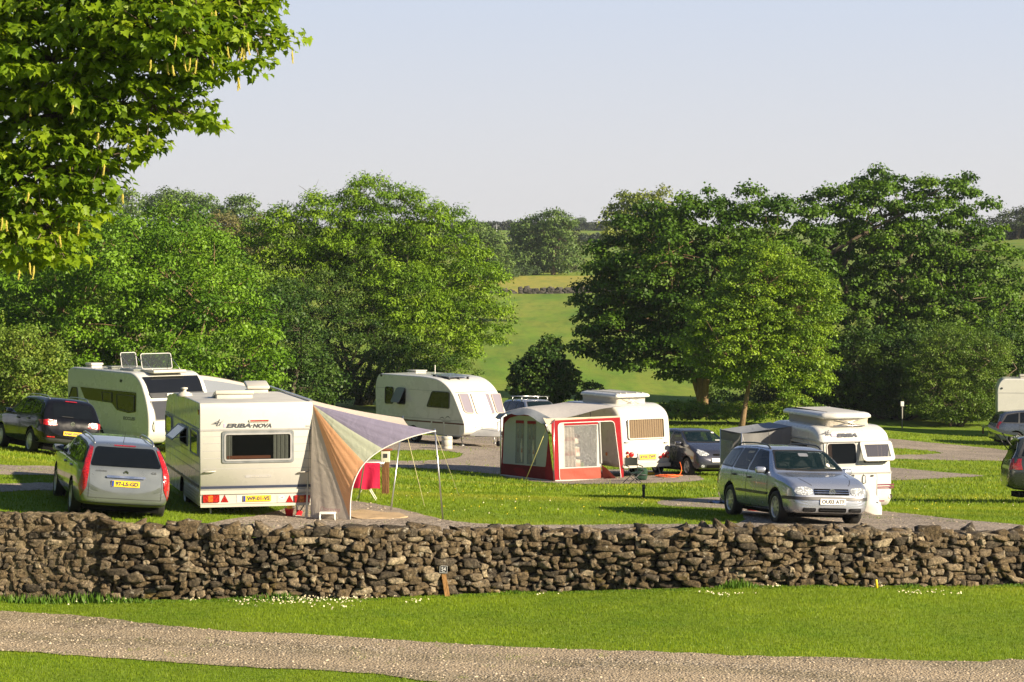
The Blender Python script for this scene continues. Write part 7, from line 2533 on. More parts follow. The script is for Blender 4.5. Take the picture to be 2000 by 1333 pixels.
def red_awning():
    dA = Vector((-.5, .866, 0)); dB = Vector((.866, .5, 0))
    B = Vector((3.41, 84.0, 0)) + dB * .02
    C0 = B - dB * 2.45; C1 = C0 + dA * 3.34
    g = gz(C0.x, C0.y)
    base = Vector((C0.x, C0.y, g))
    t = thing('caravan_awning', base, 'red and pale grey awning with clear windows and open door beside the small cream caravan', 'awning')
    L = lambda p, z=0.0: Vector((p.x, p.y, z + g)) - base
    fs = Face(t, L(C0), dB, (0, 0, 1)); fd = Face(t, L(C1), -dA, (0, 0, 1))
    P = fs.px; Q = fd.px
    g4 = lambda x, y: (950 + x / 4, 740 + y / 4)
    p = lambda x, y: P(*g4(x, y)); q = lambda x, y: Q(*g4(x, y))
    # sunlit end wall
    outer = rpoly([p(535, 802), p(505, 322), p(1042, 298), p(1075, 790)], .05)
    inner = rpoly([p(572, 800), p(552, 345), p(1000, 322), p(1050, 790)], .16)
    inner = rpoly([p(570, 802), p(556, 348), p(995, 330), p(1052, 792)], .05 if False else .14)
    mb = MB(); ring(mb, fs, outer, inner, -.01, .012, 0); e = mb.build('end_wall_border', M_REDC, t, False)
    mb = MB(); mb.tube([fs.P(*k, .02) for k in inner[2:-2]], .012, 6); mb.build('piping', M_PIPE, e)
    mb = MB()
    cloth_quad(mb, fs, p(560, 700), p(612, 700), p(608, 360), p(556, 360), .0, 0, 3)
    cloth_quad(mb, fs, p(556, 372), p(890, 358), p(885, 338), p(570, 348), .002, 0, 8, 2)
    cloth_quad(mb, fs, p(862, 690), p(898, 688), p(886, 352), p(862, 356), .0, 0, 3)
    cloth_quad(mb, fs, p(560, 712), p(900, 694), p(898, 682), p(560, 696), .001, 0, 8, 2)
    e = mb.build('end_wall', M_PALE, t, False)
    mb = MB(); cloth_quad(mb, fs, p(606, 366), p(872, 354), p(870, 336), p(606, 346), .012, 0, 8, 2); mb.build('red_band', M_REDC, e, False)
    mb = MB(); cloth_quad(mb, fs, p(608, 704), p(866, 688), p(866, 354), p(606, 366), -.01, 0, 20, 20, wrinkle=.02); mb.build('window', M_FILM, e, False)
    mb = MB()
    rows = []
    for i in range(9):
        v = i / 8; row = []
        for j in range(15):
            u = j / 14
            a0 = p(612, 368 + 330 * v); a1 = p(700 + 20 * v, 368 + 330 * v)
            row.append(fs.P(a0[0] + (a1[0] - a0[0]) * u, a0[1], -.12 + .03 * math.sin(j * 1.6)))
        rows.append(row)
    mb.grid(rows, 0, True); mb.build('curtain', M_STRIPE, t, False)
    mb = MB(); cloth_quad(mb, fs, p(562, 800), p(915, 775), p(888, 690), p(560, 706), .008, 0, 16, 5, wrinkle=.03, seed=4); mb.build('valance', M_BRICK, t, False)
    mb = MB(); rows = []
    for i in range(7):
        v = i / 6
        a = p(880 + 14 * v, 340 + 320 * v); rows.append([fs.P(a[0] - .03 + .06 * k / 4, a[1], .03 + .03 * math.sin(PI * k / 4)) for k in range(5)])
    mb.grid(rows, 0, True); mb.build('rolled_door', M_PALE, t, False)
    mb = MB(); A = fs.P(*p(893, 672), .02); Bq = fs.P(*p(935, 740), .35); Cq = fs.P(*p(1005, 800), .25); Dq = fs.P(*p(915, 790), .02)
    mb.grid([[A, A.lerp(Bq, .5) + Vector((0, 0, .04)), Bq], [Dq, Dq.lerp(Cq, .5) + Vector((0, 0, .05)), Cq]], 0, True); mb.build('folded_flap', M_BRICK, t, False)
    mb = MB(); cloth_quad(mb, fs, p(535, 806), p(985, 796), p(985, 780), p(535, 792), .02, 0, 14, 2, wrinkle=.03); cloth_quad(mb, fd, q(110, 758), q(520, 812), q(520, 795), q(110, 745), .02, 0, 14, 2, wrinkle=.03); mb.build('mud_strip', M_PALE, t, False)
    # shaded front wall
    outer = rpoly([q(112, 752), q(130, 300), q(250, 250), q(445, 310), q(478, 420), q(525, 800)], .05)
    mb = MB(); plate(mb, fd, outer, -.015, -.003, 0, True)
    e = mb.build('front_wall_border', M_REDC, t, False)
    mb = MB(); arch = [q(128, 662), q(142, 350), q(185, 305), q(255, 288), q(340, 292), q(400, 315), q(440, 330), q(485, 440), q(462, 690)]
    plate(mb, fd, rpoly(arch, .06), -.002, .006, 0); f_ = mb.build('front_wall', M_PALE, t, False)
    for x0, x1, y0 in ((232, 298, 325), (322, 392, 330)):
        mb = MB(); cloth_quad(mb, fd, q(x0 - 6, 660 + (x0 - 230) * .1), q(x1 - 4, 664 + (x0 - 230) * .1), q(x1, y0 + 22), q(x0, y0 + 20), .012, 0, 8, 16, wrinkle=.02); w_ = mb.build('window', M_FILM, f_, False)
        mb = MB(); cloth_quad(mb, fd, q(x0, y0 + 22), q(x1, y0 + 24), q(x1 - 2, y0 + 2), q(x0 + 2, y0), .018, 0, 4, 2); mb.build('red_band', M_REDC, f_, False)
        mb = MB()
        for k in range(2):
            cloth_quad(mb, fd, q(x0 + 10 + 30 * k, 655), q(x0 + 24 + 30 * k, 657), q(x0 + 26 + 30 * k, y0 + 25), q(x0 + 12 + 30 * k, y0 + 25), .009, 0, 4, 6)
        mb.build('curtain_strip', M_STRIPE, f_, False)
    mb = MB(); cloth_quad(mb, fd, q(112, 752), q(460, 792), q(462, 692), q(130, 662), .010, 0, 14, 5, wrinkle=.02, seed=8); mb.build('valance', cloth('shaded_red_canvas', (.20, .012, .015), .15, 6), t, False)  # darker valance cloth: the shade on this wall is put into its colour
    # roof sheet with its hood
    zr = 2.32 + (PK.location.z - g)
    mb = MB(); rows = []
    for i in range(15):
        u = i / 14
        row = []
        for j in range(13):
            v = j / 12
            eave = 1.93 + .26 * math.sin(PI * v) ** 1.3 + .02 * v
            o = C0.lerp(C1, v); c = (B + dB * .12).lerp(B + dB * .12 + dA * 3.34, v)
            pt = o.lerp(c, u)
            z = eave + (zr - eave) * u + .10 * math.sin(PI * u) * (1 if False else .4) - .03 * math.sin(PI * u * 2) * math.cos(3 * v)
            row.append(L(pt, z))
        rows.append(row)
    mb.grid(rows, 0, True); mb.build('roof_sheet', M_ROOFC, t, False)
    mb = MB(); rows = []
    for i in range(5):
        u = i / 4; row = []
        for j in range(17):
            v = -.03 + 1.06 * j / 16
            vv = min(1, max(0, v))
            eave = 1.94 + .26 * math.sin(PI * vv) ** 1.3
            o = C0.lerp(C1, v) - dB * .38 * u * (.4 + .6 * math.sin(PI * vv))
            row.append(L(o, eave - .10 * u - .05 * u * math.sin(5 * v * PI) - .06 * u * u))
        rows.append(row)
    mb.grid(rows, 0, True); mb.build('hood', cloth('hood_canvas', (.33, .36, .40), .25, 6), t, False)
    mb = MB(); a = fs.P(*p(440, 305), .02); mb.add([a, fs.P(*p(505, 322), .016), fs.P(*p(506, 432), .016)], [(0, 1, 2)], 0)
    cloth_quad(mb, fs, p(505, 328), p(1042, 302), p(1040, 290), p(470, 312), .014, 0, 10, 2); mb.build('eave_gusset', M_CREAMC, t, False)
    mb = MB(); mb.tube([L(C1, 0), L(C1, 1.95)], .018, 6); mb.tube([L(C0, 0), L(C0, 1.95)], .018, 6); mb.build('pole', M_ALU, t)
    mb = MB(); gp = ground_px(1026, 939); tp = L(C0, 1.97) - dB * .12
    mb.tube([tp, gp - base], .008, 5); mb.build('guy_rope', M_ROPE, t)
    mb = MB(); 
    for v in (.1, .5, .9):
        pt = C1.lerp(C0, v); mb.box(L(pt, .0) - Vector((.03, .03, 0)), L(pt, .0) + Vector((.03, .03, .02)))
    # white ground-level shelf and cupboard seen dimly through the film
    mb = MB(); c = B + dA * 1.6 - dB * 1.0
    for k, z in enumerate((.25, .65, 1.05)):
        mb.rbox((-.5, -.2, z), (.5, .2, z + .3), .03, 0, Matrix.Translation(L(c)) @ Matrix.Rotation(math.atan2(dA.y, dA.x), 4, 'Z'))
    s_ = mb.build('shelf_unit', M_STRIPE, t)


red_awning()


def grey_awning():
    S1 = Vector((6.31, 60.1, 0)); K = Vector((5.156, 59.75, 0)); d = Vector((-.292, .956, 0)) * 1.3
    Fr = K + d; S2 = S1 + d
    base = Vector((K.x, K.y, gz(K.x, K.y)))
    t = thing('porch_awning', base, 'small grey porch awning with silvery clear panel fixed to the pop-top caravan', 'awning')
    L = lambda p, z: Vector((p.x, p.y, z)) - base
    zK = CZ - (847 - HY) / F * K.y; zF = CZ - (839 - HY) / F * Fr.y; z1 = CZ - (833 - HY) / F * S1.y; z2 = CZ - (825 - HY) / F * S2.y
    Mg = cloth('grey_canvas', (.23, .23, .23), .25, 6); Mr = cloth('skylit_grey_canvas', (.30, .32, .35), .2, 5)  # blue light from the sky is put into the roof cloth colour
    mb = MB(); rows = []
    for i in range(11):
        u = i / 10
        rows.append([L(K.lerp(S1, u).lerp(Fr.lerp(S2, u), j / 10), (zK + (z1 - zK) * u) * (1 - j / 10) + (zF + (z2 - zF) * u) * j / 10 - .05 * math.sin(PI * u) * math.sin(PI * j / 10)) for j in range(11)])
    mb.grid(rows, 0, True); mb.build('roof_sheet', Mr, t, False)
    def wall(nm, a, b, za, zb, seed):
        mb = MB(); rows = []
        ga, gb = gz(a.x, a.y), gz(b.x, b.y)
        nn = (b - a).normalized(); nn = Vector((nn.y, -nn.x, 0))
        for i in range(13):
            v = i / 12; row = []
            for j in range(17):
                u = j / 16; pt = a.lerp(b, u); zt = za + (zb - za) * u - .05 * math.sin(PI * u); zg = ga + (gb - ga) * u + .02
                k = math.sin(PI * u)
                row.append(L(pt + nn * (.05 * k * math.sin(5 * v + 3 * u + seed) + .02 * k * math.sin(14 * u - 4 * v)), zt + (zg - zt) * v))
            rows.append(row)
        mb.grid(rows, 0, True)
        return mb.build(nm, Mg, t, False)
    wall('end_wall', K, S1, zK, z1, 1); e = wall('front_wall', Fr, K, zF, zK, 2); wall('back_wall', S2, Fr, z2, zF, 3)
    fc = Face(t, L(Fr, gz(Fr.x, Fr.y)), (K - Fr), (0, 0, 1))
    mb = MB(); cloth_quad(mb, fc, fc.px(1413, 990), fc.px(1437, 985), fc.px(1437, 862), fc.px(1413, 858), .07, 0, 10, 16, wrinkle=.015); mb.build('window', M_FILM, e, False)
    for a, z in ((K, zK), (Fr, zF)):
        mb = MB(); mb.tube([L(a, gz(a.x, a.y)), L(a, z + .02)], .016, 6); mb.build('pole', M_ALU, t)
    mb = MB(); gp = ground_px(1440, 985); gp = Vector((K.x + .35, K.y - 1.1, gz(K.x, K.y - 1.1))); mb.tube([L(K, zK), gp - base], .006, 5); mb.build('guy_rope', M_PIPE, t)


grey_awning()


# ------------------------------------------------------------------ small things
def prop(name, px, py, label, cat, rz=0, group=None):
    g = ground_px(px, py)
    return thing(name, g, label, cat, rz, group), g


# electric hook-up post
t, g = prop('hookup_post', 753, 966, 'brown wooden electric hook-up post with pale meter box and red lid', 'post')
k = g.y / F
mb = MB(); mb.rbox((-7 * k, -7 * k, -.1), (7 * k, 7 * k, 64 * k), .01); mb.build('post', M_WOOD, t)
mb = MB(); mb.rbox((-9 * k, -8 * k, 63 * k), (8.5 * k, 8 * k, 86 * k), .015); bx = mb.build('meter_box', simple('aged_box', (.55, .52, .42), .6, bump=.2), t)
mb = MB(); mb.box((-4 * k, -8.6 * k, 72 * k), (4 * k, -7.9 * k, 80 * k), 0); mb.tube([(-3 * k, -8 * k, 66 * k), (-4 * k, -14 * k, 55 * k), (-14 * k, -10 * k, 62 * k)], .008, 5, 0); mb.build('socket', M_DGREY, bx)
mb = MB(); mb.rbox((-12 * k, -10 * k, 86 * k), (13 * k, 10 * k, 89 * k), .008); mb.build('lid', simple('rust_lid', (.22, .06, .03), .7), t)

# airer with red towel
t, g = prop('clothes_airer', 712, 978, 'white folding clothes airer standing beneath the sun canopy', 'airer')
k = g.y / F; H0 = 72 * k
mb = MB()
for y in (0, .35):
    mb.tube([(-17 * k, y, 0), (22 * k, y, H0)], .011, 6); mb.tube([(22 * k, y, 0), (-20 * k, y, H0 * .98)], .011, 6)
mb.build('leg', M_WPL, t)
mb = MB()
for x in (-20 * k, 32 * k): mb.tube([(x, -.05, H0), (x, .45, H0)], .010, 6)
for y in (0, .18, .36): mb.tube([(-22 * k, y, H0), (38 * k, y, H0)], .008, 6)
mb.build('rail', M_WPL, t)
tw = thing('towel', g + Vector((0, 0, 0)), 'crimson red towel hanging over the clothes airer', 'towel')
mb = MB(); rows = []
for i in range(13):
    v = i / 12; rows.append([Vector(((-22 + 52 * j / 14) * k, -.02 + .03 * math.sin(j * .9 + v * 2) * v - .02, H0 + .012 - v * 50 * k + .02 * math.sin(j * .7) * v)) for j in range(15)])
rows = [[Vector((p.x, .10 + .02 * math.sin(j), p.z - .55)) for j, p in enumerate(rows[0])], [Vector((p.x, .02, p.z + .005)) for p in rows[0]]] + rows
mb.grid(rows, 0, True); mb.build('cloth', cloth('crimson_towel', (.62, .02, .08), .3, 8), tw, False)

# groundsheet
P = [ground_px(*q) for q in ((682, 1003), (700, 999), (770, 1004), (797, 1012), (745, 1015), (690, 1014))]
c = sum(P, Vector()) / len(P)
mb = MB(); out = catmull([p - c for p in P], 5, True)
n = len(out)
top = [Vector((p.x, p.y, gz(p.x + c.x, p.y + c.y) - c.z + .028 + .012 * math.sin(i * 1.3))) for i, p in enumerate(out)]
bot = [Vector((p.x, p.y, gz(p.x + c.x, p.y + c.y) - c.z + .014)) for p in out]
mb.add(top + [Vector((0, 0, .035))], [(i, (i + 1) % n, n) for i in range(n)], 0, True); mb.add(bot + top, [(i, (i + 1) % n, n + (i + 1) % n, n + i) for i in range(n)], 0)
o = mb.build('groundsheet', cloth('straw_mat', (.42, .31, .19), 0, 9), None); o.location = c; tag(o, 'straw coloured groundsheet on the gravel under the sun canopy', 'mat')

# white step
t, g = prop('caravan_step', 640, 1016, 'low white plastic step at the foot of the taupe canopy wall', 'step')
mb = MB(); mb.rbox((-.16, -.14, .12), (.16, .14, .155), .012); mb.build('tread', M_WPL, t)
for x in (-.14, .14):
    mb = MB(); mb.tube([(x, -.13, .12), (x * 1.05, -.15, 0)], .016, 6); mb.tube([(x, .13, .12), (x * 1.05, .15, 0)], .016, 6); mb.tube([(x, -.14, .02), (x, .14, .02)], .012, 6); mb.build('leg', M_WPL, t)
# toy bucket and spade
t, g = prop('toy_bucket', 565, 1009, 'red toy bucket with yellow beaker under the boxy caravan', 'bucket')
mb = MB(); mb.lathe([(0, 0), (.065, 0), (.09, .15), (.097, .155), (.09, .145), (.06, .02), (0, .02)], 18); mb.build('pail', simple('red_plastic', (.62, .02, .03), .35), t)
mb = MB(); mb.lathe([(0, .07), (.045, .07), (.055, .17), (.03, .2), (0, .2)], 14, 0, 'z', Matrix.Translation((.01, 0, .02))); mb.build('beaker', simple('yellow_plastic', (.85, .58, .03), .35), t)
mb = MB(); mb.tube([Vector((.095 * math.cos(a), 0, .15 + .07 * math.sin(a))) for a in [PI * i / 10 for i in range(11)]], .005, 5); mb.build('handle', M_WPL, t)
t, g = prop('toy_spade', 583, 1009, 'red toy spade with dark handle beside the toy bucket', 'spade')
mb = MB(); mb.rbox((-.06, -.01, 0), (.05, .02, .12), .01, 0, Matrix.Rotation(.3, 4, 'Y')); mb.build('blade', simple('red_plastic', (.62, .02, .03), .35), t)
mb = MB(); mb.tube([(.03, 0, .1), (.12, 0, .24)], .012, 6); mb.tube([(.08, 0, .25), (.16, 0, .22)], .010, 6); mb.build('shaft', M_DGREY, t)
# waste water barrel
t, g = prop('waste_barrel', 873, 878, 'pale round waste water barrel standing beside the caravan with solar panel', 'barrel')
mb = MB(); mb.lathe([(0, 0), (.19, 0), (.21, .03), (.21, .10), (.195, .12), (.21, .14), (.21, .34), (.195, .36), (.21, .38), (.21, .46), (.18, .5), (0, .5)], 20); mb.build('drum', M_CREAM, t)
mb = MB(); mb.lathe([(.05, .5), (.05, .54), (0, .54)], 12); mb.build('cap', M_DGREY, t)
t2, g2 = prop('tow_cloth', 884, 870, 'blue cloth bundle draped by the waste water barrel', 'cloth')
mb = MB(); mb.grid([[Vector((-.22 + .44 * i / 8, -.16 + .03 * math.sin(i * 1.4 + j), .62 - .24 * j / 5 + .03 * math.sin(i))) for i in range(9)] for j in range(6)], 0, True); mb.build('fabric', cloth('blue_fabric', (.12, .20, .36), .1, 10), t2, False)

# camp chair and bag
t, g = prop('camp_chair', 1236, 945, 'dark folding camp chair beside the open door of the red awning', 'chair', R(20))
k = g.y / F
mb = MB(); mb.grid([[Vector((-.20 + .4 * i / 6, .14 + .03 * math.sin(PI * i / 6), .52 + .24 * j / 3)) for i in range(7)] for j in range(4)], 0, True); mb.build('backrest', cloth('black_canvas', (.016, .02, .018), 0, 8), t, False)
mb = MB(); mb.grid([[Vector((-.22 + .44 * i / 6, -.22 + .4 * j / 4, .36 - .04 * math.sin(PI * i / 6))) for i in range(7)] for j in range(5)], 0, True); mb.build('seat', cloth('green_canvas', (.015, .045, .03), 0, 8), t, False)
for a, b in (((-.24, -.24, 0), (.22, -.22, .38)), ((.24, -.24, 0), (-.22, -.22, .38)), ((-.24, .22, 0), (.22, .2, .38)), ((.24, .22, 0), (-.22, .2, .38))):
    mb = MB(); mb.tube([a, b], .012, 6); mb.build('leg', M_DGREY, t)
for x in (-.22, .22):
    mb = MB(); mb.tube([(x, .16, .2), (x * .95, .17, .78)], .012, 6); mb.tube([(x, -.24, .52), (x, .17, .55)], .016, 6); mb.tube([(x, -.22, .36), (x, -.24, .52)], .012, 6); mb.build('arm', M_DGREY, t)
t, g = prop('kit_bag', 1251, 939, 'dark green kit bag slumped beside the camp chair', 'bag')
mb = MB(); mb.rbox((-.19, -.14, 0), (.19, .14, .40), .10, 0, Matrix.Rotation(.10, 4, 'Y')); b_ = mb.build('sack', cloth('bag_green', (.018, .05, .03), 0, 9), t)
mb = MB(); mb.tube([(-.1, -.14, .3), (0, -.2, .42), (.1, -.14, .3)], .012, 6); mb.tube([(-.19, -.15, .2), (.19, -.15, .18)], .014, 6); mb.build('strap', M_DGREY, t)
# yellow levelling ramp, orange cable
t, g = prop('levelling_ramp', 1261, 929, 'yellow plastic wheel ramp under the corner of the small cream caravan', 'ramp', R(35))
mb = MB(); mb.add([(-.3, -.08, 0), (.3, -.08, 0), (.3, .08, 0), (-.3, .08, 0), (.12, -.08, .10), (.28, -.08, .10), (.28, .08, .10), (.12, .08, .10)], [(0, 1, 5, 4), (3, 7, 6, 2), (0, 4, 7, 3), (4, 5, 6, 7), (1, 2, 6, 5), (0, 3, 2, 1)]); mb.build('wedge', simple('yellow_plastic', (.85, .58, .03), .35), t)
mb = MB()
for x in (-.1, 0, .08): mb.box((x, -.082, (x + .3) * .235), (x + .02, .082, (x + .3) * .235 + .016))
mb.build('tread', simple('yellow_plastic', (.85, .58, .03), .35), t)
g = ground_px(1307, 933); pts = []
r_ = random.Random(3)
for i in range(90):
    a = i * .55; rr = .16 + .10 * math.sin(i * .37) + r_.uniform(-.03, .03)
    pts.append(Vector((rr * 1.35 * math.cos(a) + .1 * math.sin(i * .1), rr * math.sin(a), .02 + .05 * abs(math.sin(i * .23)) + r_.uniform(0, .02))))
pts += [Vector((.33, .25, .06)), Vector((.42, .55, .2)), Vector((.38, .75, .42))]
mb = MB(); mb.tube(catmull(pts, 4), .012, 6); o = mb.build('extension_cable', simple('orange_cable', (.85, .16, .03), .5), None); o.location = g; tag(o, 'coiled orange mains cable on the grass beside the small cream caravan', 'cable')
# red tub under the silver estate
t, g = prop('plastic_tub', 1470, 999, 'small red plastic tub glimpsed under the silver estate car with roof rails', 'tub')
mb = MB(); mb.lathe([(0, 0), (.10, 0), (.13, .07), (.135, .075), (0, .06)], 18); mb.build('basin', simple('red_plastic', (.62, .02, .03), .35), t)
# blue sheet at the awning foot
g = ground_px(1400, 984); mb = MB(); mb.grid([[Vector((-.2 + .05 * i, -.1 + .06 * j, .03 + .03 * math.sin(i * 1.3 + j))) for i in range(9)] for j in range(5)], 0, True); o = mb.build('plastic_sheet', simple('blue_plastic', (.16, .24, .45), .4), None); o.location = g; tag(o, 'crumpled blue plastic sheet at the foot of the grey porch awning', 'sheet')


# posts and signs
t, g = prop('marker_post', 1257, 975, 'short black marker post standing in the middle of the lawn', 'post')
k = g.y / F
mb = MB(); mb.rbox((-2.6 * k, -2.6 * k, -.1), (2.6 * k, 2.6 * k, 22 * k), .006); mb.build('post', simple('dark_timber', (.035, .03, .025), .85, bump=.3), t)
mb = MB(); mb.rbox((-3.2 * k, -3.4 * k, 20 * k), (3.2 * k, -2.4 * k, 28.5 * k), .006); pl = mb.build('number_board', simple('black_board', (.02, .02, .022), .5), t)
mb = MB(); lettering(mb, Face(t, (0, -3.45 * k, 24.5 * k), (1, 0, 0), (0, 0, 1)), '53', -1.6 * k, -2 * k, 1.6 * k, 2 * k, .002, 0, .0); mb.build('lettering', simple('faded_white', (.25, .25, .25), .6), pl, False)

g = ground_px(876, 1161); g = Vector((g.x, wall_y(g.x) - .16, 0)); g.z = gz(g.x, g.y)
t = thing('pitch_sign', g, 'brown stake with small black board numbered 54 leaning against the stone wall', 'sign', 0, None)
k = g.y / F
L0 = Vector((876 - 876, 0, 0)); topx = -9 * k
mb = MB(); d = Vector((-9.5 * k, .10, 46 * k)); s = .5
mb.add([Vector((-5 * k, 0, -.05)), Vector((5 * k, 0, -.05)), Vector((5 * k, .04, -.05)), Vector((-5 * k, .04, -.05))] + [Vector((x * 4.2 * k, y, 0)) + d for x, y in ((-1, 0), (1, 0), (1, .03), (-1, .03))], [(0, 1, 5, 4), (1, 2, 6, 5), (2, 3, 7, 6), (3, 0, 4, 7), (4, 5, 6, 7)]); mb.build('stake', M_WOODL, t)
fc = Face(t, d + Vector((.5 * k, -.012, 6 * k)), (1, 0, -.05), (-.15, .15, 1))
mb = MB(); plate(mb, fc, rrect(-7.6 * k, -7 * k, 7.6 * k, 7.4 * k, .006), -.012, .008, 0, True); b_ = mb.build('board', simple('black_board', (.02, .02, .022), .5), t)
mb = MB(); ring(mb, fc, rrect(-7.4 * k, -6.8 * k, 7.4 * k, 7.2 * k, .006), rrect(-6.9 * k, -6.3 * k, 6.9 * k, 6.7 * k, .005), .008, .011, 0); lettering(mb, fc, '54', -4.2 * k, -2.6 * k, 4.2 * k, 4.6 * k, .010, 0, .0, .0); plate(mb, fc, rrect(-2.6 * k, -4.8 * k, 2.6 * k, -4.1 * k, .0), .008, .010, 0); mb.build('lettering', simple('sign_white', (.72, .72, .70), .5), b_, False)

g = ground_px(1707, 1143); g = Vector((g.x, wall_y(g.x) - .14, 0)); g.z = gz(g.x, g.y); k = g.y / F
t = thing('yellow_peg', g, 'short yellow marker peg in the grass at the foot of the stone wall', 'peg')
mb = MB(); mb.lathe([(0, -.05), (2.6 * k, -.05), (2.6 * k, 15 * k), (2.0 * k, 17 * k), (0, 17.5 * k)], 14, 0, 'z', Matrix.Rotation(-.1, 4, 'Y')); mb.build('peg', simple('yellow_paint', (.80, .52, .02), .45), t)

t, g = prop('sign_post', 1762, 838, 'thin post with small white notice plate before the dark bushes', 'sign')
k = g.y / F
mb = MB(); mb.tube([(0, 0, -.1), (0, 0, 52 * k)], .035, 8); mb.build('post', simple('grey_post', (.22, .21, .19), .7), t)
mb = MB(); mb.rbox((-3.2 * k, -.05, 44 * k), (3.2 * k, -.03, 53.5 * k), .008); mb.build('notice_plate', simple('sign_white', (.80, .80, .77), .5), t)

t, g = prop('wooden_post', 1966, 930, 'short brown wooden post on the lawn behind the open tailgate', 'post')
k = g.y / F
mb = MB(); mb.rbox((-2.6 * k, -2.6 * k, -.1), (2.6 * k, 2.6 * k, 18 * k), .008); mb.build('post', M_WOODL, t)
mb = MB(); mb.rbox((-2.9 * k, -2.9 * k, 18 * k), (2.9 * k, 2.9 * k, 19.3 * k), .006); mb.build('cap', M_WOODL, t)
for px, py, lab in ((1920, 848, 'thin dark stump of a post in the grass before the blue grey people carrier'),):
    t, g = prop('wooden_post', px, py, lab, 'post'); k = g.y / F
    mb = MB(); mb.rbox((-1.5 * k, -1.5 * k, -.1), (1.5 * k, 1.5 * k, 12 * k), .008); mb.build('post', M_WOOD, t)
# ------------------------------------------------------------------ overhanging sycamore, top left
def front_sycamore():
    Y = 34.5
    blobs = [(100, 110, 170, 120, 0), (300, 50, 160, 75, -.5), (440, 45, 90, 55, 0), (520, 80, 45, 26, .2), (400, 130, 70, 45, 0), (320, 185, 85, 55, .3), (385, 235, 40, 26, .2), (200, 220, 110, 90, .5),
             (60, 270, 120, 110, .6), (240, 290, 55, 42, .2), (150, 330, 85, 60, .3), (60, 420, 85, 70, .3), (165, 385, 52, 40, .3), (85, 490, 60, 48, 0), (15, 500, 55, 45, 0), (-100, 100, 150, 180, 1), (-120, 380, 150, 190, 1),
             (250, -60, 330, 70, 1), (-60, -80, 220, 90, 1), (470, 5, 60, 30, 0), (500, 125, 32, 18, 0), (-300, 150, 150, 300, 1.5), (110, 430, 70, 70, .2), (40, 360, 110, 90, .5), (110, 340, 110, 90, .4), (200, 170, 140, 110, .4), (330, 120, 100, 70, .2)]
    C, E = crown_points(blobs, Y, .225, 1500, 21, .15, 1.1)
    base = Vector((-11.2, 36.5, gz(-11.2, 36.5)))
    t = thing('sycamore_tree', base, 'near sycamore whose leafy boughs with hanging yellow flowers overhang the top left', 'tree')
    r = np.random.default_rng(8)
    # palmate leaf
    half = [(0, 0), (.20, -.10), (.44, .02), (.40, .16), (.56, .40), (.34, .42), (.30, .60), (.16, .66), (0, 1.0)]
    out = half + [(-x, y) for x, y in half[-2:0:-1]]
    out = np.array(out); nO = len(out)
    T = np.vstack([[0, .36], out])
    n_per = 30
    idx = np.repeat(np.arange(len(C)), n_per); n = len(idx)
    d = r.normal(size=(n, 3)); d /= np.linalg.norm(d, axis=1, keepdims=True)
    d[:, 2] = np.where(d[:, 2] < -.3, -d[:, 2], d[:, 2])
    rad = .26 * r.uniform(.6, 1.3, len(C))[idx] * (.35 + .75 * r.random(n))
    p = C[idx] + d * rad[:, None] * np.array([1.25, 1.25, .50])
    nr = d * .55 + np.array([0, 0, .75]) + r.normal(size=(n, 3)) * .38
    nr /= np.linalg.norm(nr, axis=1, keepdims=True)
    tt = d * np.array([1, 1, .3]) + r.normal(size=(n, 3)) * .35 - np.array([0, 0, .55])
    tt -= nr * (tt * nr).sum(1)[:, None]; tt /= np.linalg.norm(tt, axis=1, keepdims=True)
    bb = np.cross(nr, tt)
    L = .118 * r.uniform(.6, 1.25, n)
    X = T[:, 0][None, :, None]; Yy = T[:, 1][None, :, None]
    fold = (.22 * np.abs(T[:, 0]) - .30 * T[:, 1] ** 2 + .04 * r.normal(size=(n, nO + 1)))[:, :, None]
    V = p[:, None, :] + L[:, None, None] * (bb[:, None, :] * X + tt[:, None, :] * Yy + nr[:, None, :] * fold)
    fan = np.array([(0, 1 + i, 1 + (i + 1) % nO) for i in range(nO)])
    Fq = (fan[None] + (np.arange(n) * (nO + 1))[:, None, None]).reshape(-1, 3)
    pal = np.array([(.075, .145, .008), (.125, .21, .010), (.19, .285, .013), (.28, .36, .02)])
    k = np.clip(.6 * r.random(len(C))[idx] + .4 * r.random(n), 0, .999) * 3
    i0 = k.astype(int); f = (k - i0)[:, None]
    Co = pal[i0] * (1 - f) + pal[np.minimum(i0 + 1, 3)] * f
    Co *= r.uniform(.85, 1.15, (n, 1))
    np_mesh('crown', V.reshape(-1, 3) - np.array(base), Fq, leaf_mat('sycamore_leaves', .42, .45), np.repeat(Co, nO + 1, 0), parent=t)
    LEAF_N[0] += len(Fq)
    # trunk, boughs and twigs
    bark = BK1
    mb = MB()
    tr = bez((0, 0, -.3), (.3, -.3, 4.5), (.6, -.8, 9.5), 10); mb.tube(tr, [.42 * (1.3 if i == 0 else 1) * (1 - .06 * i) for i in range(11)], 14, 0, False); mb.build('trunk', bark, t, False)
    lb = MB(); nodes = []
    for (px, py, dY), k, r0 in (((380, 90, -.3), 7, .10), ((280, 30, 0), 9, .10), ((300, 200, .2), 6, .09), ((200, 310, .2), 5, .085), ((90, 440, .2), 4, .08), ((480, 60, 0), 8, .075), ((60, 200, .5), 6, .11), ((20, 60, .8), 8, .12), ((-150, 300, 1), 5, .1)):
        e = at(px, py, Y + dY) - base
        P = bez(tr[k], tr[k].lerp(e, .5) + Vector((0, 0, .55)), e, 14); lb.tube(P, [r0 * (1 - i / 14 * .88) + .006 for i in range(15)], 8, 0, False); nodes += P[3:]
    NA = np.array([tuple(q) for q in nodes])
    for i, c in enumerate(C - np.array(base)):
        j = int(((NA - c) ** 2).sum(1).argmin()); limb(lb, nodes[j], c, .014, .005, .06, 4, i)
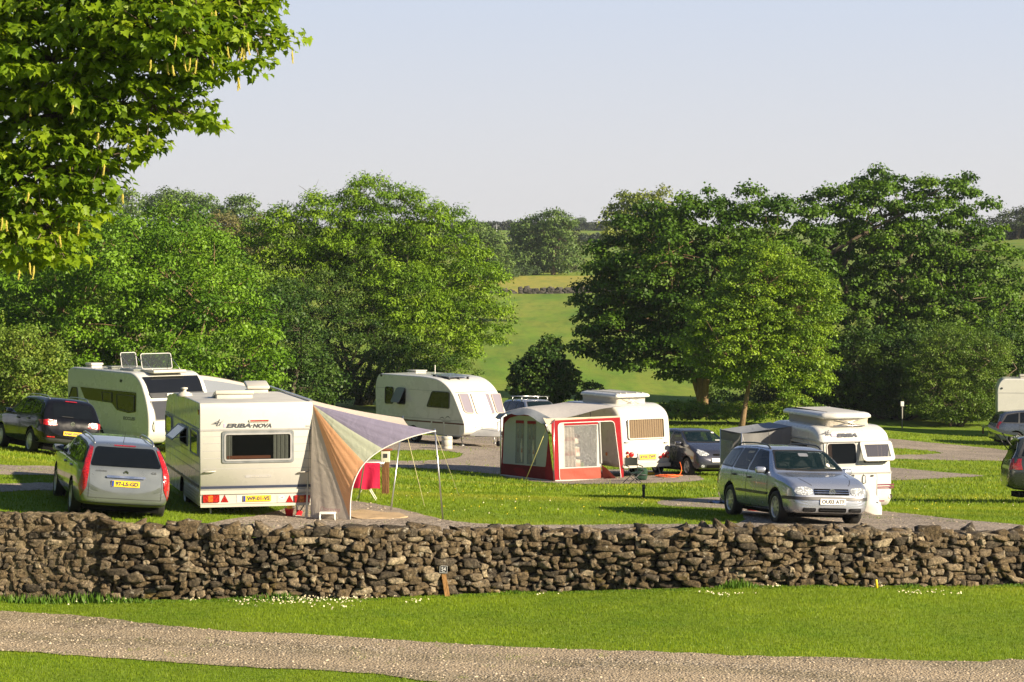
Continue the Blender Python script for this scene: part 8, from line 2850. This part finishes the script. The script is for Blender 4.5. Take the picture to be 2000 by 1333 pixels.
    lb.build('branches', bark, t, False)
    # hanging flower tassels
    hang = [(500, 95), (535, 100), (567, 98), (572, 110), (520, 105), (455, 165), (462, 175), (405, 275), (415, 270), (372, 120), (380, 122), (365, 118), (340, 35), (350, 30), (375, 22), (415, 20), (335, 8), (290, 120), (330, 130), (200, 320), (215, 330), (245, 345), (160, 445), (165, 460), (100, 455), (130, 470), (60, 520), (68, 530), (100, 535), (110, 545), (125, 540), (133, 535), (10, 545), (4, 435), (18, 440), (28, 430), (240, 290), (280, 265), (45, 100), (120, 55), (410, 110), (430, 105), (470, 95), (490, 110), (345, 140), (60, 380), (190, 260), (225, 385), (150, 210), (30, 300)]
    rr = random.Random(2)
    cl = []
    for px, py in hang:
        for q in range(rr.choice((0, 1, 1, 2))): cl.append(at(px + rr.uniform(-8, 8), py - 4 + rr.uniform(-6, 6), Y - .9 + rr.uniform(-.5, .5)))
    CC = C[(C[:, 1] < Y + .6)]
    for q in range(12): cl.append(Vector(CC[rr.randrange(len(CC))]) + Vector((rr.uniform(-.2, .2), rr.uniform(-.35, 0), -.12)))
    for i, c in enumerate(cl):
        q = C[((C - np.array(c)) ** 2 * np.array([1, .2, 1])).sum(1).argmin()]; dv = c - Vector(q)
        if math.hypot(dv.x, dv.z) > .17:
            kk = .17 / math.hypot(dv.x, dv.z); cl[i] = Vector((q[0] + dv.x * kk, q[1] + dv.y * .3, q[2] + dv.z * kk))
    fb = MB(); cols = []
    for c in cl:
        c = c - base; ln = rr.uniform(.10, .19); sw = rr.uniform(-.03, .03)
        P = [c + Vector((sw * f * f, 0, -ln * f)) for f in [i / 7 for i in range(8)]]
        fb.tube(P, [.004] + [.009 + .005 * rr.random() for _ in range(5)] + [.008, .004], 5, 0, True)
        for b in range(16):
            f = rr.uniform(.18, 1); a = rr.uniform(0, 6.28); o = c + Vector((sw * f * f + .012 * math.cos(a), .012 * math.sin(a), -ln * f)); s = .007
            fb.add([o + Vector((s, 0, 0)), o + Vector((-s * .5, s * .8, 0)), o + Vector((-s * .5, -s * .8, 0)), o + Vector((0, 0, -s * 1.5)), o + Vector((0, 0, s))], [(0, 1, 4), (1, 2, 4), (2, 0, 4), (1, 0, 3), (2, 1, 3), (0, 2, 3)])
    n_ = NT('yellow_blossom'); b_ = n_.bsdf((.50, .44, .09), .7, 0, 0, .2); tl = n_.n('ShaderNodeBsdfTranslucent'); tl.inputs[0].default_value = (.75, .62, .10, 1); mx = n_.n('ShaderNodeMixShader'); mx.inputs[0].default_value = .35
    n_.l(b_.outputs[0], mx.inputs[1]); n_.l(tl.outputs[0], mx.inputs[2]); n_.l(mx.outputs[0], n_.out.inputs[0])
    fb.build('blossom', n_.m, t, False)


front_sycamore()
# ------------------------------------------------------------------ camera, sky, sun
cam = bpy.data.cameras.new('camera'); co = bpy.data.objects.new('camera', cam); COL.objects.link(co)
co.location = CAM; co.rotation_euler = (PI / 2, 0, 0)
cam.sensor_width = 36; cam.lens = 36 * F / 2000
cam.shift_y = -(666.5 - HY) / 2000
cam.clip_end = 6000; cam.clip_start = .5
scene.camera = co

SUN_EL, SUN_AZ = R(23), R(60)     # azimuth: to the right of the line from the scene back to the camera
sd = Vector((math.sin(SUN_AZ) * math.cos(SUN_EL), -math.cos(SUN_AZ) * math.cos(SUN_EL), math.sin(SUN_EL)))
sun = bpy.data.lights.new('sun', 'SUN'); so = bpy.data.objects.new('sun', sun); COL.objects.link(so)
sun.energy = 5.0; sun.angle = R(.53); sun.color = (1.0, .845, .62)
so.rotation_euler = sd.to_track_quat('Z', 'Y').to_euler()
so.location = (30, -20, 40)
w = bpy.data.worlds.new('World'); scene.world = w; w.use_nodes = True
nt = w.node_tree; nt.nodes.clear()
sk = nt.nodes.new('ShaderNodeTexSky'); sk.sky_type = 'NISHITA'; sk.sun_disc = False
sk.sun_elevation = SUN_EL
sk.sun_rotation = math.atan2(sd.x, sd.y)
sk.altitude = 0; sk.air_density = .6; sk.dust_density = .4; sk.ozone_density = 2.0
# evening haze: the clear sky pales to lavender grey low down
geo = nt.nodes.new('ShaderNodeNewGeometry'); sp = nt.nodes.new('ShaderNodeSeparateXYZ'); nt.links.new(geo.outputs['Incoming'], sp.inputs[0])
ng = nt.nodes.new('ShaderNodeMath'); ng.operation = 'MULTIPLY'; ng.inputs[1].default_value = -1; nt.links.new(sp.outputs[2], ng.inputs[0])
rp = nt.nodes.new('ShaderNodeValToRGB'); nt.links.new(ng.outputs[0], rp.inputs[0])
HZ = .43
stops = [(0.0, (.775, .76, .755)), (.03, (.725, .73, .755)), (.095, (.615, .685, .815)), (.3, (.17, .24, .40)), (1.0, (.09, .14, .27))]
e = rp.color_ramp.elements
while len(e) < len(stops): e.new(.5)
for x, (p_, c_) in zip(e, stops):
    x.position = p_; x.color = (*[v * HZ for v in c_], 1)
sc_ = nt.nodes.new('ShaderNodeVectorMath'); sc_.operation = 'SCALE'; sc_.inputs[3].default_value = .12; nt.links.new(sk.outputs[0], sc_.inputs[0])
mxw = nt.nodes.new('ShaderNodeMix'); mxw.data_type = 'RGBA'
mf = nt.nodes.new('ShaderNodeMapRange'); mf.inputs[1].default_value = .10; mf.inputs[2].default_value = .7; mf.inputs[3].default_value = 1.0; mf.inputs[4].default_value = .9
nt.links.new(ng.outputs[0], mf.inputs[0]); nt.links.new(mf.outputs[0], mxw.inputs[0])
nt.links.new(sc_.outputs[0], mxw.inputs[6]); nt.links.new(rp.outputs[0], mxw.inputs[7])
bg = nt.nodes.new('ShaderNodeBackground'); bg.inputs[1].default_value = 1.0
ou = nt.nodes.new('ShaderNodeOutputWorld')
nt.links.new(mxw.outputs[2], bg.inputs[0]); nt.links.new(bg.outputs[0], ou.inputs[0])
scene.view_settings.view_transform = 'Standard'; scene.view_settings.look = 'None'
scene.view_settings.gamma = 1; scene.view_settings.exposure = 1.28
scene.cycles.max_bounces = 6; scene.cycles.transparent_max_bounces = 8
scene.cycles.diffuse_bounces = 3; scene.cycles.glossy_bounces = 3; scene.cycles.transmission_bounces = 4
scene.cycles.use_denoising = True
scene.cycles.caustics_reflective = False; scene.cycles.caustics_refractive = False
# evening haze
hm = bpy.data.materials.new('haze'); hm.use_nodes = True; ht = hm.node_tree; ht.nodes.clear()
hv = ht.nodes.new('ShaderNodeVolumePrincipled'); hv.inputs['Color'].default_value = (.80, .86, .95, 1); hv.inputs['Density'].default_value = .00012; hv.inputs['Anisotropy'].default_value = .3
ho = ht.nodes.new('ShaderNodeOutputMaterial'); ht.links.new(hv.outputs[0], ho.inputs[1])
mb = MB(); mb.box((-3400, -120, -60), (3400, 2600, 42)); o = mb.build('haze', hm, None); tag(o, kind='stuff')
scene.cycles.volume_bounces = 0
print('leaf faces', LEAF_N[0])
